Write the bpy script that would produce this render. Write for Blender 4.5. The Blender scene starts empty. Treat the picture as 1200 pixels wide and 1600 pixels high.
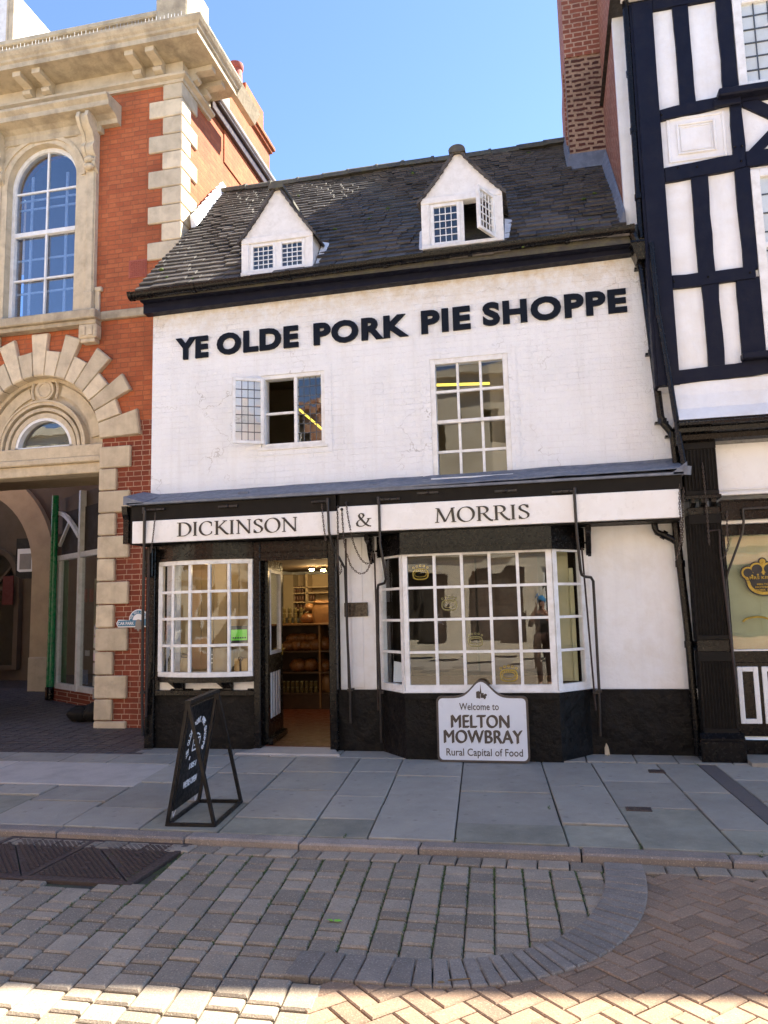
import bpy, bmesh, math, random
from mathutils import Vector, Matrix
from mathutils.geometry import tessellate_polygon
random.seed(7)
SC = bpy.context.scene
COL = SC.collection
rad = math.radians
U = random.uniform

# ---------------------------------------------------------------- camera
CAM = Vector((0.0, -8.8, 1.6))
R = Matrix(((0.97701371, -0.04953869, -0.20734062),
            (0.21184314, 0.11700857, 0.97027392),
            (-0.02380547, -0.99189461, 0.1248134)))      # camera axes (right, down, forward) in the world
cd = bpy.data.cameras.new('camera')
cd.sensor_fit = 'VERTICAL'; cd.sensor_height = 36.0; cd.sensor_width = 27.0; cd.lens = 27.0
cd.clip_start = 0.05; cd.clip_end = 2000
cam = bpy.data.objects.new('camera', cd); COL.objects.link(cam)
m4 = Matrix(((R[0][0], -R[0][1], -R[0][2], CAM.x), (R[1][0], -R[1][1], -R[1][2], CAM.y),
             (R[2][0], -R[2][1], -R[2][2], CAM.z), (0, 0, 0, 1)))
cam.matrix_world = m4
SC.camera = cam

# ---------------------------------------------------------------- world, sun, exposure
SUNV = Vector((0.70, 0.505, 1.0)).normalized()            # towards the sun: behind the shop and to the right
w = bpy.data.worlds.new('World'); SC.world = w; w.use_nodes = True
nt = w.node_tree; nt.nodes.clear()
sky = nt.nodes.new('ShaderNodeTexSky'); sky.sky_type = 'NISHITA'; sky.sun_disc = False
sky.sun_elevation = math.asin(SUNV.z); sky.sun_rotation = math.atan2(SUNV.x, SUNV.y)
sky.air_density = 0.60; sky.dust_density = 0.1; sky.ozone_density = 3.5
bg = nt.nodes.new('ShaderNodeBackground'); bg.inputs['Strength'].default_value = 0.070
out = nt.nodes.new('ShaderNodeOutputWorld')
nt.links.new(sky.outputs[0], bg.inputs[0]); nt.links.new(bg.outputs[0], out.inputs[0])
sd = bpy.data.lights.new('sun', 'SUN'); sd.energy = 3.5; sd.angle = rad(0.53); sd.color = (1.0, 0.93, 0.80)
sun = bpy.data.objects.new('sun', sd); COL.objects.link(sun)
sun.rotation_euler = (-SUNV).to_track_quat('-Z', 'Y').to_euler(); sun.location = (6, 8, 20)
SC.view_settings.view_transform = 'Standard'; SC.view_settings.look = 'None'
SC.view_settings.exposure = 2.80; SC.view_settings.gamma = 1.0
SC.cycles.max_bounces = 8; SC.cycles.transparent_max_bounces = 16

# ---------------------------------------------------------------- geometry helpers
def ray(px, py):
    return R @ Vector((px - 600.0, py - 800.0, 1200.0))
def W(px, py, Y=0.0):                                     # where the sight line meets the wall plane y = Y
    d = ray(px, py); t = (Y - CAM.y) / d.y
    return CAM + d * t
PS = 0.03                                                 # the pavement falls 3 % to the kerb
RZ = -0.14                                                # road level
def G(px, py, s=PS, z0=0.0):                              # on the pavement (or any gently sloping ground)
    d = ray(px, py); t = (z0 + s * CAM.y - CAM.z) / (d.z - s * d.y)
    return CAM + d * t

class MB:
    def __init__(self):
        self.v = []; self.f = []; self.r = []; self.m = []; self.rr = 0.0; self.mi = 0
    def add(self, vs, fs):
        o = len(self.v); self.v += [tuple(p) for p in vs]
        for f in fs:
            self.f.append([i + o for i in f]); self.r.append(self.rr); self.m.append(self.mi)
        return self
    def rnd(self, x=None):
        self.rr = random.random() if x is None else x; return self
    def hexa(self, p):                                    # 8 corners: bottom ring 0-3, top ring 4-7
        return self.add(p, [(0, 3, 2, 1), (4, 5, 6, 7), (0, 1, 5, 4), (1, 2, 6, 5), (2, 3, 7, 6), (3, 0, 4, 7)])
    def box(self, x0, x1, y0, y1, z0, z1, b=0.0):
        if x0 > x1: x0, x1 = x1, x0
        if y0 > y1: y0, y1 = y1, y0
        if z0 > z1: z0, z1 = z1, z0
        b = min(b, (x1 - x0) * .45, (y1 - y0) * .45, (z1 - z0) * .45)
        if b <= 0:
            return self.hexa([(x0, y0, z0), (x1, y0, z0), (x1, y1, z0), (x0, y1, z0),
                              (x0, y0, z1), (x1, y0, z1), (x1, y1, z1), (x0, y1, z1)])
        vs = []; idx = {}
        xs, ys, zs = (x0, x1), (y0, y1), (z0, z1)
        for i in (0, 1):
            for j in (0, 1):
                for k in (0, 1):
                    sx, sy, sz = (b if i == 0 else -b), (b if j == 0 else -b), (b if k == 0 else -b)
                    for ax in range(3):
                        p = [xs[i], ys[j], zs[k]]
                        for a2, s in enumerate((sx, sy, sz)):
                            if a2 != ax: p[a2] += s
                        idx[(i, j, k, ax)] = len(vs); vs.append(p)
        fs = []
        def q(*a): fs.append([idx[t] for t in a])
        q((0,0,0,0),(0,0,1,0),(0,1,1,0),(0,1,0,0)); q((1,0,0,0),(1,1,0,0),(1,1,1,0),(1,0,1,0))
        q((0,0,0,1),(1,0,0,1),(1,0,1,1),(0,0,1,1)); q((0,1,0,1),(0,1,1,1),(1,1,1,1),(1,1,0,1))
        q((0,0,0,2),(0,1,0,2),(1,1,0,2),(1,0,0,2)); q((0,0,1,2),(1,0,1,2),(1,1,1,2),(0,1,1,2))
        for a, c in ((0, 1), (0, 2), (1, 2)):
            o3 = 3 - a - c
            for s1 in (0, 1):
                for s2 in (0, 1):
                    def key(t, ax):
                        k = [0, 0, 0]; k[a] = s1; k[c] = s2; k[o3] = t; return (k[0], k[1], k[2], ax)
                    q(key(0, a), key(1, a), key(1, c), key(0, c))
        for i in (0, 1):
            for j in (0, 1):
                for k in (0, 1):
                    q((i,j,k,0),(i,j,k,1),(i,j,k,2))
        return self.add(vs, fs)
    def prism(self, poly, a0, a1, axis='y'):              # poly: 2-D outline in the two other axes
        n = len(poly)
        def P(p, a):
            if axis == 'y': return (p[0], a, p[1])
            if axis == 'x': return (a, p[0], p[1])
            return (p[0], p[1], a)
        vs = [P(p, a0) for p in poly] + [P(p, a1) for p in poly]
        fs = [list(range(n)), list(range(2 * n - 1, n - 1, -1))]
        fs += [(i, (i + 1) % n, n + (i + 1) % n, n + i) for i in range(n)]
        return self.add(vs, fs)
    def holed(self, outer, holes, y0, y1, map3=None):     # slab with openings: outline in (x, z), front at y0, back at y1
        loops = [outer] + list(holes)
        flat = [p for l in loops for p in l]
        tri = tessellate_polygon([[Vector((p[0], p[1], 0)) for p in l] for l in loops])
        f3 = map3 or (lambda x, y, z: (x, y, z))
        n = len(flat)
        vs = [f3(p[0], y0, p[1]) for p in flat] + [f3(p[0], y1, p[1]) for p in flat]
        fs = [tuple(t) for t in tri] + [tuple(i + n for i in reversed(t)) for t in tri]
        o = 0
        for l in loops:
            k = len(l)
            for i in range(k):
                a, b2 = o + i, o + (i + 1) % k
                fs.append((a, b2, b2 + n, a + n))
            o += k
        return self.add(vs, fs)
    def tube(self, pts, r, n=8, caps=True, closed=False):
        pts = [Vector(p) for p in pts]; k = len(pts)
        rs = r if isinstance(r, (list, tuple)) else [r] * k
        vs = []; prev = None
        for i, p in enumerate(pts):
            if closed: d = pts[(i + 1) % k] - pts[i - 1]
            else: d = pts[min(i + 1, k - 1)] - pts[max(i - 1, 0)]
            d.normalize()
            if prev is None:
                a = d.orthogonal().normalized()
            else:
                a = prev - d * prev.dot(d)
                a = a.normalized() if a.length > 1e-6 else d.orthogonal().normalized()
            prev = a; b = d.cross(a)
            for j in range(n):
                t = 2 * math.pi * j / n
                vs.append(p + (a * math.cos(t) + b * math.sin(t)) * rs[i])
        fs = []
        for i in range(k if closed else k - 1):
            for j in range(n):
                i2 = (i + 1) % k
                fs.append((i * n + j, i * n + (j + 1) % n, i2 * n + (j + 1) % n, i2 * n + j))
        if caps and not closed:
            fs.append(list(range(n))[::-1]); fs.append([(k - 1) * n + j for j in range(n)])
        return self.add(vs, fs)
    def lathe(self, c, prof, n=16):                       # prof: (radius, z) from bottom to top, about a vertical axis
        vs = []
        for r_, z in prof:
            for j in range(n):
                t = 2 * math.pi * j / n
                vs.append((c[0] + r_ * math.cos(t), c[1] + r_ * math.sin(t), c[2] + z))
        k = len(prof); fs = []
        for i in range(k - 1):
            for j in range(n):
                fs.append((i * n + j, i * n + (j + 1) % n, (i + 1) * n + (j + 1) % n, (i + 1) * n + j))
        fs.append(list(range(n))[::-1]); fs.append([(k - 1) * n + j for j in range(n)])
        return self.add(vs, fs)
    def bar(self, p, q, wd, hd=None):                     # square bar between two points
        p, q = Vector(p), Vector(q); d = (q - p).normalized(); hd = hd or wd
        up = Vector((0, 0, 1)) if abs(d.z) < .9 else Vector((0, -1, 0))
        a = d.cross(up).normalized() * wd / 2; b = a.cross(d).normalized() * hd / 2
        return self.hexa([p - a - b, p + a - b, p + a + b, p - a + b, q - a - b, q + a - b, q + a + b, q - a + b])
    def sphere(self, c, r, nu=12, nv=8, jit=0.0):
        rx, ry, rz = r if isinstance(r, (tuple, list)) else (r, r, r)
        vs = [(c[0], c[1], c[2] - rz)]
        for i in range(1, nv):
            ph = -math.pi / 2 + math.pi * i / nv
            for j in range(nu):
                t = 2 * math.pi * j / nu; k = 1 + U(-jit, jit)
                vs.append((c[0] + rx * k * math.cos(ph) * math.cos(t), c[1] + ry * k * math.cos(ph) * math.sin(t), c[2] + rz * k * math.sin(ph)))
        vs.append((c[0], c[1], c[2] + rz)); last = len(vs) - 1
        fs = [(0, 1 + (j + 1) % nu, 1 + j) for j in range(nu)]
        for i in range(nv - 2):
            for j in range(nu):
                a = 1 + i * nu + j; b = 1 + i * nu + (j + 1) % nu
                fs.append((a, b, b + nu, a + nu))
        o = 1 + (nv - 2) * nu
        fs += [(o + j, o + (j + 1) % nu, last) for j in range(nu)]
        return self.add(vs, fs)
    def mesh(self, name, mats):
        me = bpy.data.meshes.new(name)
        me.from_pydata(self.v, [], self.f)
        for m in (mats if isinstance(mats, (list, tuple)) else [mats]): me.materials.append(m)
        at = me.attributes.new('rnd', 'FLOAT', 'FACE')
        at.data.foreach_set('value', self.r)
        me.polygons.foreach_set('material_index', self.m)
        bm = bmesh.new(); bm.from_mesh(me)
        bmesh.ops.recalc_face_normals(bm, faces=bm.faces)
        bm.to_mesh(me); bm.free()
        me.update()
        return me

def smooth(o, ang=35):
    me = o.data
    me.polygons.foreach_set('use_smooth', [True] * len(me.polygons))
    try: me.set_sharp_from_angle(angle=rad(ang))
    except Exception: pass
    return o
def obj(name, mb, mats, parent=None, sm=None):
    me = mb.mesh(name, mats) if isinstance(mb, MB) else mb
    o = bpy.data.objects.new(name, me); COL.objects.link(o)
    if parent is not None:
        o.parent = parent
        q = parent; off = Vector((0, 0, 0))
        while q is not None: off += Vector(q.location); q = q.parent
        o.location = -off                                 # geometry is in world coordinates
    if sm: smooth(o, sm)
    return o
def pieces(mb, tol=.004):                                 # sort a builder's shapes into clusters that touch
    n = len(mb.v); par = list(range(n))
    def find(i):
        while par[i] != i: par[i] = par[par[i]]; i = par[i]
        return i
    for f in mb.f:
        a = find(f[0])
        for i in f[1:]:
            b = find(i)
            if a != b: par[b] = a
    isl = {}
    for i in range(n): isl.setdefault(find(i), []).append(i)
    keys = list(isl); bb = {}
    for k in keys:
        ps = [mb.v[i] for i in isl[k]]
        bb[k] = ([min(p[a] for p in ps) - tol for a in range(3)], [max(p[a] for p in ps) + tol for a in range(3)])
    grp = {k: k for k in keys}
    def fg(k):
        while grp[k] != k: k = grp[k]
        return k
    for i, a in enumerate(keys):
        for b in keys[i + 1:]:
            if all(bb[a][0][q] <= bb[b][1][q] and bb[b][0][q] <= bb[a][1][q] for q in range(3)):
                ga, gb = fg(a), fg(b)
                if ga != gb: grp[gb] = ga
    out_ = {}
    for fi, f in enumerate(mb.f): out_.setdefault(fg(find(f[0])), []).append(fi)
    res = []
    for k, fl in out_.items():
        m = MB(); mp = {}
        for fi in fl:
            nf = []
            for i in mb.f[fi]:
                if i not in mp: mp[i] = len(m.v); m.v.append(mb.v[i])
                nf.append(mp[i])
            m.f.append(nf); m.r.append(mb.r[fi]); m.m.append(mb.m[fi])
        res.append(m)
    return res
def objs(name, mb, mats, parent=None, sm=None, tol=.004):  # the same, each separate piece an object of its own
    return [obj(name, p, mats, parent, sm) for p in pieces(mb, tol)]
def tag(o, label, cat, group=None):
    o['label'] = label; o['category'] = cat
    if group: o['group'] = group
    return o
def thing(name, label, cat, loc=(0, 0, 0), group=None):
    o = bpy.data.objects.new(name, None); COL.objects.link(o); o.location = loc
    o.empty_display_size = .2
    return tag(o, label, cat, group)
def struct(name, mb, mats, kind='structure', sm=None):
    o = obj(name, mb, mats, None, sm); o['kind'] = kind; return o
def copy_thing(src, loc, label=None):                     # a thing with copies of its parts and their parts
    r = src.copy(); COL.objects.link(r); r.location = loc
    if label: r['label'] = label
    for ch in list(src.children):
        c = ch.copy(); COL.objects.link(c); c.parent = r
        for g in list(ch.children):
            d = g.copy(); COL.objects.link(d); d.parent = c
    return r

# ---------------------------------------------------------------- materials
def nodes(name):
    m = bpy.data.materials.new(name); m.use_nodes = True
    t = m.node_tree; t.nodes.clear()
    o = t.nodes.new('ShaderNodeOutputMaterial'); b = t.nodes.new('ShaderNodeBsdfPrincipled')
    t.links.new(b.outputs[0], o.inputs[0])
    return m, t, b, o
def N(t, typ, **kw):
    n = t.nodes.new(typ)
    for k, v in kw.items():
        if k in n.inputs: n.inputs[k].default_value = v
        else: setattr(n, k, v)
    return n
def L(t, a, b): t.links.new(a, b)
def mixc(t, fac, a, b, mode='MIX'):
    n = t.nodes.new('ShaderNodeMix'); n.data_type = 'RGBA'; n.blend_type = mode
    for sock, v in ((n.inputs[0], fac), (n.inputs[6], a), (n.inputs[7], b)):
        if isinstance(v, (int, float)): sock.default_value = v
        elif isinstance(v, (tuple, list)): sock.default_value = (*v[:3], 1)
        else: t.links.new(v, sock)
    return n.outputs[2]
def ramp(t, src, pts):
    n = t.nodes.new('ShaderNodeValToRGB'); cr = n.color_ramp
    while len(cr.elements) < len(pts): cr.elements.new(0.5)
    for e, (p, c) in zip(cr.elements, pts):
        e.position = p; e.color = (c, c, c, 1) if isinstance(c, (int, float)) else (*c, 1)
    t.links.new(src, n.inputs[0]); return n.outputs[0]
def noise(t, vec, scale, detail=4, rough=.55, dist=0):
    n = N(t, 'ShaderNodeTexNoise'); n.inputs['Scale'].default_value = scale
    n.inputs['Detail'].default_value = detail; n.inputs['Roughness'].default_value = rough
    n.inputs['Distortion'].default_value = dist
    t.links.new(vec, n.inputs['Vector']); return n.outputs[0]
def objco(t): return N(t, 'ShaderNodeTexCoord').outputs['Object']
def bump(t, b, h, strength, dist=.01, prev=None):
    n = N(t, 'ShaderNodeBump'); n.inputs['Strength'].default_value = strength; n.inputs['Distance'].default_value = dist
    t.links.new(h, n.inputs['Height'])
    if prev is not None: t.links.new(prev, n.inputs['Normal'])
    t.links.new(n.outputs[0], b.inputs['Normal']); return n.outputs[0]
def mat(name, col, rough=.6, col2=None, vs=6, var=.5, bs=0, bst=.3, bd=.004, rnd=0, metal=0, spec=.5, dirt=None, dscale=2, damt=.4, rr=.15, coat=0, speck=0, streak=0, spots=0):
    """plain paint, stone, metal: two-tone noise, optional per-piece tint, optional dirt blotches and bump"""
    m, t, b, o = nodes(name); co = objco(t)
    n1 = noise(t, co, vs, 5, .6)
    c2 = col2 or tuple(c * .75 for c in col)
    c = mixc(t, ramp(t, n1, [(.5 - .25 * (1.5 - var), 0), (.5 + .25 * (1.5 - var), 1)]), col, c2)
    if rnd:
        a = N(t, 'ShaderNodeAttribute'); a.attribute_name = 'rnd'
        mr = N(t, 'ShaderNodeMapRange'); L(t, a.outputs['Fac'], mr.inputs[0])
        mr.inputs[3].default_value = 1 - rnd; mr.inputs[4].default_value = 1 + rnd
        cb = N(t, 'ShaderNodeCombineColor'); 
        for i in range(3): L(t, mr.outputs[0], cb.inputs[i])
        c = mixc(t, 1.0, c, cb.outputs[0], 'MULTIPLY')
    if dirt:
        n2 = noise(t, co, dscale, 7, .65, .3)
        f = ramp(t, n2, [(.45, 0), (.72, damt)])
        c = mixc(t, f, c, dirt)
    if streak:                                            # rain-washed vertical runs
        mp = N(t, 'ShaderNodeMapping'); mp.inputs['Scale'].default_value = (9, 9, .55); L(t, co, mp.inputs[0])
        c = mixc(t, ramp(t, noise(t, mp.outputs[0], 1.0, 6, .65), [(.48, 0), (.70, streak)]), c, tuple(x * .45 for x in col))
    if spots:                                             # trodden-in spots
        vo = N(t, 'ShaderNodeTexVoronoi'); vo.inputs['Scale'].default_value = 7.0; L(t, co, vo.inputs['Vector'])
        c = mixc(t, ramp(t, vo.outputs['Distance'], [(.10, spots), (.17, 0)]), c, tuple(x * .5 for x in col))
        c = mixc(t, ramp(t, noise(t, co, 5, 8, .75, .8), [(.55, 0), (.68, .35)]), c, tuple(x * .6 for x in col))
        c = mixc(t, ramp(t, noise(t, co, 80, 3, .7), [(.60, 0), (.72, .35)]), c, tuple(min(.8, x * 1.7) for x in col))
    if speck:
        sp = noise(t, co, speck, 2, .7)
        c = mixc(t, ramp(t, sp, [(.60, 0), (.68, .55)]), c, tuple(min(.8, x * 2.1) for x in col)); c = mixc(t, ramp(t, sp, [(.33, .5), (.42, 0)]), c, tuple(x * .35 for x in col))
    L(t, c, b.inputs['Base Color'])
    n3 = noise(t, co, vs * 3, 3)
    L(t, ramp(t, n3, [(.3, max(.02, rough - rr)), (.7, min(1, rough + rr))]), b.inputs['Roughness'])
    b.inputs['Metallic'].default_value = metal
    b.inputs['Specular IOR Level'].default_value = spec
    if coat: b.inputs['Coat Weight'].default_value = coat
    if bs: bump(t, b, noise(t, co, bs, 6, .6), bst, bd)
    return m
def wallco(t):                                            # (x + y, z): runs along any upright wall
    s = N(t, 'ShaderNodeSeparateXYZ'); L(t, objco(t), s.inputs[0])
    ad = N(t, 'ShaderNodeMath', operation='ADD'); L(t, s.outputs[0], ad.inputs[0]); L(t, s.outputs[1], ad.inputs[1])
    cb = N(t, 'ShaderNodeCombineXYZ'); L(t, ad.outputs[0], cb.inputs[0]); L(t, s.outputs[2], cb.inputs[1])
    return cb.outputs[0], s
def brickmat(name, c1, c2, mortar, bw=.225, rh=.075, ms=.008, bst=.6, dirt=(.08, .03, .02), damt=.5, wob=.004, blotch=None, rough=.85):
    m, t, b, o = nodes(name); v, s = wallco(t); co = objco(t)
    nz = N(t, 'ShaderNodeTexNoise'); nz.inputs['Scale'].default_value = 9; L(t, co, nz.inputs['Vector'])
    vm = N(t, 'ShaderNodeVectorMath', operation='SCALE'); L(t, nz.outputs['Color'], vm.inputs[0]); vm.inputs['Scale'].default_value = wob * 2
    va = N(t, 'ShaderNodeVectorMath', operation='ADD'); L(t, v, va.inputs[0]); L(t, vm.outputs[0], va.inputs[1])
    br = N(t, 'ShaderNodeTexBrick'); L(t, va.outputs[0], br.inputs['Vector'])
    br.inputs['Scale'].default_value = 1; br.inputs['Brick Width'].default_value = bw; br.inputs['Row Height'].default_value = rh
    br.inputs['Mortar Size'].default_value = ms; br.inputs['Mortar Smooth'].default_value = .25; br.inputs['Bias'].default_value = 0
    br.squash_frequency = 2; br.squash = .55; br.offset = .5
    br.inputs['Color1'].default_value = (*c1, 1); br.inputs['Color2'].default_value = (*c2, 1); br.inputs['Mortar'].default_value = (*mortar, 1)
    c = br.outputs['Color']
    c = mixc(t, ramp(t, noise(t, co, 1.3, 6, .65), [(.42, 0), (.75, damt)]), c, dirt)
    n2 = noise(t, co, 30, 4, .6)
    c = mixc(t, ramp(t, n2, [(.3, .35), (.6, 0)]), c, tuple(x * .5 for x in c1))
    if blotch: c = mixc(t, ramp(t, noise(t, co, 4.5, 6, .7, .5), [(.6, 0), (.8, .5)]), c, blotch)
    L(t, c, b.inputs['Base Color']); b.inputs['Roughness'].default_value = rough; b.inputs['Specular IOR Level'].default_value = .25
    inv = N(t, 'ShaderNodeMath', operation='SUBTRACT'); inv.inputs[0].default_value = 1; L(t, br.outputs['Fac'], inv.inputs[1])
    p = bump(t, b, inv.outputs[0], bst, .008)
    bump(t, b, n2, .35, .005, p)
    return m
def paintbrick(name, col, stain=None):                    # thickly painted, worn and lumpy old brickwork
    m, t, b, o = nodes(name); v, s = wallco(t); co = objco(t)
    nz = N(t, 'ShaderNodeTexNoise'); nz.inputs['Scale'].default_value = 5; nz.inputs['Detail'].default_value = 4; L(t, co, nz.inputs['Vector'])
    vm = N(t, 'ShaderNodeVectorMath', operation='SCALE'); L(t, nz.outputs['Color'], vm.inputs[0]); vm.inputs['Scale'].default_value = .03
    va = N(t, 'ShaderNodeVectorMath', operation='ADD'); L(t, v, va.inputs[0]); L(t, vm.outputs[0], va.inputs[1])
    br = N(t, 'ShaderNodeTexBrick'); L(t, va.outputs[0], br.inputs['Vector'])
    br.inputs['Scale'].default_value = 1; br.inputs['Brick Width'].default_value = .23; br.inputs['Row Height'].default_value = .072
    br.inputs['Mortar Size'].default_value = .007; br.inputs['Mortar Smooth'].default_value = .9
    br.squash_frequency = 2; br.squash = .55
    n1 = noise(t, co, 2.0, 6, .65)
    c = mixc(t, ramp(t, n1, [(.4, 0), (.75, .6)]), col, tuple(x * .86 for x in col))
    ck = noise(t, co, 11, 8, .75, 1.2)
    c = mixc(t, ramp(t, ck, [(.66, 0), (.72, .35)]), c, (.52, .47, .38))
    if stain:                                             # dirty runs under the eaves board, with a ragged edge
        zz = N(t, 'ShaderNodeMapRange'); L(t, s.outputs[2], zz.inputs[0]); zz.inputs[1].default_value = 5.05; zz.inputs[2].default_value = 5.62
        mu = N(t, 'ShaderNodeMath', operation='MULTIPLY'); L(t, zz.outputs[0], mu.inputs[0])
        L(t, ramp(t, noise(t, co, 7, 6, .7), [(.35, 0), (.65, 1)]), mu.inputs[1])
        c = mixc(t, mu.outputs[0], c, stain)
    mp = N(t, 'ShaderNodeMapping'); mp.inputs['Scale'].default_value = (7, 7, .4); L(t, co, mp.inputs[0])
    c = mixc(t, ramp(t, noise(t, mp.outputs[0], 1.0, 6, .65), [(.50, 0), (.72, .12)]), c, (.42, .37, .29))
    vo = N(t, 'ShaderNodeTexVoronoi'); vo.feature = 'DISTANCE_TO_EDGE'; vo.inputs['Scale'].default_value = 1.5
    dv = N(t, 'ShaderNodeVectorMath', operation='SCALE'); L(t, nz.outputs['Color'], dv.inputs[0]); dv.inputs['Scale'].default_value = .5
    dw_ = N(t, 'ShaderNodeVectorMath', operation='ADD'); L(t, co, dw_.inputs[0]); L(t, dv.outputs[0], dw_.inputs[1]); L(t, dw_.outputs[0], vo.inputs['Vector'])
    cm_ = N(t, 'ShaderNodeMath', operation='MULTIPLY'); L(t, ramp(t, vo.outputs['Distance'], [(.003, .5), (.010, 0)]), cm_.inputs[0]); L(t, ramp(t, noise(t, co, 1.1, 3), [(.52, 0), (.60, 1)]), cm_.inputs[1])
    c = mixc(t, cm_.outputs[0], c, (.30, .27, .23))
    mk = N(t, 'ShaderNodeMath', operation='MULTIPLY'); L(t, br.outputs['Fac'], mk.inputs[0]); L(t, ramp(t, noise(t, co, 2.6, 5, .7), [(.45, 0), (.66, .13)]), mk.inputs[1])
    c = mixc(t, mk.outputs[0], c, (.40, .36, .30))
    L(t, c, b.inputs['Base Color']); b.inputs['Roughness'].default_value = .65; b.inputs['Specular IOR Level'].default_value = .3
    inv = N(t, 'ShaderNodeMath', operation='SUBTRACT'); inv.inputs[0].default_value = 1; L(t, br.outputs['Fac'], inv.inputs[1])
    mm = N(t, 'ShaderNodeMath', operation='MULTIPLY'); L(t, inv.outputs[0], mm.inputs[0])
    L(t, ramp(t, noise(t, co, 3, 3), [(.4, .25), (.65, 1)]), mm.inputs[1])
    p = bump(t, b, mm.outputs[0], .55, .010)
    p = bump(t, b, noise(t, co, 7, 7, .72), .95, .030, p)
    bump(t, b, noise(t, co, 60, 3), .25, .003, p)
    return m
def glassmat(name, tint=(.93, .96, .95), boost=1.6, base=.03, wav=.0, wsc=3):
    m = bpy.data.materials.new(name); m.use_nodes = True; t = m.node_tree; t.nodes.clear()
    o = N(t, 'ShaderNodeOutputMaterial'); mx = N(t, 'ShaderNodeMixShader')
    tr = N(t, 'ShaderNodeBsdfTransparent'); tr.inputs[0].default_value = (*tint, 1)
    gl = N(t, 'ShaderNodeBsdfGlossy'); gl.inputs['Roughness'].default_value = .0
    ge = N(t, 'ShaderNodeNewGeometry'); dt = N(t, 'ShaderNodeVectorMath', operation='DOT_PRODUCT'); L(t, ge.outputs['Incoming'], dt.inputs[0]); L(t, ge.outputs['Normal'], dt.inputs[1])
    ab_ = N(t, 'ShaderNodeMath', operation='ABSOLUTE'); L(t, dt.outputs['Value'], ab_.inputs[0])
    om = N(t, 'ShaderNodeMath', operation='SUBTRACT'); om.inputs[0].default_value = 1; L(t, ab_.outputs[0], om.inputs[1])
    pw = N(t, 'ShaderNodeMath', operation='POWER'); L(t, om.outputs[0], pw.inputs[0]); pw.inputs[1].default_value = 5
    fr = N(t, 'ShaderNodeMath', operation='MULTIPLY_ADD'); L(t, pw.outputs[0], fr.inputs[0]); fr.inputs[1].default_value = .96; fr.inputs[2].default_value = .04
    ma = N(t, 'ShaderNodeMath', operation='MULTIPLY_ADD'); L(t, fr.outputs[0], ma.inputs[0]); ma.inputs[1].default_value = boost; ma.inputs[2].default_value = base
    ma.use_clamp = True
    if wav:
        bp = N(t, 'ShaderNodeBump'); bp.inputs['Strength'].default_value = wav; bp.inputs['Distance'].default_value = .02
        L(t, noise(t, objco(t), wsc, 2), bp.inputs['Height']); L(t, bp.outputs[0], gl.inputs['Normal'])
    L(t, ma.outputs[0], mx.inputs[0]); L(t, tr.outputs[0], mx.inputs[1]); L(t, gl.outputs[0], mx.inputs[2]); L(t, mx.outputs[0], o.inputs[0])
    return m
def emit(name, col, st):
    m = bpy.data.materials.new(name); m.use_nodes = True; t = m.node_tree; t.nodes.clear()
    o = N(t, 'ShaderNodeOutputMaterial'); e = N(t, 'ShaderNodeEmission'); e.inputs[0].default_value = (*col, 1); e.inputs[1].default_value = st
    L(t, e.outputs[0], o.inputs[0]); return m

MT = {}
MT['white_brick'] = paintbrick('white_brick', (.82, .835, .85), (.56, .45, .28))
MT['white_render'] = mat('white_render', (.81, .82, .83), .7, (.74, .745, .75), 3, .4, 18, .6, .012, dirt=(.60, .54, .44), dscale=2.6, damt=.4, streak=.10)
MT['white_paint'] = mat('white_paint', (.80, .80, .79), .4, (.70, .70, .68), 9, .4, 50, .15, .002, dirt=(.45, .42, .36), dscale=9, damt=.4)
MT['worn_white'] = mat('worn_white', (.80, .79, .77), .6, (.70, .69, .66), 14, .4, 30, .3, .003, dirt=(.42, .39, .34), dscale=11, damt=.35)
MT['sign_white'] = mat('sign_white', (.82, .82, .815), .35, (.78, .78, .77), 4, .4, 8, .1, .002, dirt=(.6, .52, .4), dscale=3, damt=.25)
MT['black_paint'] = mat('black_paint', (.0045, .004, .004), .22, (.008, .007, .0065), 10, .5, 25, .25, .003, dirt=(.009, .0075, .0065), dscale=6, damt=.35, spec=.22, rr=.12)
MT['dull_black'] = mat('dull_black', (.011, .010, .009), .5, (.016, .014, .012), 6, .5, 30, .25, .003, dirt=(.014, .0115, .009), dscale=4, damt=.3, spec=.09)
MT['black_stone'] = mat('black_stone', (.0045, .004, .004), .46, (.008, .0075, .007), 5, .5, 8, .9, .034, dirt=(.016, .013, .011), dscale=6, damt=.5, rr=.22, spec=.15)
MT['navy_timber'] = mat('navy_timber', (.0055, .007, .017), .5, (.009, .010, .021), 5, .5, 22, .45, .006, dirt=(.02, .02, .025), dscale=7, damt=.4, spec=.15)
MT['navy_letter'] = mat('navy_letter', (.005, .0075, .014), .5, (.007, .010, .017), 12, .5, 40, .3, .003, spec=.12)
MT['black_letter'] = mat('black_letter', (.015, .013, .012), .4, (.03, .025, .02), 10)
MT['iron'] = mat('iron', (.008, .0075, .0075), .45, (.014, .010, .008), 25, .5, 60, .3, .002, dirt=(.04, .018, .01), dscale=20, damt=.4)
MT['rust'] = mat('rust', (.03, .015, .011), .7, (.03, .02, .016), 30, .5, 60, .3, .002)
MT['chain'] = mat('chain', (.13, .10, .075), .5, (.05, .035, .03), 60, .5, metal=.6)
MT['lead'] = mat('lead', (.15, .165, .20), .6, (.10, .115, .145), 7, .5, 12, .3, .006, dirt=(.26, .28, .31), dscale=9, damt=.5)
MT['lead_white'] = mat('lead_white', (.72, .74, .76), .5, (.55, .57, .6), 10, .5, 15, .3, .004)
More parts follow.
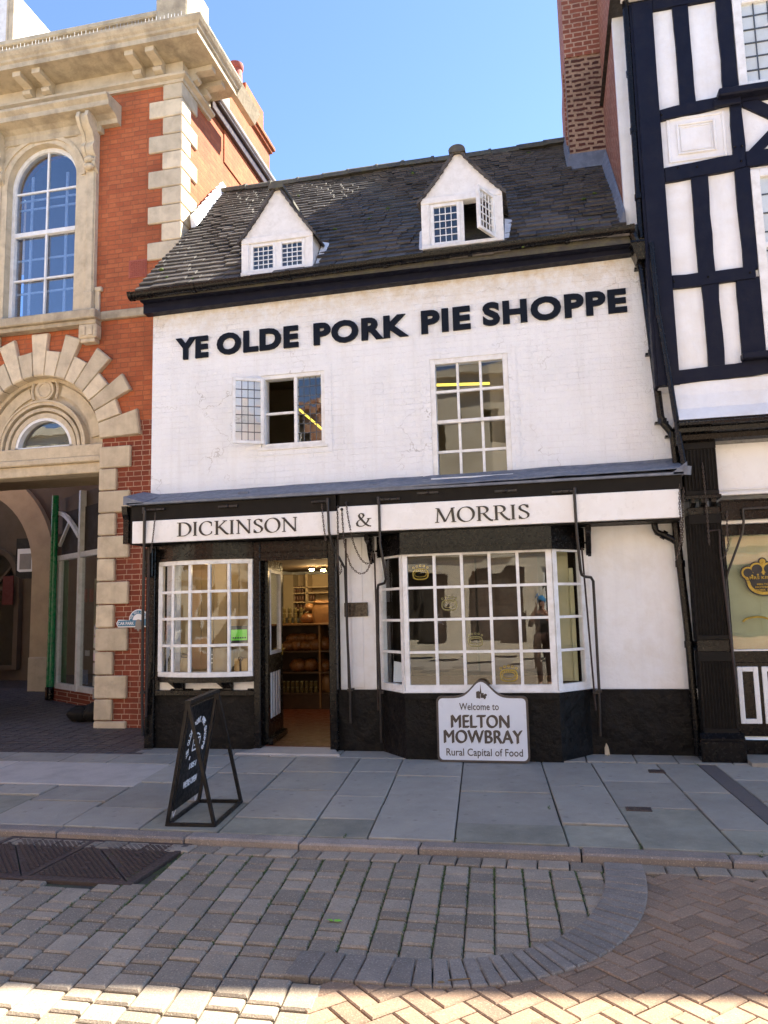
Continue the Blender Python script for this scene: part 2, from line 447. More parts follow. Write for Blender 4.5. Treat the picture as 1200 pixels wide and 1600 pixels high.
MT['stone'] = mat('stone', (.66, .56, .40), .85, (.56, .47, .33), 5, .6, 22, .7, .010, rnd=.15, dirt=(.28, .225, .16), dscale=5, damt=.4, spec=.2, streak=.2)
MT['stone_dirty'] = mat('stone_dirty', (.58, .49, .345), .9, (.46, .385, .27), 3, .6, 22, .7, .012, rnd=.06, dirt=(.08, .066, .055), dscale=3.2, damt=.55, spec=.2, streak=.35)
MT['carved'] = mat('carved', (.64, .535, .37), .85, (.54, .45, .31), 8, .6, 35, .5, .007, dirt=(.20, .155, .11), dscale=6, damt=.4, spec=.2, streak=.2)
MT['tile'] = mat('tile', (.046, .042, .041), .62, (.078, .068, .061), 11, .5, 26, .6, .008, rnd=.45, dirt=(.12, .105, .085), dscale=7, damt=.5, spec=.3)
MT['moss'] = mat('moss', (.08, .11, .015), .9, (.05, .08, .01), 30, .5, 50, .8, .01)
MT['ridge'] = mat('ridge', (.045, .042, .04), .75, (.09, .08, .06), 9, .5, 20, .6, .008, rnd=.2, dirt=(.12, .12, .05), dscale=8, damt=.5)
MT['brick'] = brickmat('brick', (.50, .15, .06), (.40, .105, .042), (.30, .12, .06), ms=.006, blotch=(.56, .19, .07), bst=.8)
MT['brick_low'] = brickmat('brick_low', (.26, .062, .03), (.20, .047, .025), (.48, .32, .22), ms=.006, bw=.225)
MT['brick_old'] = brickmat('brick_old', (.27, .085, .05), (.20, .065, .04), (.42, .27, .19), ms=.012, dirt=(.10, .045, .03), wob=.01, bst=.9)
MT['brick_worn'] = brickmat('brick_worn', (.075, .028, .02), (.11, .04, .028), (.36, .24, .16), ms=.022, dirt=(.04, .02, .015), wob=.02, bst=1.5)
MT['slab'] = mat('slab', (.335, .30, .245), .7, (.275, .247, .20), 2.2, .6, 45, .5, .005, rnd=.20, spots=.5, dirt=(.37, .335, .265), dscale=1.7, damt=.6)
MT['slab_green'] = mat('slab_green', (.355, .325, .245), .75, (.205, .19, .14), 3, .5, 40, .35, .004, rnd=.12, dirt=(.13, .125, .10), dscale=2, damt=.5, spots=.5)
MT['granite'] = mat('granite', (.50, .445, .38), .65, (.43, .385, .33), 60, .5, 90, .3, .003, rnd=.08, dirt=(.18, .15, .12), dscale=3, damt=.4)
MT['kerb'] = mat('kerb', (.31, .245, .195), .8, (.24, .195, .16), 5, .5, 60, .5, .006, rnd=.22, dirt=(.10, .09, .08), dscale=3, damt=.5, speck=90)
MT['sett'] = mat('sett', (.34, .27, .195), .85, (.265, .215, .16), 7, .5, 120, .7, .005, rnd=.26, dirt=(.17, .145, .115), dscale=2.2, damt=.45, spec=.25, speck=110)
MT['ring_sett'] = mat('ring_sett', (.27, .225, .18), .85, (.22, .185, .15), 7, .5, 120, .7, .005, rnd=.15, dirt=(.08, .07, .064), dscale=2.2, damt=.45, spec=.25, speck=110)
MT['paver'] = mat('paver', (.31, .20, .125), .85, (.24, .16, .105), 6, .5, 120, .7, .005, rnd=.20, dirt=(.10, .078, .066), dscale=1.6, damt=.5, spec=.25, speck=110)
MT['joint'] = mat('joint', (.045, .038, .03), .95, (.06, .05, .04), 20, .5, 60, .6, .01, dirt=(.06, .085, .02), dscale=5, damt=.8)
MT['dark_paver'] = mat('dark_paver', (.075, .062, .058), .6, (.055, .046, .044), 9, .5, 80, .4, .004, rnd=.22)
MT['cast_iron'] = mat('cast_iron', (.060, .042, .038), .6, (.085, .058, .048), 14, .5, 70, .5, .004, dirt=(.10, .075, .055), dscale=4, damt=.5, metal=.3)
MT['asphalt'] = mat('asphalt', (.10, .085, .078), .9, (.14, .115, .10), 90, .5, 140, .8, .008)
MT['green_paint'] = mat('green_paint', (.008, .25, .085), .3, (.007, .23, .078), 5, .4, coat=.3)
MT['grey_paint'] = mat('grey_paint', (.50, .50, .49), .5, (.42, .42, .42), 8)
MT['cream'] = mat('cream', (.50, .38, .23), .8, (.48, .37, .23), 3, .5, 20, .2, .004, dirt=(.2, .15, .1), dscale=2, damt=.35)
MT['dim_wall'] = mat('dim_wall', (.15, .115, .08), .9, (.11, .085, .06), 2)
MT['room'] = mat('room', (.36, .29, .19), .9, (.30, .24, .15), 2)
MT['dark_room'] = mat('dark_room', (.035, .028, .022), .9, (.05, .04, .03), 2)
MT['red_floor'] = mat('red_floor', (.105, .019, .007), .45, (.075, .015, .006), 5, .5, 30, .2, .004)
MT['wood'] = mat('wood', (.24, .12, .04), .5, (.20, .10, .035), 12, .5, 30, .2, .003)
MT['dark_wood'] = mat('dark_wood', (.075, .036, .018), .5, (.05, .024, .012), 12)
MT['tan_board'] = mat('tan_board', (.42, .29, .13), .6, (.34, .23, .10), 4, .5, 30, .2, .003, rnd=.12)
MT['crust'] = mat('crust', (.22, .085, .022), .32, (.11, .04, .01), 14, .5, 30, .5, .008)
MT['paper'] = mat('paper', (.27, .13, .045), .45, (.19, .09, .03), 10, .5, 20, .4, .01)
MT['jar'] = mat('jar', (.16, .12, .05), .25, (.30, .22, .08), 30, .5, rnd=.4)
MT['lid'] = mat('lid', (.35, .30, .16), .3, (.2, .22, .10), 20, .5, metal=.3)
MT['packet'] = mat('packet', (.30, .08, .03), .35, (.12, .10, .05), 40, .5, rnd=.5)
MT['stoneware'] = mat('stoneware', (.42, .31, .17), .45, (.36, .25, .13), 10)
MT['box_card'] = mat('box_card', (.52, .33, .12), .6, (.45, .28, .10), 10)
MT['gold'] = mat('gold', (.27, .18, .02), .35, (.5, .34, .04), 20, metal=.2)
MT['gold_pale'] = mat('gold_pale', (.26, .22, .08), .5, (.22, .19, .06), 20)
MT['black_card'] = mat('black_card', (.012, .011, .010), .5)
MT['blue_sign'] = mat('blue_sign', (.03, .17, .29), .35, (.025, .14, .25), 8)
MT['bell_grey'] = mat('bell_grey', (.26, .23, .20), .5)
MT['white_print'] = mat('white_print', (.82, .82, .82), .5, (.76, .76, .77), 9)
MT['board_white'] = mat('board_white', (.66, .70, .76), .35, (.62, .66, .72), 2, .3, dirt=(.5, .5, .5), dscale=4, damt=.15)
MT['brown_letter'] = mat('brown_letter', (.045, .034, .028), .45, (.075, .058, .05), 8)
MT['board_black'] = mat('board_black', (.004, .004, .0045), .45, (.006, .006, .006), 10, spec=.3)
MT['frame_black'] = mat('frame_black', (.009, .008, .007), .42, (.03, .026, .023), 10, .5, 40, .2, .002, spec=.15)
MT['lime'] = mat('lime', (.16, .62, .04), .5, (.14, .55, .04), 8)
MT['leaf'] = mat('leaf', (.22, .50, .04), .5, (.16, .42, .03), 20)
MT['weed'] = mat('weed', (.06, .095, .02), .7, (.085, .12, .025), 20, rnd=.4)
MT['twig'] = mat('twig', (.25, .16, .07), .8)
MT['red_dim'] = mat('red_dim', (.14, .03, .025), .7)
MT['terracotta'] = mat('terracotta', (.36, .10, .06), .75, (.28, .07, .045), 9)
MT['brown_gutter'] = mat('brown_gutter', (.055, .032, .024), .4, (.04, .024, .02), 8)
MT['spike'] = mat('spike', (.55, .55, .56), .4)
MT['etched'] = mat('etched', (.62, .58, .36), .6, (.40, .38, .21), 2, .4)
MT['blue_card'] = mat('blue_card', (.12, .2, .45), .5, (.5, .55, .65), 14)
MT['pink_card'] = mat('pink_card', (.30, .16, .22), .5, (.2, .28, .18), 14, rnd=.4)
MT['glass'] = glassmat('glass', boost=1.5, base=.02, wav=.05, wsc=2.5)
MT['shop_glass'] = glassmat('shop_glass', boost=1.5, base=.02, wav=.02, wsc=2.0)
MT['bow_glass'] = glassmat('bow_glass', boost=1.1, base=.01, wav=.04, wsc=2.0)
MT['ceiling'] = mat('ceiling', (.16, .10, .045), .9, (.12, .075, .035), 2)
MT['sky_glass'] = glassmat('sky_glass', tint=(.75, .82, .92), boost=3.0, base=.10, wav=.03, wsc=1.5)
MT['lead_glass'] = glassmat('lead_glass', boost=2.2, base=.04, wav=.06, wsc=4)
MT['lamp_warm'] = emit('lamp_warm', (1, .72, .32), 30)
MT['glow_streak_yellow'] = emit('glow_streak_yellow', (1.0, .74, .10), .32)  # glow for the yellow streak reflected in the upper windows
MT['plaque'] = mat('plaque', (.06, .048, .035), .25, (.04, .03, .025), 15, metal=.4)

# ---------------------------------------------------------------- writing
def text_mesh(s, size=1.0, bold=0.0, spacing=1.0, align='LEFT'):
    cu = bpy.data.curves.new('writing', 'FONT'); cu.body = s; cu.size = size; cu.offset = bold; cu.space_character = spacing
    cu.align_x = align; cu.resolution_u = 4; cu.extrude = .5
    o = bpy.data.objects.new('writing', cu); COL.objects.link(o)
    dg = bpy.context.evaluated_depsgraph_get()
    me = bpy.data.meshes.new_from_object(o.evaluated_get(dg))
    vs = [v.co.copy() for v in me.vertices]; fs = [list(p.vertices) for p in me.polygons]
    bpy.data.objects.remove(o); bpy.data.curves.remove(cu); bpy.data.meshes.remove(me)
    return vs, fs
def put_text(mb, s, o, ex, ey, en, box, bold=0.0, spacing=1.0, th=.01):
    """fit the words into box=(x0, x1, y0, y1) of the plane o + ex*x + ey*y; en points out of the surface"""
    vs, fs = text_mesh(s, 1.0, bold, spacing)
    x0 = min(v.x for v in vs); x1 = max(v.x for v in vs); y0 = min(v.y for v in vs); y1 = max(v.y for v in vs)
    o, ex, ey, en = Vector(o), Vector(ex), Vector(ey), Vector(en)
    res = []
    for v in vs:
        u = box[0] + (v.x - x0) / (x1 - x0) * (box[1] - box[0]); q = box[2] + (v.y - y0) / (y1 - y0) * (box[3] - box[2])
        res.append(o + ex * u + ey * q + en * (th * (v.z + .5)))
    mb.add(res, fs)
def pen(mb, path, T, M, t0=.05, th=22, fixed=None, dep=(0, .01)):
    """a broad-nib stroke through a path of (x, y); M maps (x, y, depth) to the world"""
    n = len(path); Lp = []; Rp = []
    for i in range(n):
        a = path[max(i - 1, 0)]; c = path[min(i + 1, n - 1)]
        dx, dy = c[0] - a[0], c[1] - a[1]; l = math.hypot(dx, dy) or 1; dx /= l; dy /= l
        wdt = fixed if fixed else max(t0, T * abs(math.sin(math.atan2(dy, dx) - rad(th))))
        Lp.append((path[i][0] - dy * wdt / 2, path[i][1] + dx * wdt / 2)); Rp.append((path[i][0] + dy * wdt / 2, path[i][1] - dx * wdt / 2))
    vs = [M(*p, dep[1]) for p in Lp] + [M(*p, dep[1]) for p in Rp] + [M(*p, dep[0]) for p in Lp] + [M(*p, dep[0]) for p in Rp]
    fs = []
    for i in range(n - 1):
        fs += [(i, i + 1, n + i + 1, n + i), (2*n + i, 2*n + i + 1, i + 1, i), (n + i, n + i + 1, 3*n + i + 1, 3*n + i)]
    fs += [(0, n, 3*n, 2*n), (n - 1, 2*n - 1, 4*n - 1, 3*n - 1)]
    mb.add(vs, fs)
def arc(cx, cy, rx, ry, a0, a1, n=18):
    return [(cx + rx * math.cos(rad(a0 + (a1 - a0) * i / n)), cy + ry * math.sin(rad(a0 + (a1 - a0) * i / n))) for i in range(n + 1)]
def serif_glyph(ch):
    """strokes of a Roman capital, cap height 1: list of (path, fixed width or None); returns strokes, advance"""
    T = .125; t = .045
    def V(x, w=None, y0=0, y1=1): return ([(x, y0), (x, y1)], w)
    def S(x, y, l=.22): return ([(x - l / 2, y), (x + l / 2, y)], t)
    b, tp = t / 2, 1 - t / 2
    if ch == 'I': return [V(.13, T), S(.13, b), S(.13, tp)], .30
    if ch == 'D': return [V(.15, T), S(.11, b, .24), S(.11, tp, .24), (([(.12, tp)] + arc(.32, .5, .44, .5 - b, 90, -90, 22) + [(.12, b)]), None)], .84
    if ch == 'O': return [(arc(.42, .5, .38, .5, 0, 360, 40), None)], .86
    if ch == 'C': return [(arc(.43, .5, .38, .49, 48, 315, 30), None), ([(.70, .66), (.70, .93)], t), ([(.70, .12), (.72, .28)], t)], .80
    if ch == 'K': return [V(.15, T), S(.13, b), S(.13, tp), ([(.18, .46), (.62, .97)], t * 1.2), S(.60, tp, .22), ([(.30, .56), (.46, .36), (.66, .10), (.78, .02)], T), S(.76, b, .14)], .80
    if ch == 'N': return [V(.14, t * 1.2), S(.13, b, .2), ([(.10, .98), (.76, .02)], T), V(.75, t * 1.2), S(.74, tp, .2), S(.08, tp, .14)], .90
    if ch == 'S': return [([(.47, .80), (.42, .91), (.31, .975), (.19, .95), (.10, .86), (.09, .74), (.15, .63), (.28, .54), (.41, .44), (.49, .32), (.48, .18), (.40, .07), (.28, .025), (.15, .05), (.07, .16)], None), ([(.48, .74), (.475, .97)], t), ([(.06, .02), (.055, .27)], t)], .58
    if ch == 'M': return [([(.16, .98), (.10, .0)], t * 1.2), S(.10, b, .2), ([(.16, .98), (.50, .05)], T), ([(.50, .05), (.86, .98)], t * 1.3), ([(.85, .98), (.92, 0)], T), S(.92, b, .24), S(.11, tp, .14), S(.91, tp, .14)], 1.04
    if ch == 'R': return [V(.15, T), S(.13, b), S(.11, tp, .2), (([(.12, tp)] + arc(.30, .74, .25, .26 - b, 90, -90, 16) + [(.16, .48)]), None), ([(.36, .48), (.52, .22), (.68, .03), (.80, .0)], T)], .76
    if ch == '&': return [([(.80, .58), (.72, .36), (.58, .14), (.40, .03), (.22, .03), (.10, .12), (.07, .26), (.13, .40), (.28, .53), (.43, .66), (.49, .80), (.44, .92), (.34, .97), (.24, .92), (.20, .80), (.26, .66), (.42, .42), (.60, .18), (.76, .04), (.92, .0)], None), ([(.68, .57), (.94, .57)], t)], .96
    return [], .3
def serif_text(mb, s, M, x0, x1, y0, h, extra=.06):
    adv = []
    for ch in s: adv.append(serif_glyph(ch))
    tot = sum(a[1] + extra for a in adv) - extra
    k = (x1 - x0) / tot; x = 0
    for st, a in adv:
        for j, (path, fx) in enumerate(st):
            pen(mb, [(x + p[0], p[1]) for p in path], .135, lambda u, v, d: M(x0 + u * k, y0 + v * h, d), t0=.045, fixed=fx, dep=(0, .006 + .0007 * j))
        x += a + extra
# ================================================================ the ground
g = MB(); g.box(-300, 300, -300, 300, -.40, -.25)
struct('ground', g, MT['asphalt'])
g = MB(); g.box(-60, 60, -13.0, -3.10, -.245, RZ - .022)           # bed under the blocks: the joints
struct('ground', g, MT['joint'])
# far parts of the road, laid like the rest
m_, t_, b_, o_ = nodes('far_road')
v_ = N(t_, 'ShaderNodeTexBrick'); L(t_, objco(t_), v_.inputs['Vector']); v_.inputs['Scale'].default_value = 1
v_.inputs['Brick Width'].default_value = .2; v_.inputs['Row Height'].default_value = .1; v_.inputs['Mortar Size'].default_value = .005
v_.inputs['Color1'].default_value = (.44, .36, .26, 1); v_.inputs['Color2'].default_value = (.40, .33, .25, 1); v_.inputs['Mortar'].default_value = (.07, .06, .05, 1)
L(t_, v_.outputs['Color'], b_.inputs['Base Color']); b_.inputs['Roughness'].default_value = .85
g = MB()
g.box(-60, 60, -13.0, -7.6, RZ - .06, RZ); g.box(-60, -7.0, -7.6, -3.17, RZ - .06, RZ); g.box(5.0, 60, -7.6, -3.17, RZ - .06, RZ)
struct('road', g, m_)

def pz(y): return PS * y if y > -3.2 else PS * -3.2
def slab_block(mb, poly, ztop, depth=.05, gap=.005, bev=.006, jz=.0, ygap=0):
    if ygap:
        yc = sum(p[1] for p in poly) / len(poly); poly = [(p[0], p[1] + (-ygap if p[1] > yc else ygap)) for p in poly]
    """one paving block: outline (x, y), shrunk by the joint, with a worn rounded edge"""
    cx = sum(p[0] for p in poly) / len(poly); cy = sum(p[1] for p in poly) / len(poly)
    def shrink(d):
        res = []; n = len(poly)
        for i in range(n):
            p0 = Vector(poly[i - 1][:2]); p1 = Vector(poly[i][:2]); p2 = Vector(poly[(i + 1) % n][:2])
            e1 = (p1 - p0).normalized(); e2 = (p2 - p1).normalized()
            n1 = Vector((-e1.y, e1.x)); n2 = Vector((-e2.y, e2.x))
            if n1.dot(Vector((cx, cy)) - p1) < 0: n1 = -n1
            if n2.dot(Vector((cx, cy)) - p1) < 0: n2 = -n2
            k = 1 + n1.dot(n2)
            o = (n1 + n2) / max(k, .3) * d
            res.append((p1.x + o.x, p1.y + o.y))
        return res
    a = shrink(gap); c = shrink(gap + bev)
    jx, jy = U(-jz, jz) * 2, U(-jz, jz) * 2; j0 = U(-jz, jz)
    zf = ztop if callable(ztop) else (lambda x, y: ztop)
    Z = lambda x, y: zf(x, y) + j0 + jx * (x - cx) + jy * (y - cy)
    n = len(poly)
    vs = [(x, y, Z(x, y) - depth) for x, y in a] + [(x, y, Z(x, y) - bev) for x, y in a] + [(x, y, Z(x, y)) for x, y in c]
    fs = [(i, (i + 1) % n, n + (i + 1) % n, n + i) for i in range(n)] + [(n + i, n + (i + 1) % n, 2*n + (i + 1) % n, 2*n + i) for i in range(n)] + [list(range(2*n, 3*n))]
    mb.rnd(); mb.add(vs, fs)

# ---- flagged pavement
SH = -.085                                                          # the flag joints run slightly skew to the shop front
def fx(x0, y): return x0 + SH * (y + .6)
pv = MB(); pg = MB(); gr = MB()
YB = -3.0
cols = [(-13.6, -12.7, [-1.4, -2.3]), (-12.7, -11.7, [-1.2, -2.2]), (-11.7, -10.8, [-1.5, -2.4]), (-10.8, -9.9, [-1.3, -2.2]), (-9.9, -9.0, [-1.1, -2.1]), (-9.0, -8.1, [-1.5, -2.2]), (-8.1, -7.2, [-1.78, -2.35]), (-7.2, -6.35, [-1.78, -2.2]), (-6.35, -5.55, [-1.78, -2.42]),
        (-5.55, -4.95, [-1.78, -2.15]), (-4.95, -4.18, [-1.78, -2.3]), (-4.18, -3.5, [-.95, -1.6, -2.45]), (-3.5, -2.83, [-1.2, -2.2]),
        (-2.83, -2.11, [-1.05, -1.72, -2.6]), (-2.11, -1.63, [-1.0, -1.9, -2.55]), (-1.63, -.98, [-1.12, -2.15]), (-.98, -.17, [-1.62, -2.55]), (-.17, .33, [-1.35, -2.5]),
        (.33, .965, [-1.15, -1.98]), (.965, 1.36, [-1.48, -2.5]), (1.52, 2.2, [-1.0, -1.7, -2.4]), (2.2, 3.1, [-1.3, -2.3]), (3.1, 4.0, [-1.0, -2.0]), (4.0, 5.0, [-1.4, -2.4]), (5.0, 6.0, [-1.2, -2.2])]
for x0, x1, ys in cols:
    edges = [-.40] + ys + [YB]
    for a, c in zip(edges[:-1], edges[1:]):
        if x1 < -4.0 and a > -.8 and x0 > -13: a = -.40
        if c == -1.78 and x0 > -9:                                  # pale granite strip in front of the hall passage
            slab_block(pv, [(fx(x0, -.4), -.40), (fx(x1, -.4), -.40), (fx(x1, -.85), -.85), (fx(x0, -.85), -.85)], lambda x, y: PS * y, jz=.001)
            continue
        j0, j1 = U(-.012, .012), U(-.012, .012)
        poly = [(fx(x0, a), a + (j0 if a != -.40 else 0)), (fx(x1, a), a + (j0 if a != -.40 else 0)), (fx(x1, c), c + (j1 if c != YB else 0)), (fx(x0, c), c + (j1 if c != YB else 0))]
        mb = pg if (c == YB and random.random() < .6) or (x0 == .33 and c == YB) else pv
        slab_block(mb, poly, lambda x, y: PS * y, gap=.006, bev=.006, jz=.004, ygap=.009)
for a, c in ((-9.2, -7.6), (-7.6, -6.0), (-6.0, -4.12)):
    slab_block(gr, [(a, -.86), (c, -.86), (c + .07, -1.77), (a + .07, -1.77)], lambda x, y: PS * y + .002, jz=.001)
# narrow stones along the foot of the walls
x = -4.9
while x < 6:
    l = U(.35, .8)
    slab_block(pv, [(x, .6), (x + l, .6), (x + l + .02, -.39), (x + .02, -.39)], lambda x, y: PS * y, gap=.006, bev=.004, jz=.002)
    x += l
sl = struct('pavement', pv, MT['slab']); 
struct('pavement', pg, MT['slab_green']); struct('pavement', gr, MT['granite'])
g = MB(); g.hexa([(-60, -3.05, -.25), (60, -3.05, -.25), (60, 1.3, -.25), (-60, 1.3, -.25), (-60, -3.05, PS * -3.05 - .022), (60, -3.05, PS * -3.05 - .022), (60, 1.3, PS * 1.3 - .03), (-60, 1.3, PS * 1.3 - .03)])
struct('ground', g, MT['joint'])
g = MB()
yy = -.42
while yy > YB:                                                     # tarred channel across the pavement
    g.rnd(); yn = max(yy - U(.5, .9), YB)
    slab_block(g, [(fx(1.36, yy), yy), (fx(1.52, yy), yy), (fx(1.52, yn), yn), (fx(1.36, yn), yn)], lambda x, y: PS * y - .004, gap=.003, bev=.004); yy = yn
struct('pavement', g, MT['asphalt'])
g = MB(); g.box(-60, -9.0, -3.0, .9, -.2, -.03); g.box(6.1, 60, -3.0, .9, -.2, -.03)
struct('pavement', g, MT['slab'])

# ---- kerb
kb = MB(); x = -14.0
while x < 12:
    l = U(.85, 1.15); dz = U(-.008, .008); z = -.088 + dz
    slab_block(kb, [(x, -3.0), (x + l, -3.0), (x + l, -3.165 + U(-.008, .008)), (x, -3.165 + U(-.008, .008))], z, depth=.12, gap=.006, bev=.014, jz=.003)
    x += l
struct('kerb', kb, MT['kerb'])

# ---- road blocks
st = MB(); rg = MB(); hb = MB()
# half-oval edging ring of the sett area
RC = (-.85, -3.17)
def ringp(a, k): return (RC[0] + (1.36 if not k else 1.10) * math.cos(a), RC[1] - (1.90 if not k else 1.62) * math.sin(a))
def insidering(x, y, k):
    rx, ry = (1.36, 1.90) if not k else (1.10, 1.62)
    if x < RC[0]: return y > RC[1] - ry
    dx, dy = (x - RC[0]) / rx, (y - RC[1]) / ry
    return (abs(dx) ** 2.4 + abs(dy) ** 2.4) < 1
def ring(a, k):                                                    # super-ellipse, rounder in the corner
    c, s = math.cos(a), math.sin(a); rx, ry = (1.36, 1.90) if not k else (1.10, 1.62)
    e = 2 / 2.4
    return (RC[0] + rx * abs(c) ** e * (1 if c >= 0 else -1), RC[1] - ry * abs(s) ** e)
def midring(x, y):
    if x < RC[0]: return y > RC[1] - 1.76
    return (abs((x - RC[0]) / 1.23) ** 2.4 + abs((y - RC[1]) / 1.76) ** 2.4) < 1
na = 27
for i in range(na):
    a0 = math.pi / 2 * i / na; a1 = math.pi / 2 * (i + 1) / na
    slab_block(rg, [ring(a0, 0), ring(a1, 0), ring(a1, 1), ring(a0, 1)][::-1], RZ + .009, gap=.004, bev=.006, jz=.002)
x = RC[0]
while x > -1.26:
    l = U(.10, .16); slab_block(rg, [(x - l, -5.07), (x, -5.07), (x, -4.79), (x - l, -4.79)], RZ + .009, gap=.004, bev=.006, jz=.002); x -= l
# a row of blocks along the kerb
x = -9.0
while x < 5.5:
    l = U(.17, .22); slab_block(st, [(x, -3.17), (x + l, -3.17), (x + l, -3.34), (x, -3.34)], RZ + .002, gap=.005, bev=.008, jz=.003); x += l
# setts in columns across the road
x = -7.0
def drift(x, y): return x + (y + 3.3) * (-.07 - .05 * max(0, min(1, (-x - .4) / 1.5)))
MANH = (-4.35, -2.72, -4.06, -3.10)
colx = []
while x < .30:
    wdt = U(.165, .185); y = -3.34; colx.append(x)
    y -= U(0, .02)
    while y > -7.6:
        l = random.choice([.115, .125, .17, .18, .235, .25]) * U(.95, 1.05)
        cx, cy = drift(x + wdt / 2, y - l / 2), y - l / 2
        poly = [(drift(x, y), y), (drift(x + wdt, y), y), (drift(x + wdt, y - l), y - l), (drift(x, y - l), y - l)]
        ok = cx < -1.28 or (cx < -1.15 and cy < -5.04) or (midring(cx, cy) and cy > -4.93)
        if all(MANH[0] + .0 < p[0] < MANH[1] and MANH[2] < p[1] < MANH[3] for p in poly): ok = False
        if MANH[0] < cx < MANH[1] and MANH[2] < cy < MANH[3]: ok = False
        if ok: slab_block(st, poly, RZ, gap=.004, bev=.010, jz=.003, ygap=.0075)
        y -= l
    x += wdt
# herringbone brick pavers
A = .103; c45 = math.cos(rad(45)); org = Vector((1.2, -4.2))
def rot(u, v): return (org.x + (u * c45 - v * c45) * A, org.y + (u * c45 + v * c45) * A)
for i in range(-70, 70):
    for j in range(-50, 50):
        ox, oy = i + 2 * j, i - 2 * j
        for (a0, b0, a1, b1) in ((ox, oy, ox + 2, oy + 1), (ox, oy + 1, ox + 1, oy + 3)):
            poly = [rot(a0, b0), rot(a1, b0), rot(a1, b1), rot(a0, b1)]
            cx = sum(p[0] for p in poly) / 4; cy = sum(p[1] for p in poly) / 4
            if cy > -3.30 or cy < -7.7 or cx > 5.1 or cx < -1.19: continue
            if insidering(cx, cy, 1) and all(insidering(p[0], p[1], 0) for p in poly): continue
            if cx < RC[0] and cy > -4.95: continue
            if insidering(cx, cy, 0) and all(insidering(p[0], p[1], 0) for p in poly): continue
            slab_block(hb, poly, RZ - .003, gap=.0035, bev=.006, jz=.002)
struct('road', hb, MT['paver']); struct('road', st, MT['sett']); struct('road', rg, MT['ring_sett'])

# ---- weeds in the joints
wd = MB()
def weed(x, y, z, k):
    for _ in range(k):
        a = U(0, 6.28); r = U(.006, .020); px, py = x + U(-.007, .007), y + U(-.05, .05); h = U(.006, .018); wd.rnd()
        wd.add([(px - r * .3 * math.sin(a), py + r * .3 * math.cos(a), z), (px + r * .3 * math.sin(a), py - r * .3 * math.cos(a), z), (px + r * math.cos(a), py + r * math.sin(a), z + h)], [(0, 1, 2)])
x = -6.0
for _ in range(1000):
    xx = random.choice([c for c in colx if c > -3.4]); yy = -3.35 - random.choice([U(0, 1.5), abs(random.gauss(0, .5))])
    if midring(xx, yy) or xx < -1.3: weed(drift(xx, yy), yy, RZ - .012, 5)
for px, py in ((1000, 1325), (1000, 1322), (905, 1283), (870, 1240), (858, 1262), (1187, 1335), (1192, 1332), (712, 1312), (540, 1305), (1090, 1195), (1085, 1192), (950, 1181), (640, 1186)):
    p = G(px, py); weed(p.x, p.y, p.z - .006, 22)
o = struct('joint_weeds', wd, MT['weed'], 'stuff')

# ---- iron covers
t = thing('manhole_cover', 'large rusty brown cast iron inspection cover of four ribbed plates beside the kerb', 'manhole cover', (-3.5, -3.6, RZ))
x0, x1, y0, y1 = -4.32, -2.76, -4.03, -3.14
f = MB()
for a in ((x0, x1, y0, y0 + .05), (x0, x1, y1 - .05, y1), (x0, x0 + .05, y0 + .05, y1 - .05), (x1 - .05, x1, y0 + .05, y1 - .05)):
    f.box(a[0], a[1], a[2], a[3], RZ - .05, RZ + .004, .003)
f.box(-3.60, -3.555, y0 + .05, y1 - .05, RZ - .05, RZ + .003, .003)
obj('frame', f, MT['cast_iron'], t)
def plate(poly):
    p = MB(); cx = sum(q[0] for q in poly) / len(poly); cy = sum(q[1] for q in poly) / len(poly)
    slab_block(p, poly, RZ - .004, depth=.03, gap=.006, bev=.003)
    yy = y0
    def inp(x, y):
        s = 0
        for i in range(len(poly)):
            a, c = poly[i], poly[(i + 1) % len(poly)]
            cr = (c[0] - a[0]) * (y - a[1]) - (c[1] - a[1]) * (x - a[0])
            d = cr / math.hypot(c[0] - a[0], c[1] - a[1])
            if abs(d) < .03: return False
            s += 1 if d > 0 else -1
        return abs(s) == len(poly)
    r = 0
    while yy < y1:
        xx = x0 + (r % 2) * .024
        while xx < x1:
            if inp(xx + .016, yy + .004): p.box(xx, xx + .034, yy, yy + .011, RZ - .005, RZ + .005, .002)
            xx += .048
        yy += .025; r += 1
    for dx, dy in ((.0, .05), (.05, -.06)):
        q = (cx + dx, cy + dy); p.box(q[0] - .03, q[0] + .03, q[1] - .012, q[1] + .012, RZ - .01, RZ + .007, .003)
    obj('plate', p, MT['cast_iron'], t)
xl, xm, xr, ya, yb = x0 + .05, -3.60, x1 - .05, y0 + .05, y1 - .05
plate([(xl, ya), (xm, ya), (xm - .0, yb), (xl, yb)][:2] + [(xl, yb)]); plate([(xm, ya), (xm, yb), (xl, yb)])
plate([(-3.555, ya), (xr, ya), (-3.555, yb)]); plate([(xr, ya), (xr, yb), (-3.555, yb)])
g = MB()
for px, a in ((150, .3), (262, .3)):
    p = G(px, 1309, 0, RZ); g.rnd(); g.box(p.x - .22, p.x + .22, -3.135, -3.09, RZ - .05, RZ + .012, .006)
struct('kerb', g, MT['slab_green'])
for nm, lab, px, py, hw, hd in (('drain_cover', 'small dark square iron cover in the flags below the plain white wall', 1026, 1205, .075, .06), ('drain_cover', 'small ribbed iron cover set in the pavement nearer the kerb', 998, 1264, .10, .055)):
    p = G(px, py); d = MB()
    zf = p.z + .003
    d.box(p.x - hw, p.x + hw, p.y - hd, p.y + hd, zf - .03, zf + .001, .002)
    k = 7
    for i in range(k):
        u = p.x - hw + .015 + (2 * hw - .03) * i / (k - 1)
        d.box(u - .004, u + .004, p.y - hd + .012, p.y + hd - .012, zf, zf + .005, .001)
    tag(obj(nm, d, MT['cast_iron']), lab, 'drain cover', 'small iron covers in the pavement')
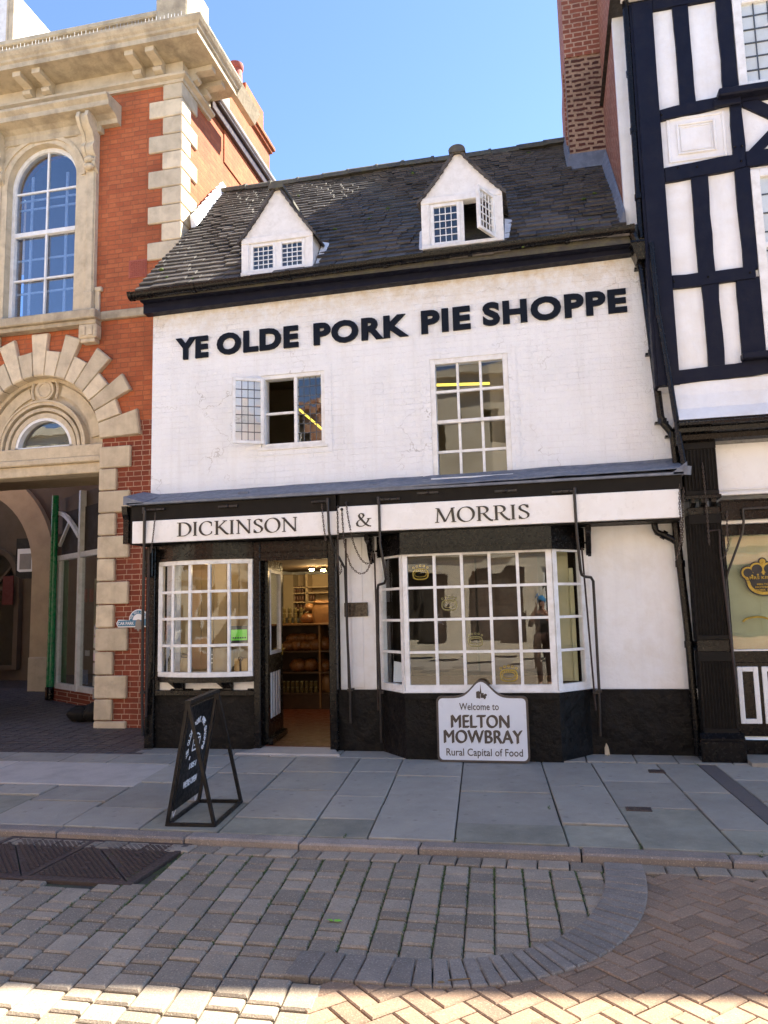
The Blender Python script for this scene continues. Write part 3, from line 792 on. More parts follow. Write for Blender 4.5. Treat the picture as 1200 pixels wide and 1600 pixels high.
# leaf and twig
p = G(522, 1442, 0, RZ); lf = MB()
for a, l in ((.2, .05), (1.2, .035), (2.7, .055), (3.6, .03), (5.2, .02)):
    d = Vector((math.cos(a), math.sin(a) * .6, 0)); q = Vector((-d.y, d.x, 0))
    c = Vector((p.x, p.y, RZ + .008))
    lf.add([c, c + d * l * .5 + q * l * .28 + Vector((0, 0, .008)), c + d * l + Vector((0, 0, .003)), c + d * l * .5 - q * l * .28 + Vector((0, 0, .004))], [(0, 1, 2, 3)])
tag(obj('fallen_leaf', lf, MT['leaf']), 'bright green fallen leaf lying on the grey road setts', 'leaf')
p = G(700, 1536, 0, RZ); q = G(735, 1533, 0, RZ); tw = MB(); tw.tube([(p.x, p.y, RZ + .012), ((p.x + q.x) / 2, p.y + .01, RZ + .016), (q.x, q.y, RZ + .012)], .003, 5)
tw.sphere((p.x - .03, p.y - .02, RZ + .01), (.018, .012, .006), 8, 5, .2)
tag(obj('dry_twig', tw, MT['twig']), 'thin dry twig on the edge of the oval sett border', 'twig')
# ================================================================ the pie shop
shop = thing('pie_shop', 'white painted two storey shop with a dark slate roof, two dormers and black fascia', 'shop', (-1.8, 0, 0))
FX0, FX1 = -4.9, 1.25                                               # front wall
w1 = MB()
w1.holed([(FX0, 2.95), (1.55, 2.95), (1.55, 3.92), (1.30, 4.05), (1.28, 5.62), (FX0, 5.62)],
         [[(-3.41, 3.60), (-2.585, 3.60), (-2.585, 4.52), (-3.41, 4.52)], [(-1.28, 2.98), (-.36, 2.98), (-.36, 4.53), (-1.28, 4.53)]], 0, .28)
w1.box(FX0, FX0 + .28, .28, 4.6, 0, 5.9); w1.box(FX0, 1.25, 4.6, 4.9, 0, 5.9)
w1.prism([(.285, 5.62), (4.9, 5.9), (2.4, 8.3)], FX0, FX0 + .25, 'x')
obj('wall', w1, MT['white_brick'], shop)
sr = MB()                                                            # raised plaster margins round the upper windows
sr.holed([(-3.60, 3.50), (-2.50, 3.50), (-2.50, 4.60), (-3.60, 4.60)], [[(-3.41, 3.60), (-2.585, 3.60), (-2.585, 4.52), (-3.41, 4.52)]], -.012, 0)
sr.holed([(-1.40, 2.96), (-.27, 2.96), (-.27, 4.63), (-1.40, 4.63)], [[(-1.28, 2.98), (-.36, 2.98), (-.36, 4.53), (-1.28, 4.53)]], -.014, 0)
objs('window_surround', sr, MT['white_brick'], shop)
gw = MB()                                                            # rendered ground floor walls between the shop windows
gw.box(-2.44, -1.93, 0, .25, .68, 2.45); gw.box(.30, 1.62, 0, .25, .68, 2.95)
gw.box(-2.30, -2.16, -.012, 0, .70, 2.44, .005)
objs('render_panel', gw, MT['white_render'], shop)
pl = MB()
def rough_block(mb, x0, x1, y0, y1, z0, z1, amp=.012, nx=14, nz=8):
    vs = []; fs = []
    ph = U(0, 9)
    for k in range(nz + 1):
        for i in range(nx + 1):
            e = 0 if (k in (0, nz) or i in (0, nx)) else 1
            vs.append((x0 + (x1 - x0) * i / nx, y0 - e * (U(0, amp) + amp * .8 * math.sin(i * 1.3 + k * .9 + ph)), z0 + (z1 - z0) * k / nz))
    for k in range(nz):
        for i in range(nx):
            a = k * (nx + 1) + i; fs.append((a, a + 1, a + nx + 2, a + nx + 1))
    mb.add(vs, fs)
    mb.add([(x0, y0, z1), (x1, y0, z1), (x1, y1, z1), (x0, y1, z1), (x0, y0, z0), (x1, y0, z0), (x1, y1, z0), (x0, y1, z0)], [(0, 1, 2, 3), (1, 5, 6, 2), (4, 0, 3, 7)])
rough_block(pl, -4.86, -3.47, -.06, .25, -.02, .70); rough_block(pl, -2.53, -1.93, -.05, .25, -.02, .68); rough_block(pl, .34, 1.42, -.04, .25, -.02, .68)
objs('plinth', pl, MT['black_stone'], shop, 60)
bp = MB()                                                            # canted plinth below the bay
BAY = [(-1.95, 0), (-1.60, -.38), (.02, -.355), (.36, 0)]
b2 = [(-1.99, .2), (-1.97, -.015), (-1.61, -.40), (.03, -.40), (.38, -.015), (.40, .2)]
bp.prism(b2, -.03, .65, 'z'); bp.prism([(x * 1.0 + (.0), y - .03 if y < .1 else y) for x, y in b2], .62, .685, 'z')
obj('bay_plinth', bp, MT['black_stone'], shop)

# ---- wall letters
lt = MB()
def wallword(s, a, b, bold=.045):                                    # a, b: lower left and lower right pixel, cap height in metres
    p, q = W(*a, 0), W(*b, 0); h = .285
    d = (q - p); l = d.length; ex = d / l
    put_text(lt, s, (p.x, -.002, p.z), ex, Vector((0, 0, 1)), (0, -1, 0), (0, l, 0, h), bold, 1.12, .03)
def wallword_(s, a, b):
    global lt
    lt = MB(); wallword(s, a, b); obj('wall_lettering', lt, MT['navy_letter'], shop)
for a_ in (('YE', (275.5, 564), (326, 558.5)), ('OLDE', (340, 556.5), (467, 543)), ('PORK', (491, 541), (639, 526)), ('PIE', (659, 523), (736, 514.5)), ('SHOPPE', (755, 511), (980, 488.5))): wallword_(*a_)

# ---- eaves board and gutter
eb = MB()
eb.hexa([(-4.97, -.13, 5.455), (1.10, -.13, 5.525), (1.10, 0, 5.525), (-4.97, 0, 5.455), (-4.97, -.13, 5.71), (1.10, -.13, 5.71), (1.10, 0, 5.71), (-4.97, 0, 5.71)]); eb.box(-4.97, 1.10, -.22, -.13, 5.58, 5.66, .004)
obj('eaves_board', eb, MT['navy_timber'], shop)
gt = MB()
n = 40; vs = []; fs = []
xs = [-5.06 + (1.08 + 5.06) * i / 24 for i in range(25)]
prof = [(-.30 + .075 * math.cos(rad(a)), 5.765 + .075 * math.sin(rad(a))) for a in range(180, 361, 20)]
prof += [(-.30 + .066 * math.cos(rad(a)), 5.765 + .066 * math.sin(rad(a))) for a in range(360, 179, -20)]
gt.prism([(p[0], p[1]) for p in prof], -5.06, 1.10, 'x')
for x in (-5.06, -4.2, -2.95, -1.75, -.75, .35, 1.05):
    gt.prism([(p[0] * 1.0 + (p[0] + .30) * .18, p[1] + (p[1] - 5.765) * .18) for p in prof], x, x + .05, 'x')
gt.prism([(-.372, 5.765), (-.36, 5.725), (-.32, 5.695), (-.28, 5.695), (-.24, 5.725), (-.228, 5.765)], -5.07, -5.06, 'x')
gt.v = [(x, y, z - .110 + (x + 5) * .014) for x, y, z in gt.v]
obj('gutter', gt, MT['black_paint'], shop, 40)

# ---- slate roof
SL = 1.06; RY0, RYR = -.30, 2.4
def rz(y): return 5.69 + SL * (y + .25)
cs = 1 / math.hypot(1, SL); sn = SL * cs
D1 = (-3.58, -2.68, 6.90, 6.25, -3.12); D2 = (-1.28, -.35, 7.03, 6.46, -.84)     # dormers: left, right, apex z, eaves z, apex x
def in_dormer(x, y):
    for l, r, az, ez, ax in (D1, D2):
        if l + .02 < x < r - .02 and -.2 < y:
            z = rz(y); top = ez + (az - ez) * max(0, 1 - abs(x - ax) / ((r - l) / 2))
            if z < top - .05: return True
    return False
rf = MB(); ms = MB()
base = MB()
base.hexa([(-5.0, RY0 + .04, rz(RY0 + .04) - .10), (1.25, RY0 + .04, rz(RY0 + .04) - .10), (1.25, RYR, rz(RYR) - .10), (-5.0, RYR, rz(RYR) - .10),
           (-5.0, RY0 + .04, rz(RY0 + .04) - .01), (1.25, RY0 + .04, rz(RY0 + .04) - .01), (1.25, RYR, rz(RYR) - .01), (-5.0, RYR, rz(RYR) - .01)])
base.hexa([(-5.0, RYR, rz(RYR) - .10), (1.25, RYR, rz(RYR) - .10), (1.25, 5.1, 5.75), (-5.0, 5.1, 5.75), (-5.0, RYR, rz(RYR) - .01), (1.25, RYR, rz(RYR) - .01), (1.25, 5.1, 5.85), (-5.0, 5.1, 5.85)])
Ls = (RYR - RY0) / cs; s = 0; row = 0
def wave(x, s_): return .018 * math.sin(x * 1.7 + s_ * .8) + .012 * math.sin(x * 4.1 + s_ * 2.3 + 1)
while s < Ls - .02:
    gauge = .150 - .05 * (s / Ls); Lt = gauge * 1.9
    x = -5.06 + U(-.12, 0) + (.0)
    xl = -5.06 + .05 * (s / Ls)
    while x < 1.05:
        wdt = U(.15, .30) * (1.1 - .35 * s / Ls)
        x0, x1 = max(x, xl) + .002, min(x + wdt, 1.05) - .002
        x += wdt
        if x1 - x0 < .03: continue
        sx = s + U(-.006, .006); th = U(.020, .028)
        ym = RY0 + (sx + gauge / 2) * cs
        if in_dormer((x0 + x1) / 2, ym): continue
        tk = U(-.006, .006)
        def P(xx, ss, hh):
            return (xx, RY0 + ss * cs - hh * sn, rz(RY0) + ss * sn + hh * cs)
        h0 = .036 + wave((x0 + x1) / 2, s) + U(-.003, .005); h1 = h0 - .042
        s1 = min(s + Lt, Ls + .05)
        rf.rnd(random.random() ** 1.3)
        rf.hexa([P(x0, sx + tk, h0 - th), P(x1, sx - tk, h0 - th), P(x1, s1, h1 - th), P(x0, s1, h1 - th),
                 P(x0 + .002, sx + tk + .004, h0), P(x1 - .002, sx - tk + .004, h0 + U(-.004, .004)), P(x1, s1, h1), P(x0, s1, h1)])
        if random.random() < (.035 if s < 2 else .012):
            q = P((x0 + x1) / 2 + U(-.05, .05), sx - .005, h0 - .01); k = U(.012, .032)
            ms.rnd(); ms.sphere(q, (k * U(.8, 1.6), k, k * .7), 8, 5, .25)
    s += gauge; row += 1
roof = obj('roof', base, MT['ridge'], shop)
obj('roof_slates', rf, MT['tile'], roof); objs('moss', ms, MT['moss'], roof, 60)
rd = MB(); x = -5.0
while x < 1.2:
    l = U(.40, .48); rd.rnd(); zz = rz(RYR) + .03 + .015 * math.sin(x * 1.9) + U(-.006, .006)
    pr_ = [(RYR + .125 * math.cos(rad(a)), zz - .05 + .105 * math.sin(rad(a))) for a in range(-10, 191, 20)]
    x1_ = min(x + l, 1.24)
    rd.prism(pr_, x + .003, x1_ - .003, 'x')
    pr2 = [(RYR + .135 * math.cos(rad(a)), zz - .05 + .118 * math.sin(rad(a))) for a in range(-10, 191, 20)]
    rd.prism(pr2, x1_ - .03, x1_ + .01, 'x')
    x += l
obj('ridge_tiles', rd, MT['ridge'], roof, 40)
fl = MB()                                                            # stepped lead flashing against the hall
for i in range(9):
    y = 1.32 + i * .125; z0 = rz(y)
    fl.hexa([(-5.03, y, z0 - .02), (-4.93, y - .02, z0 + .02), (-4.93, y + .14, rz(y + .14) + .025), (-5.03, y + .14, rz(y + .14)),
             (-5.05, y, z0 + .22 + U(-.01, .015)), (-5.02, y - .02, z0 + .21), (-5.02, y + .115, rz(y + .115) + .20), (-5.05, y + .115, rz(y + .115) + .20)])
obj('verge_flashing', fl, MT['lead_white'], roof)
fl = MB(); fl.hexa([(.97, -.1, rz(-.1) + .03), (1.05, -.1, rz(-.1) + .05), (1.05, 1.6, rz(1.6) + .05), (.97, 1.6, rz(1.6) + .03), (1.02, -.1, rz(-.1) + .18), (1.045, -.1, rz(-.1) + .20), (1.045, 1.6, rz(1.6) + .20), (1.02, 1.6, rz(1.6) + .18)])
obj('gable_flashing', fl, MT['lead'], roof)

# ---- leaded lights and sashes
def grid_glass(mb, x0, x1, z0, z1, y, nx, nz, tilt=.006):            # panes, each set a little differently
    for i in range(nx):
        for k in range(nz):
            a, b = x0 + (x1 - x0) * i / nx, x0 + (x1 - x0) * (i + 1) / nx; c, d = z0 + (z1 - z0) * k / nz, z0 + (z1 - z0) * (k + 1) / nz
            t1, t2, t3 = U(-tilt, tilt), U(-tilt, tilt), U(0, 1)
            dy = lambda u, v: t1 * u + t2 * v
            mb.rnd(t3); mb.add([(a, y + dy(-1, -1), c), (b, y + dy(1, -1), c), (b, y + dy(1, 1), d), (a, y + dy(-1, 1), d)], [(0, 1, 2, 3)])
def bars(mb, x0, x1, z0, z1, y, nx, nz, wd, dp, bev=.0):
    for i in range(1, nx):
        x = x0 + (x1 - x0) * i / nx; mb.box(x - wd / 2, x + wd / 2, y - dp / 2, y + dp / 2, z0, z1, bev)
    for k in range(1, nz):
        z = z0 + (z1 - z0) * k / nz; mb.box(x0, x1, y - dp / 2 - .0015, y + dp / 2 + .0015, z - wd / 2, z + wd / 2, bev)
def frame(mb, x0, x1, z0, z1, y0, y1, wd, bev=.004):
    mb.box(x0, x0 + wd, y0, y1, z0, z1, bev); mb.box(x1 - wd, x1, y0, y1, z0, z1, bev)
    mb.box(x0 + wd, x1 - wd, y0, y1, z0, z0 + wd, bev); mb.box(x0 + wd, x1 - wd, y0, y1, z1 - wd, z1, bev)
def xform(mb, M):
    mb.v = [tuple(M @ Vector(p)) for p in mb.v]; return mb
MT['came'] = mat('came', (.10, .11, .12), .5, metal=.4)
def casement(name, parent, x0, x1, z0, z1, y, nx, nz, M=None, wd=.05, label=None, wear='white_paint'):
    f = MB(); frame(f, x0, x1, z0, z1, y - .02, y + .02, wd)
    g = MB(); grid_glass(g, x0 + wd, x1 - wd, z0 + wd, z1 - wd, y, nx, nz, .0006)
    c = MB(); bars(c, x0 + wd, x1 - wd, z0 + wd, z1 - wd, y, nx, nz, .009, .010)
    if M is not None:
        for mb in (f, g, c): xform(mb, M)
    fo = obj(name, f, MT[wear], parent)
    if label: fo['label'] = label
    return fo, g, c
def hinge(x, y, a):                                                  # turn about an upright axis
    return Matrix.Translation((x, y, 0)) @ Matrix.Rotation(a, 4, 'Z') @ Matrix.Translation((-x, -y, 0))

# ---- dormers
def dormer(l, r, az, ez, ax, open_right):
    Y = -.16; bz = 5.785 if not open_right else 5.845
    d = MB()                                                          # cheeks, apron and gable
    wz = ez - .03                                                     # head of the window
    d.holed([(l, bz), (r, bz), (r, ez), (ax + .06, az - .03), (ax - .06, az - .03), (l, ez)], [[(l + .09, bz + .03), (r - .09, bz + .03), (r - .09, wz - .03), (l + .09, wz - .03)]], Y, Y + .10)
    d.prism([(Y + .10, bz), (Y + .10, ez), ((ez - 5.69) / SL - .25 + .05, ez), ], l, l + .06, 'x'); d.prism([(Y + .10, bz), (Y + .10, ez), ((ez - 5.69) / SL - .25 + .05, ez)], r - .06, r, 'x')
    do = obj('dormer', d, MT['worn_white'], shop)
    b = MB(); b.box(l - .02, r + .02, Y - .022, Y, wz - .028, wz + .05, .006); b.box(l - .02, l + .075, Y - .015, Y, bz, wz - .028, .004); b.box(r - .075, r + .02, Y - .015, Y, bz, wz - .028, .004); b.box(l - .02, r + .02, Y - .045, Y, bz - .02, bz + .026, .006)
    obj('dormer_frame', b, MT['worn_white'], do)
    x0, x1, z0, z1 = l + .09, r - .09, bz + .03, wz - .03; xm = (x0 + x1) / 2
    mu = MB(); mu.box(xm - .022, xm + .022, Y + .01, Y + .07, z0, z1); obj('mullion', mu, MT['white_paint'], do)
    a = casement('casement', do, x0, xm - .02, z0, z1, Y + .02, 4, 5, None, .04)
    M = hinge(x1, Y + .0, rad(66)) if open_right else None
    if open_right:
        M = hinge(x1, Y, rad(62))
    c = casement('casement', do, xm + .02, x1, z0, z1, Y + .02 if not open_right else Y - .005, 4, 5, M, .04, 'open leaded casement' if open_right else None)
    for fo, g, cm in (a, c):
        g.v += c[1].v if False else []
    gl = MB(); cm = MB()
    for fo, g, k in (a, c):
        gl.add(g.v, g.f); cm.add(k.v, k.f)
    objs('pane', gl, MT['lead_glass'], do, None, .01); objs('lead_came', cm, MT['white_paint'], do, None, .01)
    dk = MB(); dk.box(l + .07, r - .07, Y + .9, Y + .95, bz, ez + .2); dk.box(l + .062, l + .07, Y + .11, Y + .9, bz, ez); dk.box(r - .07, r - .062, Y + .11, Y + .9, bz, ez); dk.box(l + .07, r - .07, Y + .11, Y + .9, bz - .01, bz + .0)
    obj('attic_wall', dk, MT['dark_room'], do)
    # tiled roof of the dormer, bulging bargeless verge and hog-back ridge
    rt = MB()
    yb = lambda z: (z - 5.69) / SL - .25
    for sgn, ex in ((-1, l - .045), (1, r + .045)):
        ezz = ez - .05; m = 9
        prev = None
        for i in range(m):
            t0, t1 = i / m, (i + 1.25) / m
            def pt(t, hh):
                t = min(t, 1.0)
                x = ax + (ex - ax) * t; z = az + .01 + (ezz - az) * t - .025 * math.sin(math.pi * t) * (1 if t < 1 else 0)
                return x + sgn * hh * .8, z + hh
            (xa, za), (xb, zb) = pt(t0, .010), pt(t1, .026)
            yc = max(Y + .1, min(1.2, yb((za + zb) / 2) + .12)); y = Y - .045 - U(0, .012)
            while y < yc:
                dy = min(U(.13, .24), yc - y + .02); rt.rnd(); j = U(-.006, .006)
                rt.hexa([(xa, y + .003, za - .035), (xb, y + .003, zb - .045 + j), (xb, y + dy, zb - .028 + j), (xa, y + dy, za - .02), (xa, y + .003, za), (xb, y + .003, zb + j), (xb, y + dy, zb + j), (xa, y + dy, za)])
                y += dy
    obj('dormer_slates', rt, MT['tile'], do)
    hb_ = MB(); y = Y - .07
    while y < yb(az) + .12:
        dy = .33; hb_.rnd()
        hb_.prism([(ax + .10 * math.cos(rad(q)), az - .02 + .075 * math.sin(rad(q))) for q in range(-15, 196, 21)], y, min(y + dy - .005, yb(az) + .2), 'y'); y += dy
    obj('dormer_ridge', hb_, MT['ridge'], do, 50)
    ld = MB()
    for sx, ss in ((r + .02, 1), (l - .02, -1)):
        ld.hexa([(sx, Y + .05, bz + .02), (sx + ss * .05, Y + .05, bz + .03), (sx + ss * .09, .25, rz(.25) + .06), (sx, .25, rz(.25) + .05), (sx, Y + .05, bz + .045), (sx + ss * .05, Y + .05, bz + .05), (sx + ss * .08, .25, rz(.25) + .075), (sx, .25, rz(.25) + .10)])
    objs('lead_soaker', ld, MT['lead_white'], do)
    return do
dormer(*D1, False)['label'] = 'white gabled dormer with both leaded casements shut'
dormer(*D2, True)['label'] = 'white gabled dormer with one leaded casement standing open'

# ---- first floor windows
wo = MB(); frame(wo, -3.41, -2.585, 3.60, 4.52, .0, .09, .05); wo.box(-2.985, -2.945, .005, .08, 3.65, 4.47, .003)
wo.box(-3.36, -2.985, .03, .06, 4.02, 4.05, .002); wo.box(-3.45, -2.55, -.03, 0, 3.565, 3.60, .004)
cw = obj('casement_window', wo, MT['white_paint'], shop)
fo, g, c = casement('open_casement', cw, -3.375, -2.99, 3.645, 4.475, .0, 4, 7, hinge(-3.375, -.012, rad(-152)), .04, 'leaded casement swung open against the wall')
gl = MB(); cm = MB(); gl.add(g.v, g.f); cm.add(c.v, c.f)
grid_glass(gl, -2.945, -2.635, 3.65, 4.47, .045, 4, 7, .0004); bars(cm, -2.945, -2.635, 3.65, 4.47, .045, 4, 7, .009, .010)
objs('pane', gl, MT['lead_glass'], cw, None, .01); objs('lead_came', cm, MT['came'], cw, None, .01)
wo = MB(); X0, X1, Z0, Z1 = -1.28, -.36, 2.98, 4.53; zm = 3.77
frame(wo, X0, X1, Z0, Z1, -.004, .10, .062); wo.box(X0 - .01, X1 + .01, -.13, .0, Z0 + .045, Z0 + .10, .005)
bars(wo, X0 + .055, X1 - .055, zm + .02, Z1 - .055, .035, 3, 2, .030, .035); bars(wo, X0 + .055, X1 - .055, Z0 + .095, zm - .02, .065, 3, 2, .030, .035)
wo.box(X0 + .055, X1 - .055, .015, .085, zm - .02, zm + .02, .003)
sw = obj('sash_window', wo, MT['white_paint'], shop)
gl = MB(); grid_glass(gl, X0 + .055, X1 - .055, zm, Z1 - .055, .035, 3, 2, .003); grid_glass(gl, X0 + .055, X1 - .055, Z0 + .095, zm, .065, 3, 2, .003)
obj('pane', gl, MT['glass'], sw)
rm = MB()                                                            # the rooms behind
rm.box(-4.6, -1.7, 3.0, 3.05, 2.95, 5.3); rm.box(-4.6, -1.7, .28, 3.05, 5.25, 5.3); rm.box(-4.6, 1.2, .285, 4.5, 2.80, 2.90); rm.box(-1.75, -1.7, .285, 3.0, 2.9, 5.25); rm.box(-4.61, -4.56, .285, 3, 2.9, 5.25)
rm.box(-1.7, 1.2, 2.6, 2.65, 2.9, 5.3); rm.box(-1.7, 1.2, .285, 2.6, 5.25, 5.3); rm.box(1.19, 1.22, .285, 2.6, 2.9, 5.3)
rm.box(-.62, -.35, .6, .62, 2.9, 4.6)
obj('upstairs_room', rm, MT['room'], shop)
def lamp(name, label, a, b, r, group=None):  # glowing bar that imitates a yellow reflection in the panes
    t = MB(); t.tube([a, b], r, 8); o = obj(name, t, MT['glow_streak_yellow']); tag(o, label, 'lamp', group); return o
lamp('glow_streak', 'long glowing yellow bar imitating a reflection in the twelve pane sash window', W(640, 603, .75), W(830, 597, .75), .018)
lamp('glow_streak', 'slanting glowing yellow bar imitating a reflection in the leaded light of the open casement window', W(468, 640, .6), W(520, 685, .35), .014)

# ---- fascia box, lead roof
fb = MB()
fb.box(-4.91, -2.345, -.44, -.02, 2.715, 2.90, .004); fb.box(-2.30, 1.385, -.455, -.02, 2.755, 2.93, .004); fb.box(-2.345, -2.30, -.38, -.02, 2.72, 2.9)
fb.box(-4.88, 1.36, -.40, -.02, 2.445, 2.75)
fb.box(-4.95, -4.91, -.40, .1, 2.44, 2.90, .004)
objs('fascia_box', fb, MT['dull_black'], shop)
lr = MB(); xs = [-4.94 + (1.41 + 4.94) * i / 26 for i in range(27)]
pf = [(-.50, 2.905), (-.50, 2.918), (-.44, 2.945), (-.30, 2.985), (-.12, 3.03), (-.02, 3.07), (-.012, 3.10)]
vs = []; fs = []
for i, x in enumerate(xs):
    dz = .06 * i / 26 + U(-.004, .004)
    for y, z in pf: vs.append((x, y + U(-.004, .004), z + dz + U(-.003, .003)))
k = len(pf)
for i in range(26):
    for j in range(k - 1): fs.append((i * k + j, (i + 1) * k + j, (i + 1) * k + j + 1, i * k + j + 1))
lr.add(vs, fs)
lr.prism([(-.50, 2.93), (-.50, 2.905), (-.02, 2.905), (-.02, 3.10), (-.25, 3.0)], -4.94, 1.41, 'x')
for x in (-3.6, -2.0, -.3, .95):
    lr.box(x, x + .14, -.30, -.26, 2.96, 3.03, .01)
# upturned ends of the lead
for x0, sg in ((-4.97, -1), (1.30, 1)):
    a, b_ = (x0 - .015, x0 + .25) if sg < 0 else (x0, x0 + .14)
    lr.hexa([(a, -.50, 2.91), (b_, -.50, 2.91), (b_, -.02, 3.0), (a, -.02, 3.0), (a, -.50, 2.935 + (.08 if sg < 0 else .0)), (b_, -.50, 2.935 + (.0 if sg < 0 else .10)), (b_, -.02, 3.09), (a, -.02, 3.14)])
obj('lead_roof', lr, MT['lead'], shop, 30)
e = MB(); e.prism([(-.48, 2.90), (-.46, 2.80), (-.43, 2.74), (-.43, 2.45), (.1, 2.45), (.1, 2.9)], -5.02, -4.95, 'x')
obj('fascia_end', e, MT['black_paint'], shop)

# ---- the fascia sign
sg = thing('fascia_sign', 'long white fascia board with black serif lettering above the bow and bay windows', 'sign', (-1.8, -.44, 2.6))
f = MB(); f.box(-4.885, -2.325, -.455, -.40, 2.445, 2.712, .004); f.box(-2.318, 1.355, -.47, -.40, 2.462, 2.757, .004)
obj('board', f, MT['sign_white'], sg)
lt = MB()
def signword(s, a, b, y, h):
    p, q = W(*a, y), W(*b, y); l = (q - p).length; ex = (q - p) / l
    serif_text(lt, s, lambda u, v, d: (p.x + ex.x * u, y - .001 - d, p.z + ex.z * u + v), 0, l, 0, h)
signword('DICKINSON', (277, 838.5), (466, 830), -.456, .165); signword('&', (556, 823.5), (581, 822), -.471, .155); signword('MORRIS', (680, 817), (829, 810.5), -.471, .16)
objs('lettering', lt, MT['black_letter'], sg, None, .05)

# ---- bow window
BX0, BX1, BZ0, BZ1 = -4.70, -3.48, .85, 2.23
def bowY(x):
    u = (x - BX0) / (BX1 - BX0) * 2 - 1
    return -.10 - .15 * (1 - u * u)
def curved(mb, x0, x1, z0, z1, dy0, dy1, n=16):                      # strip following the bow
    pts = [(x0 + (x1 - x0) * i / n) for i in range(n + 1)]
    front = [(x, bowY(x) + dy0) for x in pts]; back = [(x, bowY(x) + dy1) for x in reversed(pts)]
    mb.prism(front + back, z0, z1, 'z')
bw = MB(); curved(bw, BX0, BX1, BZ0, BZ0 + .055, -.03, .04); curved(bw, BX0, BX1, BZ1 - .05, BZ1, -.03, .04)
bx = [BX0 + .055 + (BX1 - BX0 - .11) * t for t in (0, .155, .375, .60, .81, 1)]
for x in (BX0 + .0275, BX1 - .0275): bw.box(x - .0275, x + .0275, bowY(x) - .028, bowY(x) + .04, BZ0 + .055, BZ1 - .05, .004)
for x in bx[1:-1]: bw.box(x - .017, x + .017, bowY(x) - .02, bowY(x) + .025, BZ0 + .055, BZ1 - .05, .004)
zs = [BZ0 + .055 + (BZ1 - BZ0 - .105) * t for t in (0, .245, .495, .745, 1)]
for z in zs[1:-1]: curved(bw, BX0 + .055, BX1 - .055, z - .016, z + .016, -.018, .023)
bow = obj('bow_window', bw, MT['white_paint'], shop)
gl = MB()
for i in range(5):
    for k2 in range(4):
        a, c = bx[i], bx[i + 1]; j = [U(-.004, .004) for _ in range(4)]
        gl.add([(a, bowY(a) + j[0], zs[k2]), (c, bowY(c) + j[1], zs[k2]), (c, bowY(c) + j[2], zs[k2 + 1]), (a, bowY(a) + j[3], zs[k2 + 1])], [(0, 1, 2, 3)])
obj('pane', gl, MT['bow_glass'], bow)
bs = MB(); curved(bs, BX0 - .04, BX1 + .02, BZ0 - .045, BZ0, -.05, .06); curved(bs, BX0 - .02, BX1, BZ0 - .065, BZ0 - .045, -.03, .06)
bs.box(-4.74, -3.44, -.12, 0, .62, .685, .006)
for x in (-4.47, -3.85):                                             # curved brackets under the bow
    bs.prism([(-.10, .685), (-.22, .79), (-.10, .79)], x, x + .10, 'x'); bs.prism([(x - .12, .79), (x, .70), (x, .79)], -.12, -.09, 'y')
    bs.box(x, x + .1, -.13, -.05, .685, .79, .004)
obj('bow_sill', bs, MT['black_paint'], shop)
b = MB(); b.box(-4.74, -3.46, -.06, 0, .685, .79); obj('bow_apron', b, MT['sign_white'], shop)
fr = MB()                                                            # carved black frame and frieze of the shop front
fr.box(-4.88, -4.76, -.12, .1, .0, 2.44, .008); fr.box(-4.76, -4.71, -.10, .1, .62, 2.44, .005)
fr.box(-3.47, -3.385, -.13, .12, .0, 2.44, .008); fr.box(-2.545, -2.455, -.13, .12, .0, 2.44, .008)
fr.box(-3.385, -2.545, -.12, .12, 2.215, 2.44, .006); fr.box(-3.385, -2.545, -.14, -.12, 2.20, 2.235, .004); fr.box(-3.385, -2.545, -.135, -.12, 2.29, 2.305, .004)
fr.box(-2.94, -2.92, -.13, -.12, 2.31, 2.43, .002)
curved(fr, -4.71, -3.47, 2.235, 2.265, -.05, .1); curved(fr, -4.71, -3.47, 2.265, 2.44, -.015, .1); curved(fr, -4.71, -3.47, 2.285, 2.30, -.035, 0)
fr.box(-4.86, -4.76, -.19, -.12, 2.05, 2.40, .01)
objs('shopfront_frame', fr, MT['black_paint'], shop)

# ---- canted bay window
by = MB(); gl = MB(); BZ = (.70, 2.205)
def along(a, b, t): return (a[0] + (b[0] - a[0]) * t, a[1] + (b[1] - a[1]) * t)
def bayface(a, b, n, e0, e1):
    d = Vector((b[0] - a[0], b[1] - a[1])); l = d.length; d /= l; nn = Vector((d.y, -d.x))       # outward
    def blk(s0, s1, z0, z1, o0, o1):
        p = [(a[0] + d.x * s + nn.x * o, a[1] + d.y * s + nn.y * o) for s, o in ((s0, o0), (s1, o0), (s1, o1), (s0, o1))]
        by.hexa([(*q, z0) for q in p] + [(*q, z1) for q in p])
    z0, z1 = BZ; zi0, zi1 = z0 + .065, z1 - .035
    blk(0, e0, z0, z1, -.04, .02); blk(l - e1, l, z0, z1, -.04, .02); blk(e0, l - e1, z0, zi0, -.04, .022); blk(e0, l - e1, zi1, z1, -.04, .022)
    S = [e0 + (l - e0 - e1) * i / n for i in range(n + 1)]; Z = [zi0 + (zi1 - zi0) * k / 4 for k in range(5)]
    for s_ in S[1:-1]: blk(s_ - .016, s_ + .016, zi0, zi1, -.022, .016)
    for z_ in Z[1:-1]: blk(e0, l - e1, z_ - .014, z_ + .014, -.02, .013)
    for i in range(n):
        for k in range(4):
            q = []
            for s_, z_ in ((S[i], Z[k]), (S[i + 1], Z[k]), (S[i + 1], Z[k + 1]), (S[i], Z[k + 1])):
                o = U(-.0009, .0009); q.append((a[0] + d.x * s_ + nn.x * o, a[1] + d.y * s_ + nn.y * o, z_))
            gl.rnd(); gl.add(q, [(0, 1, 2, 3)])
    return S, Z
bayface(BAY[0], BAY[1], 1, .06, .05); FS, FZ = bayface(BAY[1], BAY[2], 5, .05, .06); bayface(BAY[2], BAY[3], 1, .06, .07)
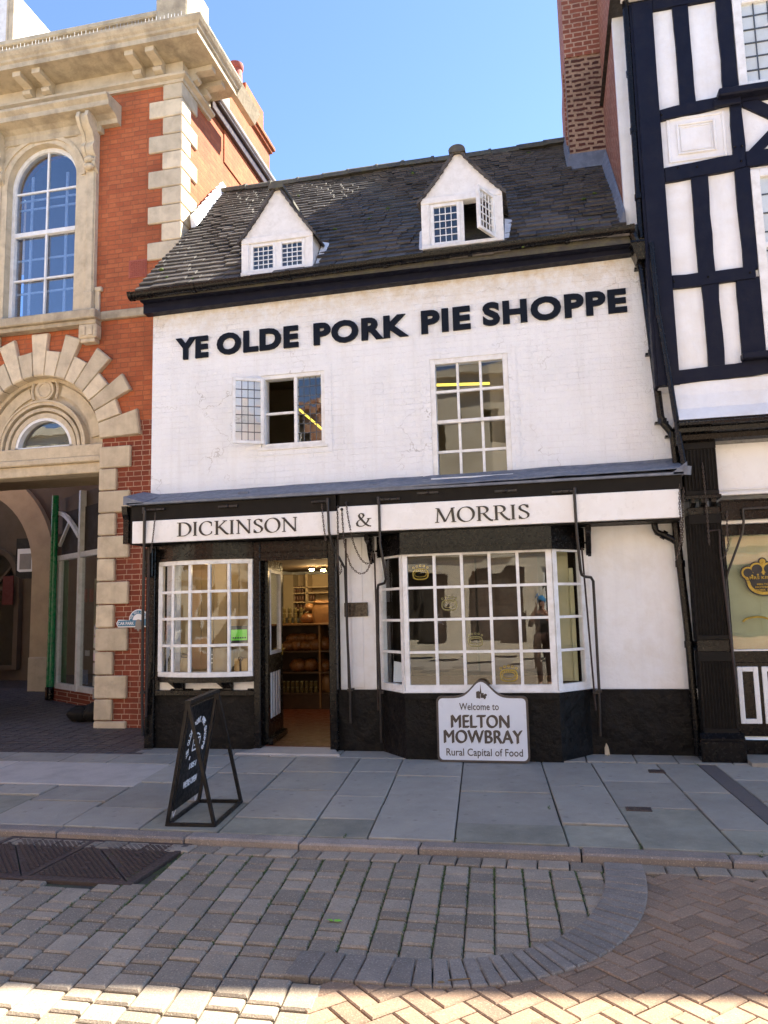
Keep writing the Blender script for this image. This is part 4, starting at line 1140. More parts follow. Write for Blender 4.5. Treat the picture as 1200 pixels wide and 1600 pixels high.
by.box(-2.03, -1.935, -.02, .05, .69, 2.21, .004); by.box(.345, .42, -.02, .05, .69, 2.21, .004)
bay = obj('bay_window', by, MT['white_paint'], shop); obj('pane', gl, MT['shop_glass'], bay)
bh = MB()
bh.prism([(-1.98, .0), (-1.62, -.42), (.03, -.42), (.39, 0)], 2.205, 2.44, 'z'); bh.prism([(-2.0, .0), (-1.63, -.435), (.04, -.435), (.41, 0)], 2.262, 2.28, 'z')
bh.prism([(-1.99, .0), (-1.625, -.44), (.035, -.44), (.40, 0)], 2.19, 2.205, 'z')
obj('bay_header', bh, MT['black_paint'], shop)
bs = MB()
for x in (-2.06, .40):
    bs.prism([(-.30, 2.44), (-.28, 2.38), (-.18, 2.34), (-.12, 2.22), (-.05, 2.15), (0, 2.12), (0, 2.44)], x, x + .055, 'x')
objs('bay_bracket', bs, MT['black_paint'], shop)
bs = MB(); bs.prism([(BAY[0][0] - .03, .0), (BAY[1][0] - .02, BAY[1][1] - .045), (BAY[2][0] + .02, BAY[2][1] - .045), (BAY[3][0] + .03, 0)], .683, .702, 'z')
obj('bay_sill', bs, MT['white_paint'], shop)

# ---- door
dr = MB(); HX, HY = -3.365, .02; DW, DH = .80, 2.17; z0 = .06
Md = hinge(HX, HY, rad(97))
def dbox(mb, u0, u1, v0, v1, t0=-.022, t1=.022, b=.004):
    mb.box(HX + u0, HX + u1, HY + t0, HY + t1, z0 + v0, z0 + v1, b)
for a in ((0, .10, 0, DH), (DW - .10, DW, 0, DH), (.10, DW - .10, 0, .22), (.10, DW - .10, .84, 1.02), (.10, DW - .10, DH - .12, DH)): dbox(dr, *a)
dbox(dr, .10, DW - .10, .22, .84, -.010, .010)
dbox(dr, -.0, DW, -.02, .05, -.075, -.022)
door = obj('door', xform(dr, Md), MT['black_paint'], shop)
dp = MB()
for u in (.16, .30, .44, .58): dbox(dp, u, u + .075, .26, .80, -.018, .018, .003)
dpo = obj('door_slats', xform(dp, Md), MT['white_paint'], door)
dp = MB()
for a in ((.10, .14, 1.02, DH - .12), (DW - .14, DW - .10, 1.02, DH - .12), (.14, DW - .14, 1.02, 1.06), (.14, DW - .14, DH - .16, DH - .12)): dbox(dp, *a, -.027, .027, .002)
obj('glazing_bead', xform(dp, Md), MT['white_paint'], door)
dp = MB(); dbox(dp, .14, DW - .14, 1.06, DH - .16, -.002, .002, 0); obj('pane', xform(dp, Md), MT['glass'], door)
dp = MB(); dbox(dp, DW - .07, DW - .03, 1.0, 1.14, -.03, .03, .002); dp.tube([Md.inverted() @ Vector((0, 0, 0))] * 1 + [Md.inverted() @ Vector((0, 0, .001))], .001, 4)
dp = MB(); dbox(dp, DW - .075, DW - .035, .98, 1.12, -.03, .03, .002); dbox(dp, DW - .17, DW - .05, 1.05, 1.07, -.065, -.045, .004); dbox(dp, DW - .065, DW - .045, 1.05, 1.07, -.05, .0, .002)
obj('door_handle', xform(dp, Md), MT['gold'], door)
th = MB(); th.hexa([(-3.62, -.36, -.02), (-2.36, -.36, -.02), (-2.52, -.02, -.02), (-3.40, -.02, -.02), (-3.60, -.34, .012), (-2.38, -.34, .012), (-2.54, -.02, .03), (-3.38, -.02, .03)])
obj('doorstep', th, MT['granite'], shop)
# ---- the inside of the shop
it = MB(); it.box(-4.6, 1.2, .0, 6.6, -.2, .035); it.box(-3.38, -2.545, -.02, .3, -.1, .033)
obj('shop_floor', it, MT['red_floor'], shop)
it = MB(); it.box(-4.62, 1.2, .285, 6.6, 2.30, 2.36); it.box(-4.62, 1.2, 6.5, 6.6, .0, 2.3); it.box(1.19, 1.22, .285, 6.5, .0, 2.3)
obj('shop_ceiling', it, MT['ceiling'], shop)
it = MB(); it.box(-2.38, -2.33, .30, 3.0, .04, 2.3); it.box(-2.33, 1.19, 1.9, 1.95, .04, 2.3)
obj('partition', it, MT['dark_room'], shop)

# ---- pipes, irons and chains on the front
hp = MB(); hp.tube([(1.06, -.30, 5.72), (1.10, -.28, 5.62), (1.14, -.24, 5.54)], .045, 8)
hp.hexa([(1.12, -.26, 5.38), (1.22, -.26, 5.38), (1.22, -.06, 5.38), (1.12, -.06, 5.38), (1.06, -.30, 5.56), (1.30, -.30, 5.56), (1.30, -.05, 5.56), (1.06, -.05, 5.56)])
hp.box(1.05, 1.31, -.31, -.04, 5.56, 5.585, .003)
obj('hopper_head', hp, MT['black_paint'], shop)
dw = MB()
dw.tube([(1.17, -.11, 5.44), (1.20, -.11, 5.0), (1.27, -.11, 3.62), (1.285, -.11, 3.55), (1.36, -.11, 3.44), (1.385, -.11, 3.38), (1.40, -.11, 3.0)], .04, 10)
for z, x in ((5.36, 1.176), (4.35, 1.232), (3.56, 1.283), (3.40, 1.38)): dw.tube([(x, -.11, z - .03), (x, -.11, z + .03)], .05, 10); dw.box(x - .07, x + .07, -.07, -.0, z - .012, z + .012)
dw.tube([(1.13, -.09, 2.46), (1.135, -.09, 2.40), (1.15, -.09, 2.35), (1.30, -.09, 2.27), (1.345, -.09, 2.23)], .035, 10); dw.tube([(1.345, -.09, 2.45), (1.36, -.09, 2.1), (1.395, -.09, 1.3), (1.41, -.09, .02)], .042, 10)
dw.tube([(1.20, -.09, 2.33), (1.24, -.09, 2.305)], .05, 10)
for z, x in ((2.0, 1.365), (1.15, 1.398), (.15, 1.408)): dw.tube([(x, -.09, z - .035), (x, -.09, z + .035)], .052, 10)
objs('downpipe', dw, MT['black_paint'], shop, 40)
def rods(name, pix, Y, r, m='iron', ys=None):
    t = MB(); t.tube([W(p[0], p[1], (ys[i] if ys else Y)) for i, p in enumerate(pix)], r, 8); o = obj(name, t, MT[m], shop, 50); return o
def hingeplate(px, py, l, Y=-.47):
    t = MB(); p = W(px, py, Y); s = 1 if l > 0 else -1
    t.box(p.x, p.x + l, p.y - .014, p.y + .016, p.z - .012, p.z + .012, .003)
    for k in range(3): q = p.x + l * (.25 + .3 * k); t.sphere((q, p.y - .016, p.z), .009, 6, 4)
    t.tube([(p.x, p.y - .025, p.z + .03), (p.x, p.y - .025, p.z - .04)], .018, 8)
    objs('awning_bracket', t, MT['iron'], shop)
hingeplate(226, 797, .26); hingeplate(513, 783, -.20); hingeplate(592, 781, .24, -.48); hingeplate(898, 767, -.24, -.48)
for px, py in ((356, 791), (668, 770), (790, 767)):
    t = MB(); p = W(px, py, -.46); t.box(p.x - .12, p.x + .12, p.y - .012, p.y + .012, p.z - .014, p.z + .014, .003); t.sphere((p.x, p.y - .012, p.z), .02, 8, 5); objs('awning_bracket', t, MT['iron'], shop)
A_ = -.50
rods('awning_arm', [(226, 797), (225, 860), (223, 980), (222, 1090), (223, 1150)], 0, .018, 'iron', [A_, -.45, -.30, -.20, -.18])
rods('awning_arm', [(233, 855), (231, 980), (228, 1120)], 0, .016, 'rust', [-.22, -.2, -.18])
rods('awning_arm', [(512, 783), (514, 830), (518, 850), (539, 888), (543, 1000), (547, 1080), (548, 1130)], 0, .015, 'iron', [A_, A_, -.45, -.28, -.14, -.10, -.10])
rods('awning_arm', [(528, 842), (540, 842), (541, 905), (545, 1075)], 0, .012, 'rust', [-.1, -.12, -.10, -.08])
rods('awning_arm', [(592, 781), (594, 850), (601, 890), (603, 905), (601, 911), (591, 914), (590, 922), (591, 1000), (594, 1075), (596, 1160)], 0, .015, 'iron', [-.50, -.46, -.42, -.40, -.36, -.26, -.22, -.2, -.16, -.14])
rods('awning_arm', [(585, 865), (588, 960), (591, 1110)], -.12, .010, 'rust')
rods('awning_arm', [(897, 765), (901, 830), (907, 890), (909, 898), (914, 901), (923, 902), (927, 908), (931, 980), (936, 1075), (938, 1150)], 0, .016, 'iron', [-.50, -.47, -.42, -.38, -.34, -.24, -.2, -.17, -.14, -.13])
rods('awning_arm', [(909, 856), (918, 960), (931, 1110)], -.14, .010, 'rust')
t = MB()
for px, py, Y in ((223, 1082, -.2), (547, 1078, -.1), (596, 1082, -.15), (936, 1080, -.14), (931, 1082, -.14)):
    p = W(px, py, Y); t.box(p.x - .03, p.x + .03, p.y - .02, 0, p.z - .015, p.z + .015, .003)
objs('awning_bracket', t, MT['iron'], shop)
def chain(pix, Y, group=None, ys=None):
    pts = [W(p[0], p[1], ys[i] if ys else Y) for i, p in enumerate(pix)]
    fine = []
    for i in range(len(pts) - 1):
        p0 = pts[max(i - 1, 0)]; p1 = pts[i]; p2 = pts[i + 1]; p3 = pts[min(i + 2, len(pts) - 1)]
        for k in range(20):
            t_ = k / 20
            fine.append(.5 * ((2 * p1) + (p2 - p0) * t_ + (2 * p0 - 5 * p1 + 4 * p2 - p3) * t_ ** 2 + (3 * p1 - p0 - 3 * p2 + p3) * t_ ** 3))
    fine.append(pts[-1])
    mb = MB(); acc = 0; step = .026; n = 0; last = fine[0]
    for i in range(1, len(fine)):
        seg = fine[i] - last; l = seg.length
        while acc + l >= step:
            k = (step - acc) / l; c = last + seg * k; d = seg.normalized()
            a = d.cross(Vector((0, -1, 0))).normalized() if n % 2 else Vector((0, -1, 0)) - d * d.dot(Vector((0, -1, 0))); a.normalize()
            mb.tube([c + d * .019 * math.cos(q) + a * .0085 * math.sin(q) for q in [2 * math.pi * j / 8 for j in range(8)]], .0036, 5, False, True)
            n += 1; last = c; seg = fine[i] - last; l = seg.length; acc = 0
        acc += l; last = fine[i]
    return obj('chain', mb, MT['chain'], shop)
chain([(243, 800), (240, 830), (236, 862)], -.49); chain([(503, 786), (505, 815), (509, 845)], -.49)
chain([(527, 795), (528, 830), (528, 870), (530, 895), (533, 893), (533, 880)], -.48); chain([(534, 797), (537, 840), (540, 860)], -.48)
chain([(541, 787), (545, 815), (553, 850), (563, 872), (572, 880), (579, 879)], 0, None, [-.50, -.50, -.40, -.3, -.22, -.2])
chain([(541, 862), (549, 885), (562, 896), (573, 892), (579, 878), (581, 862)], -.2)
chain([(1062, 755), (1062, 790), (1064, 830), (1061, 860), (1057, 872)], -.49); chain([(1068, 760), (1067, 800), (1066, 850)], -.46)
for px, py in ((541, 786), (528, 792), (534, 796)):
    t = MB(); p = W(px, py, -.475); t.sphere(p, .018, 8, 5); objs('chain_eye', t, MT['iron'], shop)
t = MB(); a, b = W(538, 942, -.02), W(575, 963, -.02); t.box(a.x, b.x, -.03, -.005, b.z, a.z, .004)
for i in (0, 1, 2): t.box(a.x + .02 + .09 * i, a.x + .03 + .09 * i, -.036, -.03, b.z + .02, a.z - .02)
tag(obj('wall_plaque', t, MT['plaque']), 'small dark bronze plaque on the white wall between door and bay window', 'plaque')
t = MB(); p = W(948, 1172, -.06); t.prism([(p.x - .02, 0), (p.x + .03, 0), (p.x + .02, .08), (p.x - .0, .12), (p.x - .02, .07)], -.065, -.02, 'y')
obj('broken_corner', t, MT['stone'], shop)
# ================================================================ what stands inside the shop
def spot(loc, e, r=.05, col=(1, .70, .36)):
    l = bpy.data.lights.new('shop_lamp_and_fill', 'POINT'); l.energy = e; l.color = col; l.shadow_soft_size = r
    o = bpy.data.objects.new('shop_lamp_and_fill', l); COL.objects.link(o); o.location = loc
for i, (px, py) in enumerate(((487, 887), (505, 888))):
    d = ray(px, py); zc = 2.285; k = (zc - CAM.z) / d.z; p = CAM + d * k
    if p.y > 3.3: p = W(px, py, 2.6 + .5 * i)
    m = MB(); m.lathe((p.x, p.y, p.z - .02), [(.02, .05), (.045, .04), (.05, 0)][::-1], 12)
    t = thing('ceiling_spotlight', ('lit warm ceiling spotlight inside the shop, the one nearer the door jamb' if i else 'lit warm ceiling spotlight inside the shop, the fainter one deeper inside'), 'lamp', p, 'spotlights in the shop ceiling')
    obj('housing', m, MT['dull_black'], t)
    m = MB(); m.sphere((p.x, p.y, p.z - .03), (.042, .042, .022), 10, 6); obj('bulb', m, MT['lamp_warm'], t)
    spot((p.x + .05, p.y - .1, p.z - .14), .9)
spot((-3.0, 2.0, 2.15), .7); spot((-4.1, 1.2, 2.15), .9); spot((-4.1, .0, 2.12), .25); spot((-.6, 1.0, 2.1), .5)  # unseen lights without fittings; the bow window one added to brighten its display
SY = 3.2                                                             # shelf unit facing the door
t = thing('bread_shelf', 'dark wooden bread shelving facing the open shop door', 'shelf', (-3.9, SY, 0))
def wz(py, px=480, Y=SY): return W(px, py, Y).z
xa, xb = -4.58, -2.95; xm = W(498, 1000, SY).x
zt, z2, z3, z4 = wz(974), wz(1017), wz(1050), wz(1083)
s = MB(); s.box(xa, xb, SY - .05, SY + .45, zt - .03, zt, .004); obj('top_board', s, MT['wood'], t)
for z in (z2, z3, z4): s = MB(); s.box(xa, xb, SY, SY + .42, z - .025, z, .003); obj('shelf_board', s, MT['dark_wood'], t)
s = MB(); s.box(xa, xb, SY + .42, SY + .45, .05, zt - .03); obj('back_panel', s, MT['dark_wood'], t)
for x in (xm, xb - .03, xa): s = MB(); s.box(x, x + .03, SY - .01, SY + .42, .05, zt - .03); obj('side_panel', s, MT['wood'], t)
s = MB(); s.box(xa, xb, SY + .02, SY + .42, .03, z4 - .03); obj('kickboard', s, MT['dark_wood'], t)
t = thing('jar_cabinet', 'cream open wall cabinet of jars and bottles at the back of the shop', 'cabinet', (-4.2, 3.95, 1.4))
CY = 3.95
ca, cb = W(442, 900, CY).x, W(492, 900, CY).x; cz0, cz1 = W(470, 965, CY).z, W(470, 897, CY).z; cm_ = W(458, 900, CY).x; cn = W(477, 900, CY).x
s = MB(); s.box(ca, cm_, CY, CY + .3, cz0, cz1, .004); obj('door_panel', s, MT['room'], t)
s = MB(); s.box(cn, cn + .04, CY, CY + .3, cz0, cz1); s.box(cm_, cb + .4, CY + .28, CY + .3, cz0, cz1); obj('back_panel', s, MT['cream'], t)
for py in (926, 940, 917, 952): s = MB(); z = W(470, py, CY).z; s.box(cm_, cb + .4, CY, CY + .28, z - .02, z); obj('shelf_board', s, MT['cream'], t)
def jarproto(name, label, cat, group, r, h, m, lidm):
    t = thing(name, label, cat, (0, 0, 0), group)
    b = MB(); b.lathe((0, 0, 0), [(r * .85, 0), (r, .01), (r, h * .8), (r * .75, h * .88)], 10); obj('body', b, MT[m], t, 40)
    b = MB(); b.lathe((0, 0, h * .88), [(r * .8, 0), (r * .8, h * .12)], 10); obj('lid', b, MT[lidm], t, 40)
    return t
def row(src, pts, label=None):
    for i, p in enumerate(pts):
        if i == 0: src.location = p
        else: copy_thing(src, p)
j = jarproto('sauce_jar', 'small jar among the stacked rows on the wooden shelf top inside the door', 'jar', 'jars stacked on the bread shelf top', .033, .085, 'jar', 'lid')
row(j, [(W(443 + 9 * i, 970, SY + .1).x, SY + .12, zt + .001 + k * .086) for k in range(3) for i in range(4)])
j = jarproto('pickle_jar', 'small jar in the rows on the lowest shelf board inside the door', 'jar', 'jars on the lowest shelf', .034, .09, 'jar', 'lid')
row(j, [(W(444 + 7.2 * i, 1080, SY + .1).x, SY + .08, z4 + .001 + k * .091) for k in range(2) for i in range(8)])
j = jarproto('sauce_bottle', 'small red topped bottle on the cream wall cabinet', 'bottle', 'bottles in the cream cabinet', .03, .12, 'packet', 'packet')
row(j, [(W(461 + 4 * i, 925, CY + .1).x, CY + .1, W(470, 926, CY).z + .001) for i in range(4)] + [(W(461 + 4 * i, 939, CY + .1).x, CY + .1, W(470, 940, CY).z + .001) for i in range(4)]
    + [(W(482 + 4 * i, 939, CY + .1).x, CY + .1, W(470, 940, CY).z + .001) for i in range(3)] + [(W(461 + 5 * i, 952, CY + .1).x, CY + .1, W(470, 952, CY).z + .001) for i in range(5)])
def loaf(label, px, z, r, m='crust', Y=None, cat='bread', nm='loaf', group=None):
    Y = Y or SY + .16; p = W(px, 1000, Y); b = MB()
    b.sphere((p.x, Y, z + r[2] * .72), r, 14, 9, .05); 
    b.v = [(x, y, max(zz, z + .001)) for x, y, zz in b.v]
    return tag(obj(nm, b, MT[m], None, 60), label, cat, group)
for i, px in enumerate((452, 466, 480, 494)): loaf('dark crusty loaf in the heap on the upper shelf below the jars', px, z2, (.14, .13, .10 + .02 * (i % 2)), 'crust', None, 'bread', 'loaf', 'loaves on the upper shelf')
for i, px in enumerate((459, 473, 487)): loaf('dark crusty loaf in the heap on the upper shelf below the jars', px, z2 + .14, (.13, .12, .08), 'crust', None, 'bread', 'loaf', 'loaves on the upper shelf')
loaf('glossy round loaf on the middle shelf, the one nearer the door leaf', 467, z3, (.16, .14, .12)); loaf('glossy round loaf on the middle shelf beside the shelf upright', 486, z3, (.13, .13, .12))
loaf('golden loaf on the upper shelf right of the upright', 508, z2, (.13, .13, .13)); loaf('golden loaf on the middle shelf right of the upright', 508, z3, (.13, .13, .11)); loaf('pale paper bag on the lowest shelf right of the upright', 510, z4, (.12, .12, .19), 'paper', None, 'bag', 'paper_bag')
p = W(509, 1000, SY + .16); b = MB(); n_ = 14; pr_ = [(0, .17), (.10, .20), (.22, .185), (.30, .15), (.34, .17), (.37, .16)]
vs = []
for z_, r_ in pr_:
    for j_ in range(n_):
        q_ = 2 * math.pi * j_ / n_; k_ = r_ / max(abs(math.cos(q_)), abs(math.sin(q_))) ** .6 * U(.92, 1.06); vs.append((p.x + k_ * math.cos(q_) * 1.15, p.y + k_ * math.sin(q_) * .6, zt + z_ + (U(-.02, .02) if z_ > .3 else 0)))
b.add(vs, [(i_ * n_ + j_, i_ * n_ + (j_ + 1) % n_, (i_ + 1) * n_ + (j_ + 1) % n_, (i_ + 1) * n_ + j_) for i_ in range(len(pr_) - 1) for j_ in range(n_)] + [list(range(n_))[::-1]])
tag(obj('paper_bag', b, MT['paper'], None, 25), 'large brown paper bag of bread on the shelf top beside the door jamb', 'bag')
loaf('round bread in clear wrap on the shelf top beside the jars', 482, zt, (.14, .13, .10), 'crust'); loaf('pale roll balanced on the wrapped bread on the shelf top', 484, zt + .19, (.09, .09, .08), 'paper')
# ---- behind the bow window
s = MB(); x = -4.68
while x < -3.75:
    s.rnd(); s.box(x, x + .165, .30, .325, .80, 2.3, .004); x += .17
tag(obj('window_backing', s, MT['tan_board']), 'tan vertical boarding behind the bow window display', 'boarding')
s = MB(); s.box(-4.68, -3.5, -.08, .34, .85, .875); curved(s, -4.66, -3.52, .852, .876, .045, .2)
tag(obj('window_board', s, MT['wood']), 'warm wooden display board inside the bow window', 'shelf')
zb = .877
b = MB(); b.lathe((-4.44, .10, zb), [(.07, 0), (.078, .02), (.078, .15), (.06, .18), (.035, .20), (.038, .215)], 16)
t = thing('storage_jar', 'squat stoneware jar with a wire clip at the foot of the bow window', 'jar', (-4.44, .10, zb)); obj('body', b, MT['stoneware'], t, 40)
b = MB(); b.tube([(-4.44 + .05 * math.cos(q), .045, zb + .205 + .02 * math.sin(q)) for q in [2 * math.pi * i / 12 for i in range(12)]], .005, 5, False, True); obj('wire_clip', b, MT['iron'], t)
b = MB(); b.lathe((-3.98, .16, zb), [(.13, 0), (.135, .01), (.135, .02), (.128, .03), (.128, .30), (.11, .31)], 20); tag(obj('wooden_drum', b, MT['stoneware'], None, 40), 'tall tan drum standing in the bow window', 'container')
t = thing('gift_box', 'tan gift box tied with dark string in the bow window corner', 'box', (-3.68, .06, zb))
b = MB(); b.box(-3.77, -3.60, .0, .12, zb, zb + .17, .003); obj('carton', b, MT['box_card'], t)
b = MB(); b.box(-3.70, -3.675, -.003, .123, zb, zb + .173); b.tube([(-3.6875 + .03 * math.cos(q), .0, zb + .165 + .022 * math.sin(q)) for q in [2 * math.pi * i / 12 for i in range(12)]], .006, 5, False, True); obj('string', b, MT['dark_wood'], t)
b = MB(); b.lathe((-4.625, .05, zb), [(.035, 0), (.035, .17), (.014, .22), (.014, .28), (.018, .285)], 12); tag(obj('dark_bottle', b, MT['black_paint'], None, 40), 'dark bottle in the bow window beside the stoneware jar', 'bottle')
b = MB(); b.box(-4.22, -4.0, .22, .24, zb, zb + .29, .004)
t = thing('display_card', 'dark square display card behind the bow window jars', 'card', (-4.1, .23, zb)); obj('card', b, MT['black_card'], t)
b = MB()
for i, l in enumerate((.12, .15, .1)): b.box(-4.18, -4.18 + l, .214, .219, zb + .20 - .05 * i, zb + .215 - .05 * i)
obj('print', b, MT['white_print'], t)
s = MB(); s.box(-3.72, -3.5, .30, .34, 1.62, 2.3); s.box(-3.72, -3.5, .30, .31, 1.4, 1.6)
tag(obj('wall_panel', s, MT['room']), 'pale wall panel behind the bow window above the pie shelf', 'panel')
for i in range(5):
    loaf('small pie on the dim shelf behind the green notice', 0, 1.36, (.05, .05, .035), 'crust', .36, 'pie', 'pie', 'pies behind the bow window').location.x += -3.72 + .05 * i - W(0, 1000, .36).x
s = MB(); s.box(-3.75, -3.48, .32, .5, 1.33, 1.358); tag(obj('pie_shelf', s, MT['dark_wood']), 'narrow dark shelf of pies behind the bow window', 'shelf')
# notice on the glass
t = thing('hygiene_notice', 'bright green notice with a dark border stuck on the bow window beside the door', 'notice', (-3.6, bowY(-3.6), 1.35))
a, c = W(363, 978, bowY(-3.62) + .01), W(387, 1004, bowY(-3.55) + .01)
def bowq(mb, x0, x1, z0, z1, o): mb.add([(x0, bowY(x0) + o, z0), (x1, bowY(x1) + o, z0), (x1, bowY(x1) + o, z1), (x0, bowY(x0) + o, z1), (x0, bowY(x0) + o + .002, z0), (x1, bowY(x1) + o + .002, z0), (x1, bowY(x1) + o + .002, z1), (x0, bowY(x0) + o + .002, z1)], [(0, 1, 2, 3), (4, 5, 6, 7), (0, 1, 5, 4), (2, 3, 7, 6), (0, 3, 7, 4), (1, 2, 6, 5)])
b = MB(); bowq(b, a.x, c.x, c.z, a.z, .010); obj('dark_border', b, MT['black_card'], t)
b = MB(); bowq(b, a.x, c.x - .005, c.z + .03, c.z + .155, .006); obj('green_panel', b, MT['lime'], t)
b = MB()
for i in range(6): x = a.x + .02 + .026 * i; bowq(b, x, x + .016, c.z + .05, c.z + .068, .003)
obj('rating_marks', b, MT['black_card'], t)
# ---- behind the bay
def crown(px, py, s, label, m='gold'):
    """pie-shaped crown: five balls over a rounded pie, in outline"""
    p = W(px, py, -.372); t = MB(); y = -.372
    def ringm(cx, cz, rx, rz_, r, n=14, p1=2.0): t.tube([(cx + rx * abs(math.cos(q)) ** (2 / p1) * (1 if math.cos(q) > 0 else -1), y, cz + rz_ * abs(math.sin(q)) ** (2 / p1) * (1 if math.sin(q) > 0 else -1)) for q in [2 * math.pi * i / n + .01 for i in range(n)]], r, 5, False, True)
    ringm(p.x, p.z - s * .12, s * .62, s * .42, s * .06, 26, 3); ringm(p.x, p.z - s * .10, s * .48, s * .24, s * .035, 22, 2.4)
    for i in range(5): a = -1 + i * .5; ringm(p.x + s * .58 * a, p.z + s * (.58 - .16 * a * a), s * .075, s * .075, s * .035, 8)
    for i in range(7): u = -.5 + i / 6; t.box(p.x + s * (u * .95 - .02), p.x + s * (u * .95 + .02), y - .004, y + .004, p.z + s * .1, p.z + s * .26)
    o = obj('crown_transfer', t, MT[m]); tag(o, label, 'window sticker', 'gold crown stickers on the bay window'); return o
crown(657, 895, .135, 'bright gold crown sticker on the highest row of bay window panes', 'gold'); crown(702, 943, .13, 'faint gold crown sticker on the second row of bay window panes', 'gold_pale')
crown(743, 1000, .12, 'faint gold crown sticker on the third row of bay window panes', 'gold_pale'); crown(795, 1053, .14, 'bright gold crown sticker on the lowest row of panes beside the welcome sign', 'gold')
t = thing('leaflet_stack', 'white leaflets leaning inside the canted side of the bay nearest the door', 'leaflets', (-1.75, -.05, .75))
for i in range(2):
    b = MB(); x = -1.80 + .09 * i; b.hexa([(x, -.09 + .03 * i, .77), (x + .10, -.10 + .03 * i, .77), (x + .10, -.095 + .03 * i, .77), (x, -.085 + .03 * i, .77), (x, -.02 + .03 * i, 1.0), (x + .10, -.03 + .03 * i, .98), (x + .10, -.025 + .03 * i, .98), (x, -.015 + .03 * i, 1.0)])
    obj('leaflet', b, MT['blue_card'] if False else MT['white_print'], t)
s = MB(); s.prism([(-1.84, .04), (-1.56, -.32), (-.02, -.30), (.26, .04), (.26, 1.0), (-1.84, 1.0)], .70, .74, 'z')
tag(obj('display_board', s, MT['wood']), 'wooden display board along the inside of the bay window', 'shelf')
s = MB(); s.box(.06, .20, .05, .09, .76, 2.15, .004); s.box(.20, .25, .02, .06, .76, 2.0, .004); s.box(.02, .2, .09, .5, .76, 2.19)
tag(obj('folded_shutter', s, MT['etched']), 'pale cream folded shutter behind the canted side of the bay nearest the plain wall', 'shutter')
s = MB(); s.box(-.9, -.15, .9, .93, .8, 2.2); s.box(-1.5, -.95, 1.1, 1.13, .8, 2.2)
tag(obj('screen_panel', s, MT['dark_wood']), 'dim brown screen standing inside the bay window', 'screen')
# ================================================================ the brick hall on the left
T = 1.2; HX0, HXC = -13.0, -5.15
hall = thing('brick_hall', 'orange red brick hall with cream stone quoins, arch and heavy cornice', 'hall', (-8, T, 0))
AC, AZ = -7.42, 4.14                                                # centre of the arch
def arcpts(cx, cz, rx, rz_, a0, a1, n): return [(cx + rx * math.cos(rad(a0 + (a1 - a0) * i / n)), cz + rz_ * math.sin(rad(a0 + (a1 - a0) * i / n))) for i in range(n + 1)]
WX, WZ, WR = -7.47, 8.36, .61
b = MB()
b.holed([(HX0, 4.42)] + arcpts(AC, AZ, 1.14, 1.20, 166, 14, 24) + [(HXC, 4.42), (HXC, 9.76), (HX0, 9.76)], [[(WX - WR - .06, 6.10), (WX + WR + .06, 6.10)] + arcpts(WX, WZ, WR + .06, .68, 0, 180, 24)], T, T + .4)
b.box(HXC - .4, HXC, T + .4, 9.0, 0, 10.2); b.box(HX0, HXC, 8.9, 9.0, 0, 9.76)
obj('wall', b, MT['brick'], hall)
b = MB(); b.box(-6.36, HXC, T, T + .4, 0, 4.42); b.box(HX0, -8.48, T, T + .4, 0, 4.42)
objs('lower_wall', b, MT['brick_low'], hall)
q = MB(); z = 9.70; i = 0
while z > 6.45:                                                      # corner quoins, alternating
    h = .285; lf, ls = (.29, .50) if i % 2 == 0 else (.52, .27); q.rnd()
    q.box(HXC - lf, HXC + .03, T - .035, T + ls, z - h + .006, z - .006, .012); z -= h; i += 1
objs('corner_quoin', q, MT['stone'], hall, None, -.004)
q = MB(); z = .0; i = 0
hs = [.13, .30, .33, .33, .33, .33, .33, .33, .33, .33, .33, .33, .33]
for h in hs:                                                        # jamb quoins of the archway
    wd_ = .50 if i % 2 == 0 else .28; q.rnd()
    if z + h > 4.3: break
    for sx, x in ((1, -6.38), (-1, 2 * AC + 6.38)):
        q.box(x, x + sx * wd_, T - .05, T + .42, z + .007, z + h - .007, .014)
    z += h; i += 1
objs('jamb_quoin', q, MT['stone'], hall, None, -.004)
v = MB()
for k in range(17):                                                 # arch stones
    a0, a1 = 5 + 10 * k, 15 + 10 * k; ro = 1.70 if k % 2 == 0 else 1.43
    if k == 0: a0 = 2
    if k == 16: a1 = 178
    v.rnd(); e = .35
    pts = [(AC + r_ * math.cos(rad(a)), AZ + r_ * 1.03 * math.sin(rad(a))) for r_, a in ((1.05, a0 + e), (ro, a0 + e * .6), (ro, a1 - e * .6), (1.05, a1 - e))]
    inn = [(p[0] + (sum(t[0] for t in pts) / 4 - p[0]) * .06, p[1] + (sum(t[1] for t in pts) / 4 - p[1]) * .06) for p in pts]
    vs = [(x, T + .3, z) for x, z in pts] + [(x, T - .055, z) for x, z in pts] + [(x, T - .075, z) for x, z in inn]
    fs = [(a, (a + 1) % 4, 4 + (a + 1) % 4, 4 + a) for a in range(4)] + [(4 + a, 4 + (a + 1) % 4, 8 + (a + 1) % 4, 8 + a) for a in range(4)] + [(8, 9, 10, 11), (3, 2, 1, 0)]
    v.add(vs, fs)
objs('arch_stone', v, MT['stone'], hall, None, -.02)
t = MB(); FR = .49                                                   # carved stone filling of the arch
def half(mb, r0, r1, y0, y1, cz=AZ - .02, n=30, k=1.0): mb.prism(arcpts(AC, cz, r1, r1 * k, 0, 180, n) + arcpts(AC, cz, r0, r0 * k, 180, 0, n), y0, y1, 'y')
half(t, FR, 1.10, T + .16, T + .30, k=1.05); half(t, FR, FR + .07, T + .09, T + .16); half(t, FR + .10, FR + .15, T + .07, T + .16); half(t, FR + .19, FR + .24, T + .05, T + .16)
half(t, 1.0, 1.09, T + .09, T + .16, k=1.05); half(t, FR + .235, FR + .26, T + .03, T + .16)
